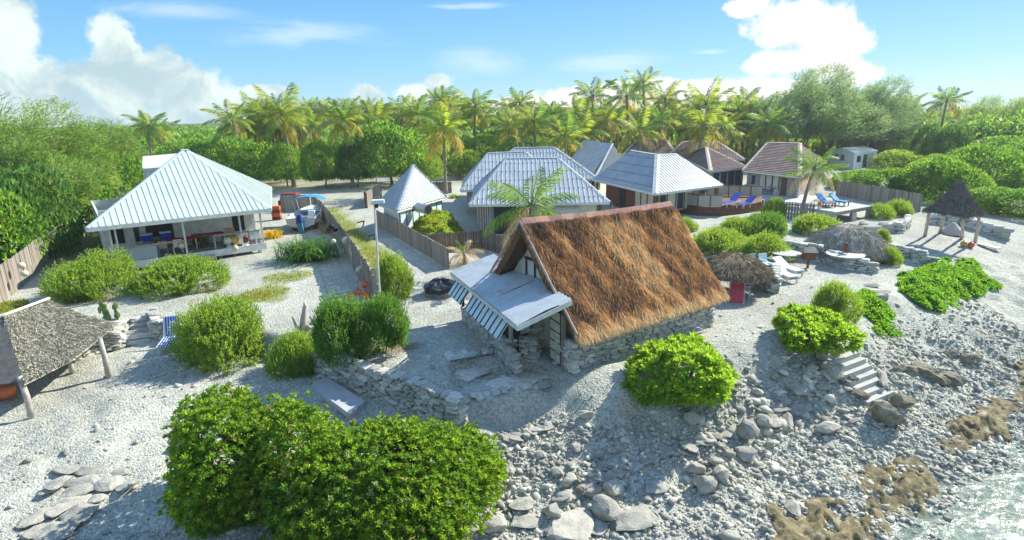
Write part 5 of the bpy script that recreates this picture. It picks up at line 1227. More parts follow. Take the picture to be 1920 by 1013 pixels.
mat_of_leaves('creeper', 'large mat of bright green creeper spreading down the bank at the right', [(1678, 545), (1700, 518), (1735, 505), (1752, 488), (1775, 488), (1785, 508), (1810, 490), (1835, 505), (1866, 540), (1835, 555), (1800, 570), (1765, 592), (1730, 575)], 4200, .55, leaf_sea, .17, .085, 61)
mat_of_leaves('creeper', 'narrow patch of green creeper on the bank above the concrete steps', [(1600, 560), (1640, 548), (1655, 575), (1680, 600), (1668, 640), (1640, 620), (1625, 590)], 900, .4, leaf_sea, .17, .08, 62)
mat_of_leaves('weeds', 'tuft of green weeds at the left edge beside the grey thatch roof', [(-20, 590), (20, 570), (46, 572), (20, 592), (0, 605)], 500, .5, grass_mat, .25, .03, 63)
mat_of_leaves('hedge', 'low yellow-green hedge inside the lane fence beside the kiosk', [(728, 404), (745, 388), (790, 388), (812, 400), (795, 418), (760, 420)], 3200, 1.25, leaf_croton, .16, .08, 64)
mat_of_leaves('hedge', 'larger yellow-green hedge by the white pipe in the lane fence corner', [(770, 440), (800, 414), (850, 414), (868, 440), (845, 462), (805, 460)], 3600, 1.1, leaf_croton, .16, .08, 65)
def strap_clump(name, label, px, py, w, hpx, n, material, seed, wd=.05, up=0):
    p = ground_at(px, py); d = (p - Vector((0, 0, CAM_H))).length; W_ = w / 1080 * d; r = np.random.default_rng(seed); V, F = [], []
    k0 = 0; L = max(W_ * .55, .3)
    for i in range(n):
        a = r.uniform(0, 6.28); b = np.array([r.normal() * W_ * .2, r.normal() * W_ * .16 + W_ * .25, 0]); e = min(1.5, r.uniform(.8, 1.4) + up); ln = L * r.uniform(.8, 1.25); o = np.array([math.cos(a), math.sin(a), 0]); s = np.array([-o[1], o[0], 0]) * wd / 2
        q = b; el_ = e
        for j in range(5):
            w_ = s * (1 - (j / 4.4) ** 2); V += [q - w_, q + w_]; q = q + (o * math.cos(el_) + np.array([0, 0, math.sin(el_)])) * ln / 4; el_ -= .42
        F += [(k0 + 2*j, k0 + 2*j + 1, k0 + 2*j + 3, k0 + 2*j + 2) for j in range(4)]; k0 += 10
    o = link(name, np_mesh(name, np.array(V), np.array(F)), material, None, p); return tag(o, label, 'plant')
strap_clump('lily_clump', 'big clump of strap-leaved lilies in front of the boat', 570, 492, 100, 60, 620, leaf_strap, 71, .075)
strap_clump('yellow_plant', 'bright yellow spiky plant beside the cottage corner', 509, 448, 32, 36, 300, leaf_yellow, 72, .05, .5)
strap_clump('dry_plant', 'dry straw-coloured plant by the boat trailer', 615, 438, 36, 26, 160, leaf_dry, 73, .05)
strap_clump('potted_plant', 'orange-green spiky plant by the wall of the large metal-roofed house', 851, 372, 20, 18, 120, leaf_croton, 74, .07)
strap_clump('agave', 'dark spiky plant in the corner of the brown fence', 925, 462, 40, 40, 160, leaf_strap, 75, .06)
# cactus above the left wall
cp_ = ground_at(207, 598); cb = MB()
for k in range(13):
    a = Vector((rnd.uniform(-.38, .38), rnd.uniform(-.15, .15), .12 + .16 * (k % 4))); i_ = len(cb.v); cb.ball((0, 0, 0), .13, 9, 5, 1.35); ca_ = rnd.uniform(-.9, .9); ti_ = rnd.uniform(-.5, .5)
    for j_ in range(i_, len(cb.v)):
        q_ = Vector(cb.v[j_]); q_.y *= .28; q_ = Euler((0, ti_, ca_)).to_matrix() @ q_; cb.v[j_] = tuple(cp_ + a + q_)
solo('cactus', cb, mat('cactus_pad', (.10, .17, .05), .6, (.15, .21, .06), 6), 'prickly pear cactus on top of the wall by the stone steps', 'cactus', smooth=True)

# ---- palms: every frond a leaf of its own
def frond_mesh(name, seed, material, L=1.0, droop=1.1, n=26, wd=.018, hang=.55):
    r = np.random.default_rng(seed); V, F = [], []; m = 9; q = np.zeros(3); a = 0.0; C_ = [q.copy()]; A = [a]
    for j in range(m):
        q = q + np.array([math.cos(a), 0, math.sin(a)]) * L / m; a -= droop / m * (.4 + 1.2 * j / m); C_.append(q.copy()); A.append(a)
    C_ = np.array(C_)
    for j in range(m + 1):
        w_ = .016 * (1 - .8 * j / m); V += [C_[j] + (0, w_, 0), C_[j] + (0, -w_, 0), C_[j] + (0, 0, w_)]
    for j in range(m): F += [(3*j, 3*j + 1, 3*j + 4, 3*j + 3), (3*j + 1, 3*j + 2, 3*j + 5, 3*j + 4), (3*j + 2, 3*j, 3*j + 3, 3*j + 5)]
    for i in range(n):
        t_ = .12 + .88 * (i + .5) / n; f = t_ * m; j = min(int(f), m - 1); b = C_[j] + (C_[j + 1] - C_[j]) * (f - j); tg = C_[j + 1] - C_[j]; tg = tg / np.linalg.norm(tg)
        ll = L * .30 * math.sin(min(1, (t_ * .93 + .10)) * math.pi) ** .6
        for s in (1, -1):
            d = tg * (.55 + .4 * t_) + np.array([0, s * 1.0, 0]) + np.array([0, 0, -hang * r.uniform(.5, 1.4)]) + r.normal(size=3) * .07; d /= np.linalg.norm(d); wv = tg * wd * r.uniform(.8, 1.3)
            k = len(V); mid = b + d * ll * .55; e = b + d * ll + np.array([0, 0, -ll * .18]); V += [b - wv * .6, mid - wv, e, mid + wv]; F.append((k, k + 1, k + 2, k + 3))
    me = np_mesh(name, np.array(V), np.array(F)); me.materials.append(material); return me
FR_G = [frond_mesh('frond', 500 + k, leaf_palm, 1, d) for k, d in enumerate((.7, 1.2, 1.6))]
FR_D = [frond_mesh('frond', 510 + k, leaf_palm_green, 1, d) for k, d in enumerate((.7, 1.2, 1.6))]
FR_Y = [frond_mesh('frond', 520 + k, leaf_palm_yellow, 1, d, 20) for k, d in enumerate((1.2, 1.7))]
FR_B = [frond_mesh('frond', 530, leaf_dry, 1, 1.2, 18)]
FR_N = [frond_mesh('frond', 540 + k, leaf_palm_green, 1, d, 46, .009, .75) for k, d in enumerate((.8, 1.3, 1.7))]
FR_ND = [frond_mesh('frond', 550 + k, leaf_dry, 1, d, 40, .009, .8) for k, d in enumerate((1.5, 1.9))]
def palm(label, base, h, fl, seed, n=15, green=.5, dead=3, lean=None, group=None, near=False, cat='palm'):
    r = random.Random(seed); th = thing('coconut_palm', label, cat, tuple(base), group); lx, ly = lean or (r.uniform(-.09, .09) * h, r.uniform(-.09, .09) * h)
    pts = [(lx * t_ ** 1.7, ly * t_ ** 1.7, h * t_ - .1 * (t_ == 0)) for t_ in (0, .12, .3, .5, .75, 1)]
    r0 = .10 + .012 * h; link('trunk', MB().tube(pts, [r0 * 1.7, r0 * 1.15, r0, r0 * .9, r0 * .8, r0 * .75], 7).mesh('trunk', None, True), palm_bark, th)
    top = (lx, ly, h - .05); a0 = r.uniform(0, 6.28)
    for k in range(n):
        f = k / max(1, n - 1); el_ = 1.40 - 1.95 * f ** .8 + r.uniform(-.12, .12); az_ = a0 + k * 2.4 + r.uniform(-.25, .25); old = k >= n - dead
        pool = (FR_N if not old else FR_ND) if near else (FR_Y if old and r.random() < .7 else (FR_B if old and r.random() < .35 else (FR_D if r.random() < green else FR_G)))
        s = fl * r.uniform(.8, 1.1) * (.75 if k < 2 else 1)
        link('frond', pool[min(len(pool) - 1, int(r.random() * len(pool) * (.6 + .8 * f)))], None, th, top, (r.uniform(-.25, .25), -el_, az_), (s, s, s))
    return th
GROVE = 'coconut palms of the grove behind the houses'
GP = [(272, 236, 92, 'small palm left of the cottage annex, above the hedge'), (300, 246, 100, 'low palm just above the cottage annex roof'), (440, 226, 84, 'lone palm standing clear above the hedge right of the cottage roof'), (535, 212, 76, 'broad bushy palm, widest left of the lane'),
 (590, 238, 84, 'short palm between the two broad bushy palms'), (650, 224, 74, 'broad ragged palm behind the hedge above the lane'), (700, 222, 96, 'palm with upright fronds behind the round trees by the lane'), (748, 206, 104, 'slim palm peeping up behind the round trees'),
 (790, 212, 82, 'palm with a pale trunk left of the yellow-fringed palm'), (822, 188, 104, 'tall palm of a close pair, left one'), (845, 196, 108, 'tall palm of a close pair, right one'), (830, 243, 66, 'near palm with hanging yellow fronds above the kiosk'), (885, 200, 98, 'palm with a straight bare trunk right of the close pair'),
 (915, 214, 104, 'palm with dark drooping fronds above the large metal roof'), (980, 192, 100, 'palm rising clear against white cloud above the three metal roofs'), (1005, 226, 88, 'dark dense palm above the metal ridge'), (1042, 214, 100, 'palm between the metal ridge and the tall single palm'), (1078, 212, 92, 'palm left of the tall single palm'),
 (1114, 180, 98, 'tall single palm, windswept, above the grey-roofed house'), (1135, 222, 84, 'mid-height palm below the tall single palm'), (1182, 178, 88, 'tall dark palm with a long trunk right of centre'), (1212, 160, 104, 'tallest palm of the grove'), (1160, 226, 96, 'palm at the foot of the two tallest trunks'),
 (1256, 184, 90, 'tall palm with a leaning pale trunk'), (1240, 226, 84, 'lower palm left of the leaning pale trunk'), (1292, 206, 96, 'palm behind the leaning pale trunk'), (1324, 196, 82, 'palm with a long curved trunk near the tiled roofs'), (1312, 234, 76, 'low palm above the tiled ridge'), (1374, 206, 98, 'palm left of the big feathery tree'), (1408, 190, 104, 'palm half covered by the big feathery tree'),
 (1346, 240, 88, 'yellowing palm above the second tiled roof'), (950, 236, 92, 'low palm behind the metal roof ridge'), (862, 228, 98, 'palm behind the straight bare trunk'), (1100, 246, 80, 'short palm above the grey-roofed house'), (1206, 244, 76, 'short yellow palm behind the deck house'), (1062, 256, 74, 'lowest palm between the two metal roofs'), (1445, 232, 86, 'palm seen through the big feathery tree'),
 (1700, 203, 110, 'palm right of the big feathery tree'), (1772, 190, 100, 'palm among the dark feathery trees at the right')]
for i, (x, y, Y, lab) in enumerate(GP):
    p = at_depth(x, y, Y); palm(lab, (p.x, p.y, 0), p.z, (4.3 if i not in (3, 5, 11) else 4.4) * rnd.uniform(.9, 1.05), 600 + i, 19 if i not in (3, 5, 11) else 24, .75 if x > 1370 or i % 4 == 0 else .3, 4 if i not in (11, 5) else 8, group=GROVE)
GM = [(535, 'the widest bushy palm'), (650, 'the broad ragged palm'), (748, 'the slim palm above the round trees'), (830, 'the near yellow-fringed palm'), (885, 'the straight bare trunk'), (980, 'the palm clear against cloud'), (1042, 'the palm at the metal ridge end'), (1114, 'the tall windswept palm'), (1182, 'the tall dark palm'), (1212, 'the tallest palm'), (1256, 'the leaning pale trunk'), (1324, 'the long curved trunk'), (1374, 'the palm beside the big feathery tree'), (1408, 'the half covered palm')]
USED_G = set()
def grove_label(x, Y, z):
    for how in ('', 'some way ', 'farther '):
        for mx, nm in sorted(GM, key=lambda m: abs(m[0] - x))[:5]:
            q = ('low ' if z < 8.6 else 'mid-height ' if z < 10 else 'high ') + 'palm ' + how + ('left of ' if x < mx else 'right of ') + nm + (', far back' if Y > 128 else ', midway back' if Y > 108 else ', in front')
            if q not in USED_G: USED_G.add(q); return q
    return 'coconut palm in the thick of the grove behind the houses'
for i in range(115):
    x = 470 + 980 * ((i * .618) % 1); Y = 90 + 60 * ((i * .382 + .1) % 1); p = at_depth(x, 200 + 46 * rnd.random(), Y)
    palm(grove_label(x, Y, p.z), (p.x, p.y, 0), max(3.0, p.z), rnd.uniform(3.6, 4.8), 700 + i, 15, .25, 4, group=GROVE + ', crowded together')
pb_ = at(986, 432); palm('young palm with drooping fronds rising behind the thatched ridge', (pb_.x - .2, 31, 0), at_depth(995, 385, 31).z, 3.3, 801, 15, near=True, dead=4, lean=(.2, .1))
pb_ = ground_at(1503, 402); palm('palm leaning over the stone sun terrace in front of the tiled house', tuple(pb_), at_depth(1522, 318, pb_.y).z, 3.0, 802, 17, near=True, dead=4, lean=(.8, .3))
pb_ = ground_at(872, 496); palm('small dry straw-coloured palm at the end of the lane fence', tuple(pb_), .75, 1.5, 803, 12, near=True, dead=10)

# ---- broadleaf trees
def tree(label, x, base, w, top, seed, pool, group=None, gap=.22, trunk=True, back=.35, name='round_tree', dk=1.0):
    return plant(name, label, 'tree', group, pool[seed % len(pool)], TRUNKS[seed % 4] if trunk else None, x, base, w, top, seed, gap=gap, back=back, depth_k=dk)
GT = 'round trees along the far side of the lane'
for i, (x, b, w, t, pool, lab) in enumerate([
 (385, 345, 150, 264, BROAD, 'broad clipped-looking tree directly right of the cottage roof peak'), (470, 350, 130, 262, BROAD, 'tree behind the right slope of the cottage roof'), (540, 352, 80, 272, BROAD, 'round tree behind the blue boat canopy'), (612, 354, 86, 268, BROAD, 'round tree with a split trunk at the end of the lane'),
 (672, 352, 78, 270, BROAD_DARK, 'dark tree beside the lamp post'), (735, 348, 170, 236, BROAD, 'largest round tree, rising behind the lamp post'), (802, 348, 74, 289, BROAD_LIME, 'lighter green rounded tree right of the kiosk peak'), (875, 335, 62, 284, BROAD_LIME, 'small light green tree left of the large metal roof'),
 (905, 318, 120, 254, BROAD, 'tree spreading behind the left wing of the metal roof'), (1000, 310, 110, 258, BROAD_DARK, 'dark tree behind the metal ridge'), (320, 330, 120, 276, BROAD, 'tree behind the cottage annex'), (960, 330, 60, 262, BROAD_LIME, 'small tree just over the metal ridge')]):
    tree(lab, x, b, w, t, 900 + i, pool, GT)
GL = 'trees behind the left fence'
for i, (x, b, w, t, pool, lab) in enumerate([
 (215, 408, 130, 284, BROAD, 'leafy tree touching the left eave of the cottage'), (120, 445, 150, 300, BROAD, 'leafy tree behind the bend of the left fence'), (30, 490, 170, 318, BROAD_DARK, 'dark leafy tree at the left edge behind the fence'), (75, 462, 110, 395, BROAD_LIME, 'lower bright tree leaning over the left fence'), (-60, 520, 180, 330, BROAD, 'tree cut off by the left edge'), (165, 425, 110, 372, BROAD, 'bushy tree low behind the fence corner'), (20, 480, 110, 425, BROAD_LIME, 'bright shrubby tree over the nearest left fence boards')]):
    tree(lab, x, b, w, t, 930 + i, pool, GL, gap=.05)
GRT = 'rounded trees at the right'
for i, (x, b, w, t, lab) in enumerate([(1760, 378, 128, 300, 'umbrella-shaped bright green tree left of the pointed thatch pavilion'), (1845, 352, 122, 278, 'umbrella-shaped bright green tree behind the pointed thatch pavilion'), (1895, 330, 165, 262, 'wide umbrella-shaped tree at the right edge'),
 (1600, 356, 90, 322, 'left end of the bright hedge trees below the white hut'), (1662, 366, 110, 318, 'middle hedge tree below the white hut'), (1890, 402, 130, 354, 'low spreading bush at the right edge beside the pavilion'), (1712, 372, 60, 330, 'small tree right of the hedge trees')]):
    tree(lab, x, b, w, t, 950 + i, UMBRELLA, GRT, gap=.0, back=.5, trunk=i < 3)
for i, (x, b, w, t, pool, lab) in enumerate([(1690, 318, 84, 283, BROAD_LIME, 'yellow-green bush right of the white hut'), (1735, 312, 46, 236, BROAD_DARK, 'dark slim tree behind the white hut bushes, left one'), (1770, 316, 60, 240, BROAD_DARK, 'dark slim tree behind the white hut bushes, right one'), (1655, 300, 90, 246, BROAD_LIME, 'yellow-green tree behind the white hut'),
 (1420, 292, 80, 262, BROAD_LIME, 'yellow-green bush behind the gap between tiled roofs'), (1545, 300, 90, 258, BROAD, 'tree between the tiled roof and the white hut'), (1830, 300, 120, 236, BROAD_DARK, 'dark tree behind the umbrella-shaped trees'), (1740, 330, 70, 292, BROAD_LIME, 'yellow-green bush behind the umbrella-shaped trees'), (1900, 300, 110, 240, BROAD_DARK, 'dark tree at the right edge')]):
    tree(lab, x, b, w, t, 970 + i, pool, 'trees behind the white hut', gap=.05, trunk=False)
# ---- casuarinas
def casuarina_mesh(seed, n, size, material, wind=(.55, .1), L=.55, Wd=.035, nl=18, shear=.35):
    r = np.random.default_rng(seed); p, d = crown_points(r, n, nl, spread=.95, lo=.12, hi=.36, keep_in=.4, bottom=-.1); p[:, 0] += shear * (p[:, 2] - .3); P = (p + np.array([0, 0, .1])) * np.array(size)
    per = 9; D0 = unit(d * .45 + np.array([wind[0], wind[1], .6]) + r.normal(size=d.shape) * .2); t_ = np.linspace(0, 1, per)[None, :, None]; Pk = P[:, None] + D0[:, None] * t_ * L * 2.6
    D = unit((D0[:, None] * .8 + r.normal(size=Pk.shape) * .45 + np.array([0, 0, -.1])).reshape(-1, 3)); V, F = leaves(Pk.reshape(-1, 3), D, L * r.uniform(.6, 1.2, len(D)), Wd, r, .05)
    V[:, 2] *= size[2] / np.percentile(V[:, 2], 99.7); me = np_mesh('crown', V, F); me.materials.append(material); return me
def casuarina(label, x, base, top, w, seed, Y, material, size_n, lean=0, group=None, dk=.8, bare=.22, L=.55, Wd=.07):
    a = at_depth(x, base, Y); t_ = at_depth(x, top, Y); H_ = t_.z; W_ = w / 1080 * Y * 1.04; th = thing('casuarina', label, 'tree', (a.x, Y, 0), group)
    link('crown', casuarina_mesh(seed, size_n, (W_ * .5, W_ * .5 * dk, H_ * (1 - bare)), material, L=L, Wd=Wd), None, th, (lean, 0, H_ * bare))
    r = random.Random(seed); mb = MB()
    for k in range(6):
        s = Vector((r.uniform(-.12, .12) * W_, r.uniform(-.1, .1) * W_, -.1)) * (1 if k else 0); e = Vector((r.uniform(-.36, .36) * W_ + lean * .6, r.uniform(-.2, .2) * W_, H_ * r.uniform(.5, .78))); mb.tube([s * .6, s * .5 + e * .28 + Vector((0, 0, H_ * .08)), e * .62, e], [.014 * H_, .010 * H_, .005 * H_, .001 * H_], 6)
        for j in range(4):
            q = e * r.uniform(.4, .9); mb.tube([q, q + Vector((r.uniform(-.12, .18) * W_, r.uniform(-.1, .1) * W_, H_ * r.uniform(.05, .2)))], [.003 * H_, .0006 * H_], 4)
    link('trunk', mb.mesh('trunk', None, True), bark, th); return th
casuarina('big feathery grey-green tree with several trunks behind the tiled house, left part', 1490, 300, 138, 150, 1001, 92, leaf_casuarina_grey, 4600, .6, bare=.3, L=.6)
casuarina('big feathery grey-green tree behind the white hut, tallest tree in view', 1560, 306, 122, 180, 1002, 96, leaf_casuarina_grey, 6500, 1.2, bare=.25, L=.6)
casuarina('feathery grey-green tree on the right flank of the tallest tree', 1625, 308, 168, 120, 1003, 100, leaf_casuarina_grey, 3600, 1.0, bare=.25, L=.6)
for i, (x, b, t, w, Y, lab) in enumerate([(1790, 300, 180, 90, 118, 'thin feathery tree with a drooping top at the right'), (1850, 300, 184, 110, 112, 'dense feathery tree right of the thin drooping one'), (1905, 300, 176, 90, 108, 'dense feathery tree at the right edge'), (1960, 300, 176, 100, 105, 'feathery tree cut off by the right edge'), (1720, 300, 214, 80, 125, 'small feathery tree behind the dark slim trees')]):
    casuarina(lab, x, b, t, w, 1010 + i, Y, leaf_casuarina, 1500, .4, 'feathery trees at the far right', L=.6, Wd=.075)
for i, (x, b, t, w, Y, lab) in enumerate([(95, 430, 192, 170, 50, 'feathery tree with a wispy leaning top at the left'), (20, 470, 200, 150, 46, 'feathery tree at the left edge'), (190, 400, 226, 120, 58, 'lower feathery tree left of the cottage annex'), (-60, 470, 190, 160, 48, 'feathery tree cut off by the left edge'), (60, 440, 262, 150, 43, 'lower feathery tree in front of the wispy leaning one')]):
    casuarina(lab, x, b, t, w, 1030 + i, Y, leaf_casuarina, 3600, .8, 'feathery trees at the left', bare=.2 if i else .25, L=.46, Wd=.05)
# ---- the far wood: one mass
def far_wood():
    r = np.random.default_rng(77); n = 4200; az_ = r.uniform(-.95, .95, n); dd = r.uniform(120, 330, n); X, Y = dd * np.sin(az_), dd * np.cos(az_); Hh = r.uniform(4.5, 7.6, n); m = 60
    C_ = np.repeat(np.stack([X, Y, Hh * .5], -1), m, 0); d = unit(r.normal(size=(n * m, 3))); d[:, 2] = np.abs(d[:, 2]) * 1.0 - .1; P = C_ + d * np.repeat(np.stack([r.uniform(2.2, 4.5, n), r.uniform(2.2, 4.5, n), Hh * .5], -1), m, 0)
    V, F = leaves(P, d + r.normal(size=d.shape) * .6, r.uniform(.6, 1.1, n * m), .5, r); return np_mesh('far_wood', V, F)
tag(link('far_wood', far_wood(), leaf_tree, kind='stuff'), 'far green woodland closing the view behind the palm grove', 'woodland')
def understory():
    r = np.random.default_rng(78); n = 900; X = r.uniform(-50, 75, n); Y = r.uniform(86, 128, n); k = (np.abs(X) / Y < .95) & ~((X > 40) & (Y < 100)); X, Y = X[k], Y[k]; n = len(X); m = 60; Hh = r.uniform(1.2, 3.6, n)
    C_ = np.repeat(np.stack([X, Y, Hh * .35], -1), m, 0); d = unit(r.normal(size=(n * m, 3))); P = C_ + d * np.repeat(np.stack([r.uniform(1, 2.2, n), r.uniform(1, 2.2, n), Hh * .6], -1), m, 0); P[:, 2] = np.abs(P[:, 2])
    V, F = leaves(P, d + r.normal(size=d.shape) * .7 + np.array([0, 0, .4]), r.uniform(.5, 1.1, n * m), .3, r); return np_mesh('undergrowth', V, F)
tag(link('undergrowth', understory(), leaf('leaf_under', (0.10, 0.155, 0.025), (0.16, 0.18, 0.03), .42, .4, .4), kind='stuff'), 'green and yellow undergrowth beneath the palms', 'undergrowth')
def lawn_grass():
    r = np.random.default_rng(79); Xs, Ys = [], []
    for (x, y, rad) in ((540, 520, 1.3), (500, 548, 1.1), (470, 560, 1.0), (590, 470, 1.1)):
        p = ground_at(x, y); k = 900; a = r.uniform(0, 6.28, k); q = rad * r.random(k) ** .6; Xs.append(p.x + q * np.cos(a)); Ys.append(p.y + q * np.sin(a))
    pts = [ground_at(*q) for q in ((618, 392), (650, 425), (690, 462), (715, 495), (732, 520))]
    for a, b in zip(pts, pts[1:]):
        k = 1500; t_ = r.random(k); Xs.append(a.x + (b.x - a.x) * t_ + r.normal(size=k) * .45); Ys.append(a.y + (b.y - a.y) * t_ + r.normal(size=k) * .45)
    X, Y = np.concatenate(Xs), np.concatenate(Ys); P = np.stack([X, Y, ground_h(X, Y)], -1); V, F = leaves(P, r.normal(size=P.shape) * .5 + np.array([0, 0, .8]), r.uniform(.08, .2, len(P)), .035, r); return np_mesh('grass', V, F)
tag(link('grass', lawn_grass(), grass_mat, kind='stuff'), 'sparse yellow-green grass along the lane and in the yard', 'grass')
# ---------------------------------------------------------------- fences: every board
def fence(name, label, tops, mat_, h=1.5, bw=.16, gap=.012, seed=1, z0=-.05, post_every=2.2, ground_px=True, h_end=None, far_limit=290):
    "tops: where the foot of the fence shows, along its run"
    pts = [ground_at(*q) for q in tops]; th = thing(name, label, 'fence', tuple(pts[len(pts) // 2])); r = random.Random(seed)
    L = [0]
    for a, b in zip(pts, pts[1:]): L.append(L[-1] + (b - a).length)
    step = max(bw + gap, L[-1] / far_limit); B = [MB().hexa([(-.5, -.5, 0), (.5, -.5, 0), (.5, .5, 0), (-.5, .5, 0)], [(-.5, -.5, 1 - k * .004), (.5, -.5, 1 + k * .004), (.5, .5, 1 + k * .004), (-.5, .5, 1 - k * .004)]).mesh('board') for k in range(4)]
    for m_ in B: m_.materials.append(mat_)
    def pos(s):
        for i in range(len(pts) - 1):
            if s <= L[i + 1] or i == len(pts) - 2: f = (s - L[i]) / (L[i + 1] - L[i]); return pts[i].lerp(pts[i + 1], f), (pts[i + 1] - pts[i]).normalized(), f
    s = 0
    while s < L[-1]:
        p, d, f = pos(s); hh = h + ((h_end - h) * s / L[-1] if h_end else 0)
        link('board', B[r.randrange(4)], None, th, p - th.location + Vector((0, 0, z0)), (r.uniform(-.015, .015), r.uniform(-.012, .012), math.atan2(d.y, d.x) + r.uniform(-.02, .02)), (step - gap, .028, hh * r.uniform(.975, 1.02) - z0)); s += step
    s = 0
    while s <= L[-1]:
        p, d, f = pos(s); nn = Vector((-d.y, d.x, 0)); hh = h + ((h_end - h) * s / L[-1] if h_end else 0)
        link('fence_post', B[0], None, th, p + nn * .07 - th.location + Vector((0, 0, z0)), (0, 0, math.atan2(d.y, d.x)), (.10, .10, hh - z0 - .05)); s += post_every
    for a, b in zip(pts, pts[1:]):
        d = (b - a).normalized(); nn = Vector((-d.y, d.x, 0)) * .045
        for k in (.3, .85):
            ha = Vector((0, 0, h * k)); part('rail', MB().beam(a + nn + ha, b + nn + ha, .05, .09), mat_, th)
    return th
fence('board_fence', 'weathered board fence at the left edge with hanging floats', [(-40, 606), (2, 572), (52, 528), (98, 482)], fence_wood, 1.75, .17, seed=1)
fence('board_fence', 'board fence in shade leading to the cottage behind the left shrub', [(98, 478), (135, 455), (168, 440)], fence_wood, 1.6, .17, seed=2)
fence('board_fence', 'long weathered board fence between the boat and the lane hung with floats', [(586, 398), (604, 414), (625, 444), (650, 482), (672, 520), (690, 552), (703, 578)], fence_wood, 1.75, .155, seed=3)
fence('board_fence', 'dark board fence closing the yard behind the blue boat canopy', [(530, 398), (583, 396)], fence_wood, 1.6, .16, seed=4)
fence('board_fence', 'pale board fence along the right side of the lane below the kiosk', [(706, 424), (740, 442), (780, 466), (815, 488), (843, 506)], fence_wood, 1.35, .17, seed=5, h_end=1.15)
fence('board_fence', 'brown board fence in front of the large metal-roofed house', [(806, 474), (860, 470), (905, 466), (975, 488)], fence_brown, 1.25, .16, seed=6)
fence('board_fence', 'small board fence with a red post at the far end of the lane', [(690, 390), (704, 376), (716, 372)], fence_wood, 1.55, .2, seed=7)
fence('picket_fence', 'grey picket fence with gaps below the stone sun terrace', [(1428, 404), (1465, 409), (1500, 412), (1528, 414)], grey_wood, 1.35, .17, .05, seed=8)
fence('board_fence', 'weathered board fence behind the sun terrace below the hedge trees', [(1568, 366), (1630, 378), (1680, 388), (1724, 398)], fence_wood, 1.5, .2, seed=9)
fence('board_fence', 'short board fence between the kiosk and the large metal roof', [(800, 362), (848, 362)], fence_brown, 1.3, .2, seed=10)
rp = ground_at(686, 390); solo('red_post', MB().beam(rp, rp + Vector((0, 0, 1.6)), .16), red_paint, 'red painted post at the lane end of the small board fence', 'post')
# posts, poles and lamps
pb = Vector((-5.95, 24.6, 0)); pt = at_depth(702, 380, 24.6)
fp = thing('mast', 'thin pale metal mast with a small box on top beside the lane', 'mast', tuple(pb))
part('pole', MB().tube([pb, pb.lerp(pt, .5), pt], .05, 8), white_paint, fp)
fr_ = Frame(pt, Vector((1, .15, 0)), pt.z); part('box', MB().box(fr_, -.1, .42, -.25, .12, -.02, .12), pale_blue_paint, fp); part('lamp', MB().ball(pt + Vector((.10, -.1, -.14)), .09), dark_in, fp)
lp = ground_at(706, 345); lt_ = at_depth(703, 292, lp.y)
o = thing('lamp_post', 'white globe lamp on a thin post in front of the round trees', 'lamp', tuple(lp)); part('post', MB().tube([lp, lt_], .06, 6), white_paint, o); part('lamp_shade', MB().ball(lt_ + Vector((0, 0, .1)), .30), white_paint, o)
p = ground_at(705, 562); ep = thing('end_post', 'thick white painted post ending the long board fence', 'post', tuple(p)); part('post', MB().beam(p - Vector((0, 0, .05)), p + Vector((0, 0, 1.5)), .17), white_paint, ep); part('cap', MB().beam(p + Vector((0, 0, 1.505)), p + Vector((0, 0, 1.56)), .21), grey_wood, ep)
p = ground_at(1476, 624); bl = thing('bollard_lamp', 'small pale bollard lamp beside the low branching bush', 'lamp', tuple(p)); part('post', MB().tube([p, p + Vector((0, 0, .42))], .10, 10), white_paint, bl); part('cap', MB().lathe(p + Vector((0, 0, .425)), [(.15, 0), (.15, .05), (.04, .1)], 12), grey_wall, bl)
p = ground_at(1667, 402); gp_ = thing('globe_lamp', 'white globe lamp on a short post in front of the pair of shrubs', 'lamp', tuple(p)); part('post', MB().tube([p, p + Vector((0, 0, .35))], .05, 6), steel, gp_); part('globe', MB().ball(p + Vector((0, 0, .55)), .22), white_paint, gp_)
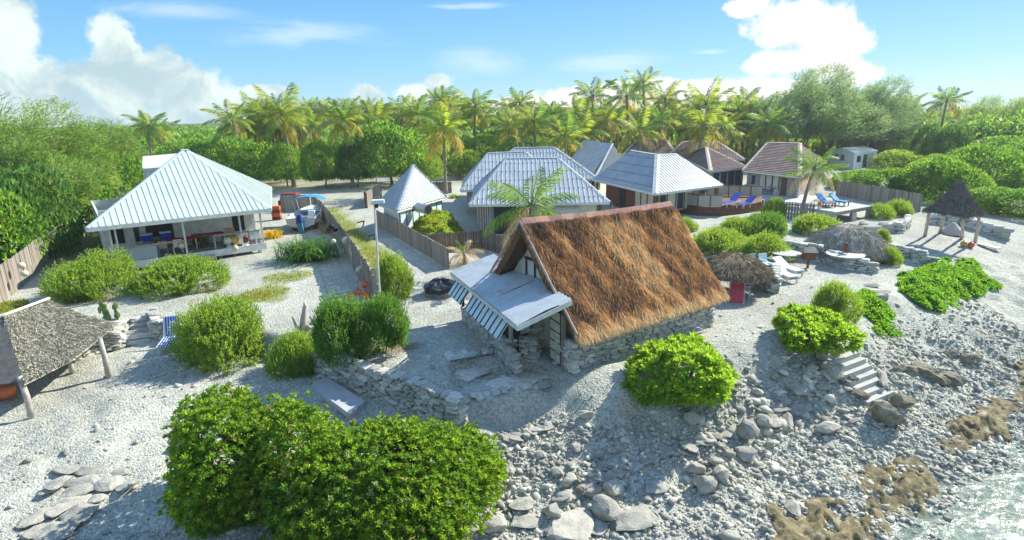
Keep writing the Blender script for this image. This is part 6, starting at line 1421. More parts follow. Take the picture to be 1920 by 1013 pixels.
# floats hung about
def float_(x, y, rpx, m_, label, Y=None, hang=None):
    c = at_depth(x, y, Y) if Y else ground_at(x, y + rpx) ; d = (c - Vector((0, 0, CAM_H))).length; rr = rpx / 1080 * d
    if not Y: c = c + Vector((0, 0, rr * .9))
    th = thing('fishing_float', label, 'float', tuple(c - Vector((0, 0, rr))), 'old fishing floats'); part('float', MB().ball(c, rr, 12, 8), m_, th, True); part('eye', MB().tube([c + Vector((0, 0, rr * .95)), c + Vector((0, 0, rr * 1.3))], rr * .14, 5), black_rubber, th)
    if hang: part('line', MB().tube([c + Vector((0, 0, rr)), c + Vector((0, .03, rr + hang))], .008, 4), black_rubber, th)
YF = 26.3
for x, y, r_, m_, lab, Y in [(683, 533, 7, orange_paint, 'red and orange float, highest on the rope by the white end post', 26.2), (671, 548, 7, orange_paint, 'orange ribbed float in the middle of the rope', 26.0), (657, 556, 7.5, yellow_paint, 'yellow float left of the orange ribbed one', 25.8), (686, 553, 7.5, orange_paint, 'bright orange-red float lowest by the white end post', 25.7),
 (633, 568, 8, yellow_paint, 'worn yellow float above the shrub stems', 25.0), (620, 580, 8, cream_paint, 'cream float between the yellow and the black ones', 24.4), (606, 592, 9, black_rubber, 'black float at the lower end of the rope', 24.0),
 (648, 451, 7, cream_paint, 'big cream float on the top of the long board fence', 34.6), (625, 453, 5, cream_paint, 'pale float low on the long board fence', 34.8), (622, 425, 5, black_rubber, 'left black float on the long board fence', 38.5), (628, 430, 5, black_rubber, 'right black float on the long board fence', 37.8), (616, 429, 4, red_paint, 'small red float left of the black pair', 38.4), (673, 506, 6, cream_paint, 'peach float low on the long board fence', 29.4),
 (40, 498, 5, cream_paint, 'upper white float on the left edge fence', 29.6), (46, 513, 5, cream_paint, 'lower white float on the left edge fence', 29.2)]:
    float_(x, y, r_, m_, lab, Y - .25, .3)
rope = [at_depth(x, y, Y) for x, y, Y in ((702, 512, 26.6), (690, 524, 26.3), (676, 538, 26.1), (655, 556, 25.8), (632, 568, 25.0), (612, 582, 24.4), (598, 600, 23.8))]
solo('rope', MB().tube(rope, .018, 5), drift_wood, 'thin rope strung with floats from the white end post to the ground', 'rope')
net = MB()
for k in range(9):
    a = ground_at(640 + k * 3.2, 470 + k * 5) + Vector((-.12, -.1, 1.5 + .1 * math.sin(k))); net.tube([a, a + Vector((.05, -.05, -.6)), a + Vector((0, -.1, -1.1 - .1 * (k % 3)))], .012, 4)
solo('net', net, cream_paint, 'pale fishing net strands hanging on the long board fence', 'net')
for x, y in ((668, 445), (688, 475)):
    p = ground_at(x, y + 12) + Vector((.15, .2, 1.45)); solo('bracket', MB().beam(p, p + Vector((.5, 0, .12)), .04, .08).beam(p + Vector((.5, 0, .12)), p + Vector((.35, 0, -.3)), .04, .08), batten, 'dark angled bracket on the lane side of the fence, ' + ('upper one' if y < 460 else 'lower one'), 'bracket')
# white pipe-shaped tank in the hedge
a, b = at(783, 389, 1.85), at(803, 393, 1.8); tk = thing('drum', 'round pale metal drum lying across the yellow-green hedge', 'drum', tuple((a + b) / 2 - Vector((0, 0, .4))))
part('body', MB().tube([a, b], .38, 14), steel, tk, False); ax_ = (b - a).normalized(); part('lid', MB().tube([b + ax_ * .003, b + ax_ * .03], .33, 14), dark_in, tk)
# boat on the ground, stern towards us
s0 = ground_at(566, 436); b0 = ground_at(552, 392); fbt = Frame(s0, Vector((1, .12, 0)), 0); Lb = 5.2; lean = -.04
bt = thing('motor_boat', 'open white motor boat ashore with a blue canopy and a covered outboard', 'boat', tuple(s0))
secs = []
for k in range(9):
    t_ = k / 8; y = t_ * Lb; w = 1.12 * (1 - max(0, t_ - .45) ** 2 * 2.6); keel = .32 + .25 * max(0, t_ - .5) ** 1.5; sh = 1.12 + .28 * t_ ** 2
    w = max(w, .10); secs.append([(-w, y, sh), (-w * .93, y, keel + .32), (-w * .5, y, keel + .08), (0, y, keel), (w * .5, y, keel + .08), (w * .93, y, keel + .32), (w, y, sh), (w - .09, y, sh), (w * .86 - .09, y, keel + .30), (0, y, keel + .2), (-w * .86 + .09, y, keel + .30), (-w + .09, y, sh)])
mb = MB()
for k in range(8):
    for j in range(12): mb.poly([fbt.p(*secs[k][j]), fbt.p(*secs[k][(j + 1) % 12]), fbt.p(*secs[k + 1][(j + 1) % 12]), fbt.p(*secs[k + 1][j])])
for s_ in (secs[0], secs[8]): mb.poly([fbt.p(*q) for q in s_[:7]]) if s_ is secs[0] else mb.poly([fbt.p(*q) for q in reversed(s_[:7])])
part('hull', mb, white_paint, bt)
part('transom', MB().box(fbt, -1.03, 1.03, .02, .10, .55, 1.10), white_paint, bt); part('seat', MB().box(fbt, -.95, .95, .5, .95, .85, .92), white_paint, bt); part('seat', MB().box(fbt, -.98, .98, 2.2, 2.5, .85, .92), pale_blue_paint, bt)
for x in (-.6, .62): part('cushion', MB().box(fbt, x - .28, x + .28, .55, .9, .921, 1.0), orange_paint, bt)
part('divider', MB().box(fbt, -.28, -.2, .45, 1.6, .6, 1.1), white_paint, bt); part('console', MB().hexa([fbt.p(.1, 2.0, .6), fbt.p(.7, 2.0, .6), fbt.p(.7, 2.5, .6), fbt.p(.1, 2.5, .6)], [fbt.p(.15, 2.2, 1.35), fbt.p(.65, 2.2, 1.35), fbt.p(.65, 2.5, 1.35), fbt.p(.15, 2.5, 1.35)]), pale_blue_paint, bt)
part('bow_deck', MB().hexa([fbt.p(-.9, 3.5, 1.12), fbt.p(.9, 3.5, 1.12), fbt.p(.1, 5.1, 1.36), fbt.p(-.1, 5.1, 1.36)], [fbt.p(-.9, 3.5, 1.17), fbt.p(.9, 3.5, 1.17), fbt.p(.1, 5.1, 1.40), fbt.p(-.1, 5.1, 1.40)]), white_paint, bt)
om = part('outboard', MB().hexa([fbt.p(-.25, -.45, .75), fbt.p(.2, -.45, .75), fbt.p(.22, .0, .75), fbt.p(-.25, .0, .75)], [fbt.p(-.16, -.45, 1.42), fbt.p(.12, -.45, 1.42), fbt.p(.14, .0, 1.48), fbt.p(-.18, .0, 1.48)]), mat('navy_cover', (.02, .06, .22), .8, (.015, .04, .15), 6), bt); part('cover_skirt', MB().hexa([fbt.p(-.05, -.62, .1), fbt.p(.3, -.62, .1), fbt.p(.25, -.2, .1), fbt.p(0, -.2, .1)], [fbt.p(-.2, -.5, .78), fbt.p(.2, -.5, .78), fbt.p(.22, -.02, .78), fbt.p(-.22, -.02, .78)]), mat('teal_cover', (.05, .20, .26), .8), om)
mb = MB(); n = 10
for k in range(n):
    xa, xb = -1.25 + 2.5 * k / n, -1.25 + 2.5 * (k + 1) / n; za, zb = 2.38 - .28 * (xa / 1.25) ** 2, 2.38 - .28 * (xb / 1.25) ** 2
    mb.hexa([fbt.p(xa, 3.0, za), fbt.p(xb, 3.0, zb), fbt.p(xb, 4.4, zb), fbt.p(xa, 4.4, za)], [fbt.p(xa, 3.0, za + .03), fbt.p(xb, 3.0, zb + .03), fbt.p(xb, 4.4, zb + .03), fbt.p(xa, 4.4, za + .03)])
part('canopy', mb, sky_blue_cloth, bt)
for x in (-1.2, 1.2):
    for y in (3.05, 4.3): part('canopy_post', MB().tube([fbt.p(x * .85, y, 1.1), fbt.p(x, y, 2.12)], .03, 6), white_paint, bt)
for x in (-.8, .8): part('chock', MB().box(fbt, x - .15, x + .15, 1.0, 1.3, -.02, .6), dark_wood, bt)
p = ground_at(520, 412); rb = thing('red_crates', 'stack of red fish crates standing left of the boat', 'crates', tuple(p))
for k in range(4): part('crate', MB().box(Frame(p, (1, .1, 0)), -.35, .35, -.25, .25, k * .31, k * .31 + .30), red_paint if k % 2 == 0 else orange_paint, rb)
p = ground_at(540, 396); pk = Frame(p, (1, .05, 0)); pu = thing('pickup', 'faded red pickup truck parked behind the boat under the canopy', 'pickup', tuple(p))
part('body', MB().box(pk, -.85, .85, 0, 3.8, .45, 1.0), red_paint, pu); part('cab', MB().hexa([pk.p(-.8, .3, 1.0), pk.p(.8, .3, 1.0), pk.p(.8, 2.0, 1.0), pk.p(-.8, 2.0, 1.0)], [pk.p(-.68, .6, 1.6), pk.p(.68, .6, 1.6), pk.p(.68, 1.8, 1.6), pk.p(-.68, 1.8, 1.6)]), red_paint, pu); part('rear_window', MB().hexa([pk.p(-.66, .30, 1.08), pk.p(.66, .30, 1.08), pk.p(.66, .34, 1.08), pk.p(-.66, .34, 1.08)], [pk.p(-.6, .52, 1.5), pk.p(.6, .52, 1.5), pk.p(.6, .56, 1.5), pk.p(-.6, .56, 1.5)]), glass, pu)
for x in (-.78, .78):
    for y in (.8, 3.0): part('wheel', MB().tube([pk.p(x - .1, y, .35), pk.p(x + .1, y, .35)], .35, 12), black_rubber, pu)
# ---- veranda furniture
def table(label, fr, x, y, z, w, d, h, top, leg_m, cat='table'):
    c = fr.p(x, y, z); t_ = thing('table', label, cat, tuple(c)); part('tabletop', MB().box(fr, x - w/2, x + w/2, y - d/2, y + d/2, z + h - .05, z + h), top, t_)
    for i in (-1, 1):
        for j in (-1, 1): part('leg', MB().box(fr, x + i * (w/2 - .08) - .03, x + i * (w/2 - .08) + .03, y + j * (d/2 - .08) - .03, y + j * (d/2 - .08) + .03, z, z + h - .052), leg_m, t_)
    return t_
def chair(label, fr, x, y, z, face, m_, s=1.0, group=None):
    c = fr.p(x, y, z); f2 = Frame(c, fr.ex * math.cos(face) + fr.ey * math.sin(face), z); t_ = thing('chair', label, 'chair', tuple(c), group); a = .24 * s
    part('seat', MB().box(f2, -a, a, -a, a, .40, .44), m_, t_); part('backrest', MB().hexa([f2.p(-a, a - .04, .442), f2.p(a, a - .04, .442), f2.p(a, a, .442), f2.p(-a, a, .442)], [f2.p(-a, a + .08, .9), f2.p(a, a + .08, .9), f2.p(a, a + .12, .9), f2.p(-a, a + .12, .9)]), m_, t_)
    for i in (-1, 1):
        part('armrest', MB().box(f2, i * a - .025, i * a + .025, -a, a, .62, .65), m_, t_)
        for j in (-1, 1): part('leg', MB().box(f2, i * a - .025, i * a + .025, j * (a - .03) - .02, j * (a - .03) + .02, 0, .40), m_, t_)
    return t_
FX = lambda px, y: fx(px, None, y)
table('long veranda table under a red cloth', fc, (FX(305, Y0 + 1.5) + FX(352, Y0 + 1.5)) / 2, Y0 + 1.5, DK, 2.3, .9, .74, red_cloth, white_paint)
table('second veranda table with a red cloth against the wall at the right', fc, FX(388, Y0 + 2.1), Y0 + 2.1, DK, 1.9, .7, .74, red_cloth, dark_wood)
for k, (px, m_, face, y, lab) in enumerate([(330, white_paint, 3.14, Y0 + .75, 'white plastic chair on the near side of the red table'), (302, grey_wall, 3.14, Y0 + .8, 'grey plastic chair behind the end of the lattice screen'), (292, grey_wall, 0, Y0 + 2.1, 'grey chair on the far side of the red table, left one'), (268, grey_wall, .6, Y0 + 1.1, 'grey chair half hidden by the lattice screen'), (372, dark_wood, .3, Y0 + 1.4, 'dark wicker chair at the right end of the veranda table')]):
    chair(lab, fc, FX(px, y), y, DK, face, m_)
for px, lab in ((275, 'blue cool box with a white lid, left one on the veranda'), (310, 'blue cool box with a white lid, right one on the veranda')):
    x, y = FX(px, Y0 + 2.25), Y0 + 2.25; c = thing('cool_box', lab, 'cool box', tuple(fc.p(x, y, DK + .7))); part('body', MB().box(fc, x - .3, x + .3, y - .2, y + .2, DK + .72, DK + 1.12), blue_cloth, c); part('lid', MB().box(fc, x - .32, x + .32, y - .22, y + .22, DK + 1.122, DK + 1.2), white_paint, c)
x = FX(293, Y0 + 2.25); sb = solo('sideboard', MB().box(fc, FX(266, Y0 + 2.25), FX(320, Y0 + 2.25), Y0 + 2.0, Y0 + 2.5, DK, DK + .71), grey_wall, 'low grey sideboard carrying the two blue cool boxes', 'sideboard')
x, y = FX(432, Y0 + .9), Y0 + .9; dc = thing('deck_chair', 'folding canvas deck chair with a tan seat behind the veranda rail', 'deck chair', tuple(fc.p(x, y, DK)))
part('canvas', MB().hexa([fc.p(x - .28, y - .3, DK + .3), fc.p(x + .28, y - .3, DK + .3), fc.p(x + .28, y + .5, DK + 1.05), fc.p(x - .28, y + .5, DK + 1.05)], [fc.p(x - .28, y - .3, DK + .33), fc.p(x + .28, y - .3, DK + .33), fc.p(x + .28, y + .52, DK + 1.07), fc.p(x - .28, y + .52, DK + 1.07)]), mat('tan_canvas', (.45, .26, .17), .8), dc)
for i in (-.3, .3): part('frame', MB().beam(fc.p(x + i, y - .4, DK), fc.p(x + i, y + .55, DK + 1.1), .04).beam(fc.p(x + i * 1.1, y + .5, DK), fc.p(x + i * 1.1, y - .3, DK + .5), .04), drift_wood, dc)
for px, py_, rp_, m_, lab in ((427, 452, 7, cream_paint, 'white float on the deck edge behind the veranda rail'), (440, 450, 7, yellow_paint, 'tan float beside the white one behind the veranda rail'), (460, 449, 6, red_paint, 'red float on the deck edge behind the veranda rail'), (341, 460, 6, cream_paint, 'pale green float hanging beside the white chair'), (441, 465, 5, cream_paint, 'pale float fixed on the white deck fascia')):
    Yw = fc.p(FX(px, Y0), Y0, 0).y; float_(px, py_, rp_, m_, lab, Yw + (.25 if rp_ != 5 else -.12))
for px, lab in ((428, 'left white shell on the deck edge'), (458, 'right white shell on the deck edge')):
    q = fc.p(FX(px, Y0 + .12), Y0 + .18, DK); solo('shell', MB().lathe(q, [(.26, 0), (.2, .08), (.05, .16)], 7), white_paint, lab + ' behind the veranda rail', 'shell')
x = FX(372, Y0 + 1.9); q = fc.p(FX(382, Y0 + 1.2), Y0 + 1.2, DK); V, F_ = leaves(np.array([list(q + Vector((0, 0, .35)))] * 90), RNG.normal(size=(90, 3)) + np.array([0, 0, .8]), .5, .07, RNG); hp = thing('pot_plant', 'spindly pot plant on the veranda right of the red table', 'plant', tuple(q)); link('leaves', np_mesh('leaves', V - np.array(q), F_), leaf_strap, hp); part('pot', MB().lathe(q, [(.12, 0), (.18, .3)], 10), dark_wood, hp)
x, y = FX(474, Y0 + .5), Y0 + .5; cb_ = thing('cool_box', 'pale blue cool box on the deck at the right end of the rail', 'cool box', tuple(fc.p(x, y, DK))); part('body', MB().box(fc, x - .32, x + .32, y - .2, y + .22, DK + .3, DK + .78), pale_blue_paint, cb_); part('lid', MB().box(fc, x - .34, x + .34, y - .22, y + .24, DK + .782, DK + .86), white_paint, cb_); part('stand', MB().box(fc, x - .3, x + .3, y - .18, y + .2, DK, DK + .298), grey_wood, cb_)
# ---- yard
sp_ = ground_at(322, 652); f2 = Frame(sp_, Vector((.96, .28, 0)), sp_.z); sbd = thing('sunbed', 'blue and white striped sunbed against the low stone wall', 'sunbed', tuple(sp_)); stripe = mat('striped_canvas', (.70, .74, .78), .8)
for nm, y0_, z0_, y1_, z1_ in (('seat_canvas', -.75, .34, .42, .36), ('back_canvas', .43, .37, .80, 1.12)):
    o = part(nm, MB().hexa([f2.p(-.30, y0_, z0_), f2.p(.30, y0_, z0_), f2.p(.30, y1_, z1_), f2.p(-.30, y1_, z1_)], [f2.p(-.30, y0_, z0_ + .03), f2.p(.30, y0_, z0_ + .03), f2.p(.30, y1_, z1_ + .03), f2.p(-.30, y1_, z1_ + .03)]), stripe, sbd)
    for k in range(6): xx = -.27 + k * .098; part('stripe', MB().hexa([f2.p(xx, y0_ - .004, z0_ + .012), f2.p(xx + .05, y0_ - .004, z0_ + .012), f2.p(xx + .05, y1_, z1_ + .012), f2.p(xx, y1_, z1_ + .012)], [f2.p(xx, y0_ - .012, z0_ + .040), f2.p(xx + .05, y0_ - .012, z0_ + .040), f2.p(xx + .05, y1_ - .012, z1_ + .046), f2.p(xx, y1_ - .012, z1_ + .046)]), blue_cloth, o)
for i in (-.33, .33):
    part('frame', MB().beam(f2.p(i, -.8, .34), f2.p(i, .5, .36), .05).beam(f2.p(i, .42, .36), f2.p(i, .82, 1.16), .05), white_paint, sbd); part('leg', MB().beam(f2.p(i, -.6, 0), f2.p(i, -.55, .34), .05), white_paint, sbd); part('leg', MB().beam(f2.p(i, .45, 0), f2.p(i, .4, .34), .05), white_paint, sbd)
# grey thatch shelter with posts
zs = -.88
SR0, SR1 = at(8, 594, 1.55), at(86, 563, 1.35); SE0, SE1, SE2 = at(44, 716, .35), at(140, 668, .25), at(215, 606, .35)
sh_ = thing('thatch_shelter', 'sagging grey thatch shelter at the left edge with a white ridge pole', 'shelter', tuple(at(60, 700, zs)))
mb = MB(); n = 22; m = 14
def srf(s, t_):
    top = SR0.lerp(SR1, s); bot = SE0.lerp(SE1, s * 2) if s < .5 else SE1.lerp(SE2, s * 2 - 1); q = top.lerp(bot, t_); q.z -= .16 * math.sin(math.pi * t_) * (1 + .4 * math.sin(s * 5)); return q
for i in range(n):
    for j in range(m):
        q = [srf(i / n, j / m), srf(i / n, (j + 1) / m), srf((i + 1) / n, (j + 1) / m), srf((i + 1) / n, j / m)]; mb.poly(q); mb.poly([p - Vector((0, 0, .14)) for p in reversed(q)])
part('roof', mb, grey_thatch, sh_, True)
r = np.random.default_rng(9); k = 16000; s_ = r.random(k); t_ = r.random(k); P = np.array([list(srf(a, b)) for a, b in zip(s_, t_)]); D = np.array([list(srf(a, min(1.05, b + .03)) - srf(a, b - .02)) for a, b in zip(s_, t_)]); V, F_ = leaves(P + np.array([0, 0, .02]), unit(D) + r.normal(size=P.shape) * .22 + np.array([0, 0, .04]), r.uniform(.12, .3, k), .024, r, .02); link('roof_fibres', np_mesh('roof_fibres', V - np.array(sh_.location), F_), grey_thatch, sh_, kind='stuff')
back = SR0 + Vector((-1.6, -1.5, -1.1)); mb = MB(); mb.poly([SR0 + Vector((-.1, .1, 0)), SE0 + Vector((0, 0, .02)), SE0 + Vector((-1.2, .2, -.2)), back]); part('end_flap', mb, dark_thatch, sh_)
part('ridge_pole', MB().tube([SR0 + Vector((-.6, -.5, .05)), SR0 + Vector((0, 0, .06)), SR1 + Vector((.1, .06, .06))], .06, 7), white_paint, sh_)
for x, yb, xt, yt in ((59, 783, 36, 706),): 
    b = at(x, yb, gz(*at(x, yb, zs)[:2])); part('post', MB().tube([b - Vector((0, 0, .1)), b.lerp(at_depth(xt, yt, b.y + .1), .5) + Vector((.05, 0, 0)), at_depth(xt, yt, b.y + .15)], [.10, .095, .08], 8), drift_wood, sh_, True)
for x, yb, xt, yt, lab in ((204, 708, 187, 634, 'taller leaning bare post standing in the sandy yard'), (136, 699, 127, 669, 'short bare post left of the taller leaning one')):
    b = ground_at(x, yb); solo('bare_post', MB().tube([b - Vector((0, 0, .1)), b.lerp(at_depth(xt, yt, b.y), .55) + Vector((.02, 0, 0)), at_depth(xt, yt, b.y)], [.10, .09, .075], 8), drift_wood, lab, 'post', smooth=True)
p = ground_at(12, 752); oc = thing('orange_canoe', 'orange canoe end in shade under the grey thatch shelter', 'canoe', tuple(p)); part('hull', MB().tube([p + Vector((-1.2, .2, .3)), p + Vector((-.4, .1, .3)), p + Vector((.2, 0, .35)), p + Vector((.42, 0, .55))], [.34, .33, .22, .05], 9), orange_paint, oc, True)
# slab, log, driftwood, tub
a, b, c, d = at(582, 722, -.82), at(612, 706, -.82), at(684, 752, -.82), at(655, 776, -.82); solo('concrete_slab', MB().hexa([p - Vector((0, 0, .22)) for p in (a, d, c, b)], [a, d, c, b]), mat('slab_concrete', (.42, .44, .45), .85, (.36, .38, .40), 3, bump=.1), 'large smooth grey concrete slab below the long stone wall', 'slab')
a, b = ground_at(316, 846), ground_at(384, 850); solo('timber_baulk', MB().beam(a + Vector((0, 0, .06)), b + Vector((0, 0, .06)), .16, .14), grey_wood, 'grey timber baulk lying on the sand left of the big bushes', 'timber')
p = ground_at(572, 622); dw = MB(); dw.tube([p + Vector((-.1, 0, -.05)), p + Vector((-.02, 0, .5)), p + Vector((.12, .05, 1.1)), p + Vector((.1, .05, 1.3))], [.17, .13, .10, .03], 7).tube([p + Vector((.1, 0, 0)), p + Vector((.2, -.1, .3)), p + Vector((.42, -.2, .12))], [.13, .1, .03], 6).tube([p + Vector((-.1, -.1, 0)), p + Vector((-.28, -.2, .35)), p + Vector((-.38, -.2, .75))], [.1, .07, .02], 6); solo('driftwood', dw, drift_wood, 'bleached driftwood stump standing at the edge of the yard', 'driftwood', smooth=True)
p = ground_at(828, 552); tb = thing('tub', 'round timber tub covered with a crumpled black tarpaulin by the lane fence', 'tub', tuple(p)); 
for k in range(16):
    a = 6.283 * k / 16; c = p + Vector((math.cos(a) * .78, math.sin(a) * .78, 0)); t2 = Vector((-math.sin(a), math.cos(a), 0)); part('stave', MB().beam(c - t2 * .15 + Vector((0, 0, .22)), c + t2 * .15 + Vector((0, 0, .22)), .05, .5), fence_wood, tb)
mb = MB(); n = 24
for j in range(5):
    for i in range(n):
        def tp(i, j): a = 6.283 * i / n; rr = (0, .35, .65, .85, .92)[j] if j < 5 else .9; return p + Vector((math.cos(a) * rr * (1 + .06 * math.sin(a * 5)), math.sin(a) * rr, (.72, .66, .62, .52, .30)[j] + .07 * math.sin(a * 3 + j) + .05 * math.sin(a * 7 - j)))
        if j < 4: mb.poly([tp(i, j), tp(i, j + 1), tp((i + 1) % n, j + 1), tp((i + 1) % n, j)])
part('tarpaulin', mb, tarp_black, tb, True)
# ---- parasols of thatch
def thatch_cone(label, px, py, w, top_y, seed, prof, m_, hgt=None, post=True, wall=False, name='thatch_parasol', base_z=0, sides=28):
    b = ground_at(px, py); d = (b - Vector((0, 0, CAM_H))).length; R_ = w / 1080 * d / 2; zt = at_depth(px, top_y, b.y).z; th = thing(name, label, 'parasol', tuple(b)); r = np.random.default_rng(seed); pr = [(f * R_, b.z + h_ * (zt - b.z)) for f, h_ in prof]
    mb = MB(); n = sides; k0 = 0
    ring = [[(b.x + rr * math.cos(6.283 * i / n) * (1 + .03 * math.sin(i * 2.3)), b.y + rr * math.sin(6.283 * i / n) * (1 + .03 * math.sin(i * 1.7)), z + .03 * math.sin(i * 3.1)) for i in range(n)] for rr, z in pr]
    for a, c in zip(ring, ring[1:]):
        for i in range(n): mb.poly([a[i], a[(i + 1) % n], c[(i + 1) % n], c[i]]); mb.poly([(a[i][0], a[i][1], a[i][2] - .1), (c[i][0], c[i][1], c[i][2] - .1), (c[(i + 1) % n][0], c[(i + 1) % n][1], c[(i + 1) % n][2] - .1), (a[(i + 1) % n][0], a[(i + 1) % n][1], a[(i + 1) % n][2] - .1)])
    part('thatch', mb, m_, th, True)
    N = 9000; u = r.random(N) ** .5; a = r.uniform(0, 6.283, N); fr_ = np.interp(1 - u, np.linspace(0, 1, len(pr)), [q[0] for q in pr]); zz = np.interp(1 - u, np.linspace(0, 1, len(pr)), [q[1] for q in pr])
    P = np.stack([b.x + fr_ * np.cos(a), b.y + fr_ * np.sin(a), zz + .02], -1); sl = (pr[0][1] - pr[-1][1]) / max(.05, pr[0][0] - pr[-1][0]); D = np.stack([np.cos(a), np.sin(a), np.full(N, sl)], -1); V, F = leaves(P, unit(D) + r.normal(size=P.shape) * .16 + np.array([0, 0, .06]), r.uniform(.15, .4, N) * R_ / 1.6, .022, r, .04)
    link('thatch_fibres', np_mesh('thatch_fibres', V - np.array(b), F), m_, th, kind='stuff')
    if post: part('post', MB().tube([b - Vector((0, 0, .1)), b + Vector((0, 0, zt - b.z - .15))], .08, 8), dark_wood, th, True)
    return th, b, R_
straw = mat('straw_thatch', (.36, .29, .19), .95, (.26, .21, .14), 3, bump=.9, bscale=50, island=.3)
pale_thatch = mat('pale_thatch', (.44, .42, .34), .95, (.33, .315, .26), 3, bump=.9, bscale=50, island=.3)
pz, b1, R1_ = thatch_cone('low straw-thatched parasol next to the pink chair', 1372, 548, 116, 476, 31, [(1.0, .55), (.92, .66), (.55, .88), (.15, .99), (.02, 1.0)], straw)
pc, b2, R2_ = thatch_cone('conical grey thatched parasol behind the table with the white disc', 1586, 482, 118, 421, 32, [(1.0, .22), (.95, .42), (.62, .74), (.3, .95), (.02, 1.0)], pale_thatch)
# pointed four-post pavilion
zE = 2.1; a, b, c = at(1733, 393, zE), at(1808, 404, zE - .1), at(1846, 398, zE); d = a + c - b; ap = at(1802, 334, 4.35); mm = (a + b + c + d) / 4; ap = Vector((mm.x + .1, mm.y, at_depth(1802, 334, mm.y).z))
pv = thing('thatch_pavilion', 'pointed grey thatch pavilion on four bare posts at the right', 'pavilion', (mm.x, mm.y, gz(mm.x, mm.y)))
mb = MB(); n = 12
for p, q in ((a, b), (b, c), (c, d), (d, a)):
    for i in range(n):
        for j in range(8):
            def pp(u, v): 
                w = p.lerp(q, u); o = w.lerp(ap, v); o.z -= .28 * math.sin(math.pi * v) * (1 - v * .3); return o
            Q = [pp(i / n, j / 8), pp((i + 1) / n, j / 8), pp((i + 1) / n, (j + 1) / 8), pp(i / n, (j + 1) / 8)]; mb.poly(Q); mb.poly([w - Vector((0, 0, .12)) for w in reversed(Q)])
part('thatch', mb, dark_thatch, pv, True)
r = np.random.default_rng(41); PP, DD = [], []
for p, q in ((a, b), (b, c), (c, d), (d, a)):
    for k in range(2600):
        u, v = r.random(), 1 - r.random() ** .5; w = p.lerp(q, u); o = w.lerp(ap, v); o.z -= .28 * math.sin(math.pi * v) * (1 - v * .3) - .02; PP.append(list(o)); DD.append(list((w - ap).normalized()))
V, F_ = leaves(np.array(PP), np.array(DD) + r.normal(size=(len(PP), 3)) * .2 + np.array([0, 0, .05]), r.uniform(.2, .45, len(PP)), .025, r, .04); link('thatch_fibres', np_mesh('thatch_fibres', V - np.array(pv.location), F_), dark_thatch, pv, kind='stuff')
for x, y, k in ((1734, 443, a), (1762, 437, d), (1803, 447, b), (1828, 454, c)):
    g_ = ground_at(x, y); t2 = Vector((k.x + (mm.x - k.x) * .16, k.y + (mm.y - k.y) * .16, k.z + .1)); part('post', MB().tube([g_ - Vector((0, 0, .1)), g_.lerp(t2, .5) + Vector((.05, 0, 0)), t2], [.11, .09, .08], 8), drift_wood, pv, True)
p = ground_at(1785, 438); pt_ = thing('tent', 'small pale folded tarp heap under the pointed pavilion', 'tarp', tuple(p)); part('sheet', MB().lathe(p, [(.8, 0), (.5, .35), (.1, .75)], 9), mat('tarp_pale', (.45, .38, .33), .8), pt_)
for x, y, m_, lab in ((1806, 458, yellow_paint, 'yellow ball on the sand in front of the pointed pavilion'), (1820, 460, orange_paint, 'orange float on the sand in front of the pointed pavilion')): float_(x, y, 4.5, m_, lab)
a, b = ground_at(1838, 458), ground_at(1872, 472); bd = Frame(a, b - a, (a.z + b.z) / 2); solo('surfboard', MB().hexa([bd.p(0, -.28, .10), bd.p((b - a).length, -.2, .06), bd.p((b - a).length, .2, .06), bd.p(0, .28, .10)], [bd.p(0, -.25, .17), bd.p((b - a).length, -.17, .13), bd.p((b - a).length, .17, .13), bd.p(0, .25, .17)]), white_paint, 'white board lying on the slope right of the pointed pavilion', 'board')
# low stone walls on the right
dry_wall('stone_wall', 'low dry stone wall in shade right of the conical thatched parasol', [ground_at(*q) for q in ((1650, 478), (1690, 488), (1730, 496), (1762, 502))], [.75, .8, .7, .4], seed=11, courses_h=.14, slen=(.3, .6), limit=190)
dry_wall('stone_wall', 'dry stone wall in shade between the small shrub and the conical thatched parasol', [ground_at(*q) for q in ((1462, 482), (1500, 488), (1540, 492), (1580, 505), (1636, 512))], [.9, .95, .9, .7, .55], seed=12, courses_h=.14, slen=(.3, .6), limit=230)
dry_wall('stone_wall', 'curved dry stone wall beside the low straw parasol and white sunbeds', [ground_at(*q) for q in ((1398, 530), (1420, 540), (1450, 552), (1462, 540), (1464, 528))], [.6, .85, .9, .9, .8], seed=13, courses_h=.13, limit=200)
dry_wall('stone_wall', 'small ring of white stone wall round the globe lamp', [ground_at(*q) for q in ((1662, 436), (1690, 438), (1706, 428), (1708, 412))], [.6, .7, .6, .4], seed=14, courses_h=.16, slen=(.35, .7), limit=120)
dry_wall('stone_wall', 'long low stone wall behind the pointed pavilion', [ground_at(*q) for q in ((1742, 420), (1800, 426), (1850, 440), (1882, 450))], [.6, .8, .8, .7], seed=15, courses_h=.2, slen=(.4, .8), limit=170)
dry_wall('stone_wall', 'low stone edging below the picket fence', [ground_at(*q) for q in ((1530, 424), (1565, 432), (1600, 436))], [.4, .5, .4], seed=16, courses_h=.15, slen=(.35, .7), limit=80)
for x, y, w, h, lab in ((1632, 432, 34, 20, 'pale coral rock left of the ring wall'), (1618, 420, 22, 14, 'small coral rock below the sun terrace'), (1655, 424, 20, 16, 'white coral rock beside the globe lamp')): boulder(x, y, w, h, lab, 'b', 'coral rocks by the ring wall')
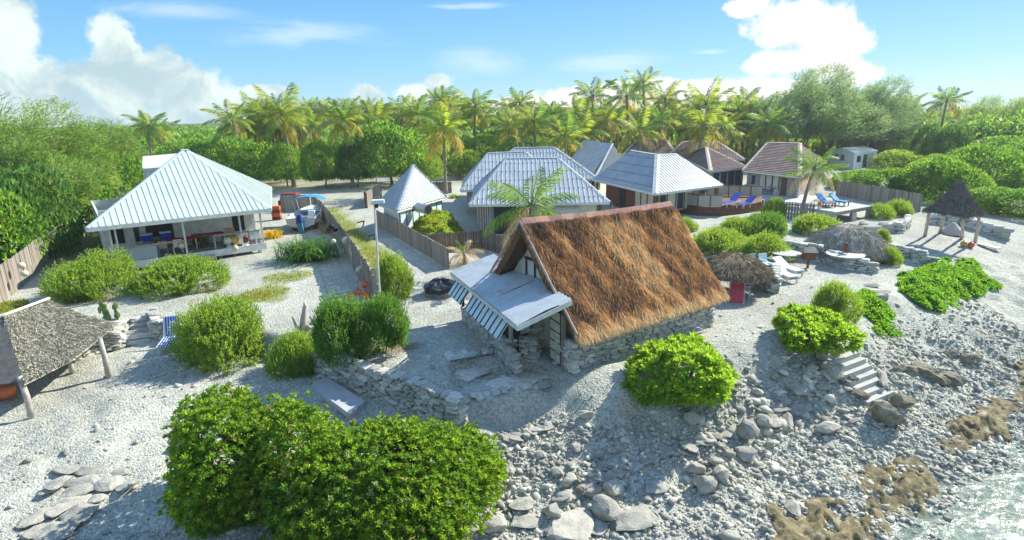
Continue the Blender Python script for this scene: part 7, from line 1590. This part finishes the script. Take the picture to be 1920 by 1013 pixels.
# sun terrace
zt_ = .95; a, b, c = at(1506, 388, zt_), at(1568, 398, zt_), at(1636, 386, zt_); d = at(1560, 375, zt_); st = thing('sun_terrace', 'raised stone sun terrace on square piers with a pale top', 'terrace', tuple(Vector((b.x, b.y, 0))))
part('slab', MB().hexa([p - Vector((0, 0, .28)) for p in (a, b, c, d)], [a, b, c, d]), concrete, st)
for q in (a.lerp(b, .08), b + Vector((0, .25, 0)), b.lerp(c, .5), c.lerp(b, .05), a.lerp(b, .55)): part('pier', MB().beam(Vector((q.x, q.y + .12, -.02)), Vector((q.x, q.y + .12, zt_ - .282)), .36), concrete, st)
for k in range(5): part('edge_beam', MB().beam(b.lerp(c, k / 5) + Vector((0, -.04, -.14)), b.lerp(c, (k + .97) / 5) + Vector((0, -.04, -.14)), .06, .24), grey_wood, st)
def lounger(label, p, q, z, m_, frame_m, back=.7, group=None, w=.62):
    d = (q - p); d.z = 0; L = d.length; fr = Frame((p.x, p.y), d, z); th = thing('lounger', label, 'lounger', tuple(fr.p(0, 0, 0)), group)
    part('frame', MB().box(fr, 0, L, -w/2, -w/2 + .05, .28, .34).box(fr, 0, L, w/2 - .05, w/2, .28, .34), frame_m, th); part('cushion', MB().box(fr, .05, L * .62, -w/2 + .02, w/2 - .02, .345, .40), m_, th)
    part('backrest', MB().hexa([fr.p(L * .63, -w/2 + .02, .35), fr.p(L, -w/2 + .02, .35 + back), fr.p(L, w/2 - .02, .35 + back), fr.p(L * .63, w/2 - .02, .35)], [fr.p(L * .61, -w/2 + .02, .41), fr.p(L - .05, -w/2 + .02, .41 + back), fr.p(L - .05, w/2 - .02, .41 + back), fr.p(L * .61, w/2 - .02, .41)]), m_, th)
    for x in (.15, L * .6):
        for y in (-w/2 + .03, w/2 - .03): part('leg', MB().box(fr, x - .03, x + .03, y - .03, y + .03, 0, .28), frame_m, th)
    return th
lounger('left deep blue lounger on the timber deck', at(1355, 388, zd + .05), at(1384, 376, zd + .3), zd + .01, blue_cloth, white_paint, .55, 'deep blue loungers on the timber deck'); lounger('right deep blue lounger on the timber deck', at(1385, 390, zd + .05), at(1412, 380, zd + .3), zd + .01, blue_cloth, white_paint, .45, 'deep blue loungers on the timber deck')
lounger('bright blue lounger at the front of the stone sun terrace', at(1590, 385, zt_ + .1), at(1556, 376, zt_ + .3), zt_ + .003, sky_blue_cloth, dark_wood, .5, 'loungers on the stone sun terrace'); lounger('bright blue lounger further back on the stone sun terrace', at(1562, 386, zt_ + .1), at(1532, 376, zt_ + .3), zt_ + .003, sky_blue_cloth, drift_wood, .5, 'loungers on the stone sun terrace')
fs = Frame(at(1554, 389, zt_), (1, 0, 0), zt_ + .003); table('small low table between the blue loungers on the sun terrace', fs, 0, 0, 0, .9, .6, .4, dark_wood, dark_wood)
fq = Frame(ground_at(1440, 370), (1, -.1, 0), 0.3); table('outdoor table under a patterned cloth on the tiled house terrace', fq, 0, 0, 0, 1.9, .9, .75, lattice_panel, dark_wood); chair('dark folding chair left of the patterned table', fq, -1.9, -.2, 0, .6, batten, 1.0); chair('second dark folding chair left of the patterned table', fq, -1.3, -.4, 0, .5, batten, 1.0)
wf = fq.p(.45, -.8, .25); wl = thing('wheel', 'white wheel leaning in front of the patterned table', 'wheel', tuple(wf - Vector((0, 0, .3)))); part('rim', MB().tube([wf, wf + Vector((0, -.08, 0))], .30, 14), white_paint, wl); part('hub', MB().tube([wf + Vector((0, -.081, 0)), wf + Vector((0, -.12, 0))], .12, 10), steel, wl)
part_terr = solo('house_terrace', MB().hexa([ground_at(1405, 384), ground_at(1500, 396), ground_at(1540, 372), ground_at(1410, 366)], [ground_at(1405, 384) + Vector((0, 0, .3)), ground_at(1500, 396) + Vector((0, 0, .3)), ground_at(1540, 372) + Vector((0, 0, .3)), ground_at(1410, 366) + Vector((0, 0, .3))]), concrete, 'low concrete terrace in front of the low brown tiled house', 'terrace')
p = ground_at(1533, 414); tp_ = thing('totem', 'carved red and white totem post at the end of the picket fence', 'post', tuple(p))
for k in range(5): part('segment', MB().tube([p + Vector((0, 0, k * .3)), p + Vector((0, 0, k * .3 + .29))], .14 - .015 * (k % 2), 9), (orange_paint, white_paint)[k % 2], tp_)
# tables and seats on the gravel
p = ground_at(1472, 497); mt = thing('mushroom_table', 'round concrete mushroom table beside the round shrub', 'table', tuple(p)); part('tabletop', MB().lathe(p, [(.2, .62), (.78, .66), (.80, .72), (.1, .74)], 20), concrete, mt); part('stem', MB().tube([p, p + Vector((0, 0, .63))], [.16, .11], 9), concrete, mt)
p = ground_at(1582, 500); dt_ = thing('round_table', 'round table with a white rim and dark red centre post under no shade', 'table', tuple(p)); part('tabletop', MB().lathe(p, [(.3, .64), (.95, .68), (.97, .73), (.1, .74)], 22), white_paint, dt_); part('post', MB().tube([p, p + Vector((0, 0, 1.35))], .09, 8), red_paint, dt_); part('foot', MB().lathe(p, [(.6, 0), (.55, .06), (.1, .1)], 14), concrete, dt_)
p = ground_at(1514, 503); gr = thing('grill_house', 'small dark brown box on a post in front of the shaded wall', 'box', tuple(p)); fg = Frame(p, (1, -.2, 0), p.z); part('post', MB().box(fg, -.05, .05, -.05, .05, 0, .5), dark_wood, gr); part('box', MB().box(fg, -.30, .30, -.25, .25, .502, .95), dark_wood, gr); part('roof', MB().hexa([fg.p(-.38, -.33, .952), fg.p(.38, -.33, .952), fg.p(.38, .33, .952), fg.p(-.38, .33, .952)], [fg.p(-.3, 0, 1.2), fg.p(.3, 0, 1.2), fg.p(.3, .02, 1.2), fg.p(-.3, .02, 1.2)]), grey_wood, gr)
lounger('upper white wooden sunbed right of the curved stone wall', ground_at(1500, 522), ground_at(1452, 506), 0, white_paint, white_paint, .35, 'white sunbeds on the gravel'); lounger('lower white wooden sunbed right of the curved stone wall', ground_at(1488, 533), ground_at(1452, 518), 0, white_paint, white_paint, .35, 'white sunbeds on the gravel')
p = ground_at(1446, 507); fg = Frame(p, (1, .2, 0), 0); chair('pale blue garden chair beside the mushroom table', fg, -.3, 0, 0, .2, pale_blue_paint, 1.2); chair('striped grey garden chair left of the pale blue one', fg, -.95, .05, 0, .2, lattice_panel, 1.2)
p = ground_at(1380, 563); fg = Frame(p, (.9, -.35, 0), 0); pc_ = thing('deck_chair', 'coral pink folding deck chair beside the end of the thatched house', 'deck chair', tuple(p)); part('canvas', MB().hexa([fg.p(-.30, -.35, .30), fg.p(.30, -.35, .30), fg.p(.30, .38, 1.0), fg.p(-.30, .38, 1.0)], [fg.p(-.30, -.37, .33), fg.p(.30, -.37, .33), fg.p(.30, .36, 1.03), fg.p(-.30, .36, 1.03)]), coral_cloth, pc_)
for i in (-.33, .33): part('frame', MB().beam(fg.p(i, -.45, 0), fg.p(i, .42, 1.05), .04).beam(fg.p(i, .4, 0), fg.p(i, -.35, .4), .04), white_paint, pc_)
part('front_cloth', MB().hexa([fg.p(-.30, -.42, .02), fg.p(.30, -.42, .02), fg.p(.30, -.38, .02), fg.p(-.30, -.38, .02)], [fg.p(-.30, -.40, .30), fg.p(.30, -.40, .30), fg.p(.30, -.37, .30), fg.p(-.30, -.37, .30)]), coral_cloth, pc_)
p = ground_at(1402, 560); fg = Frame(p, (.8, .6, 0), 0); c2_ = chair('white plastic chair right of the coral pink deck chair', fg, 0, .2, 0, .6, white_paint, 1.1); tw = solo('towel', MB().hexa([fg.p(-.3, .1, .70), fg.p(.35, .1, .70), fg.p(.35, .5, .86), fg.p(-.3, .5, .86)], [fg.p(-.3, .1, .73), fg.p(.35, .1, .73), fg.p(.35, .5, .89), fg.p(-.3, .5, .89)]), pink_cloth, 'pink and lilac towel spread over the white plastic chair', 'towel')
p = ground_at(1358, 556); solo('stool', MB().lathe(p, [(.18, 0), (.14, .3), (.22, .34), (.22, .4)], 10), drift_wood, 'low wooden stool under the straw parasol', 'stool')
# people-scale furniture under the deck house eave
fd_ = Frame(at(1180, 398, .35), (.95, -.3, 0), .0); table('brown table on the porch of the deck house', fd_, 0, 0, 0, 1.3, .8, .74, dark_wood, dark_wood); chair('white chair at the left of the porch table', fd_, -1.1, 0, 0, 1.57, white_paint); chair('dark chair at the right of the porch table', fd_, 1.1, .1, 0, -1.57, batten)

# ---------------------------------------------------------------- thin sea haze
hz = MB().hexa([(-420, -60, -6.5), (420, -60, -6.5), (420, 420, -6.5), (-420, 420, -6.5)], [(-420, -60, 24), (420, -60, 24), (420, 420, 24), (-420, 420, 24)])
hm = bpy.data.materials.new('sea_haze'); hm.use_nodes = True; t = hm.node_tree; t.nodes.clear(); pvn = nd(t, 'ShaderNodeVolumePrincipled'); pvn.inputs['Color'].default_value = (.86, .95, 1, 1); pvn.inputs['Density'].default_value = 0.00038; pvn.inputs['Anisotropy'].default_value = 0.3
on_ = nd(t, 'ShaderNodeOutputMaterial'); t.links.new(pvn.outputs[0], on_.inputs['Volume'])
tag(link('haze', hz.mesh('haze'), hm, kind='stuff'), 'thin bright sea haze in the air', 'haze')
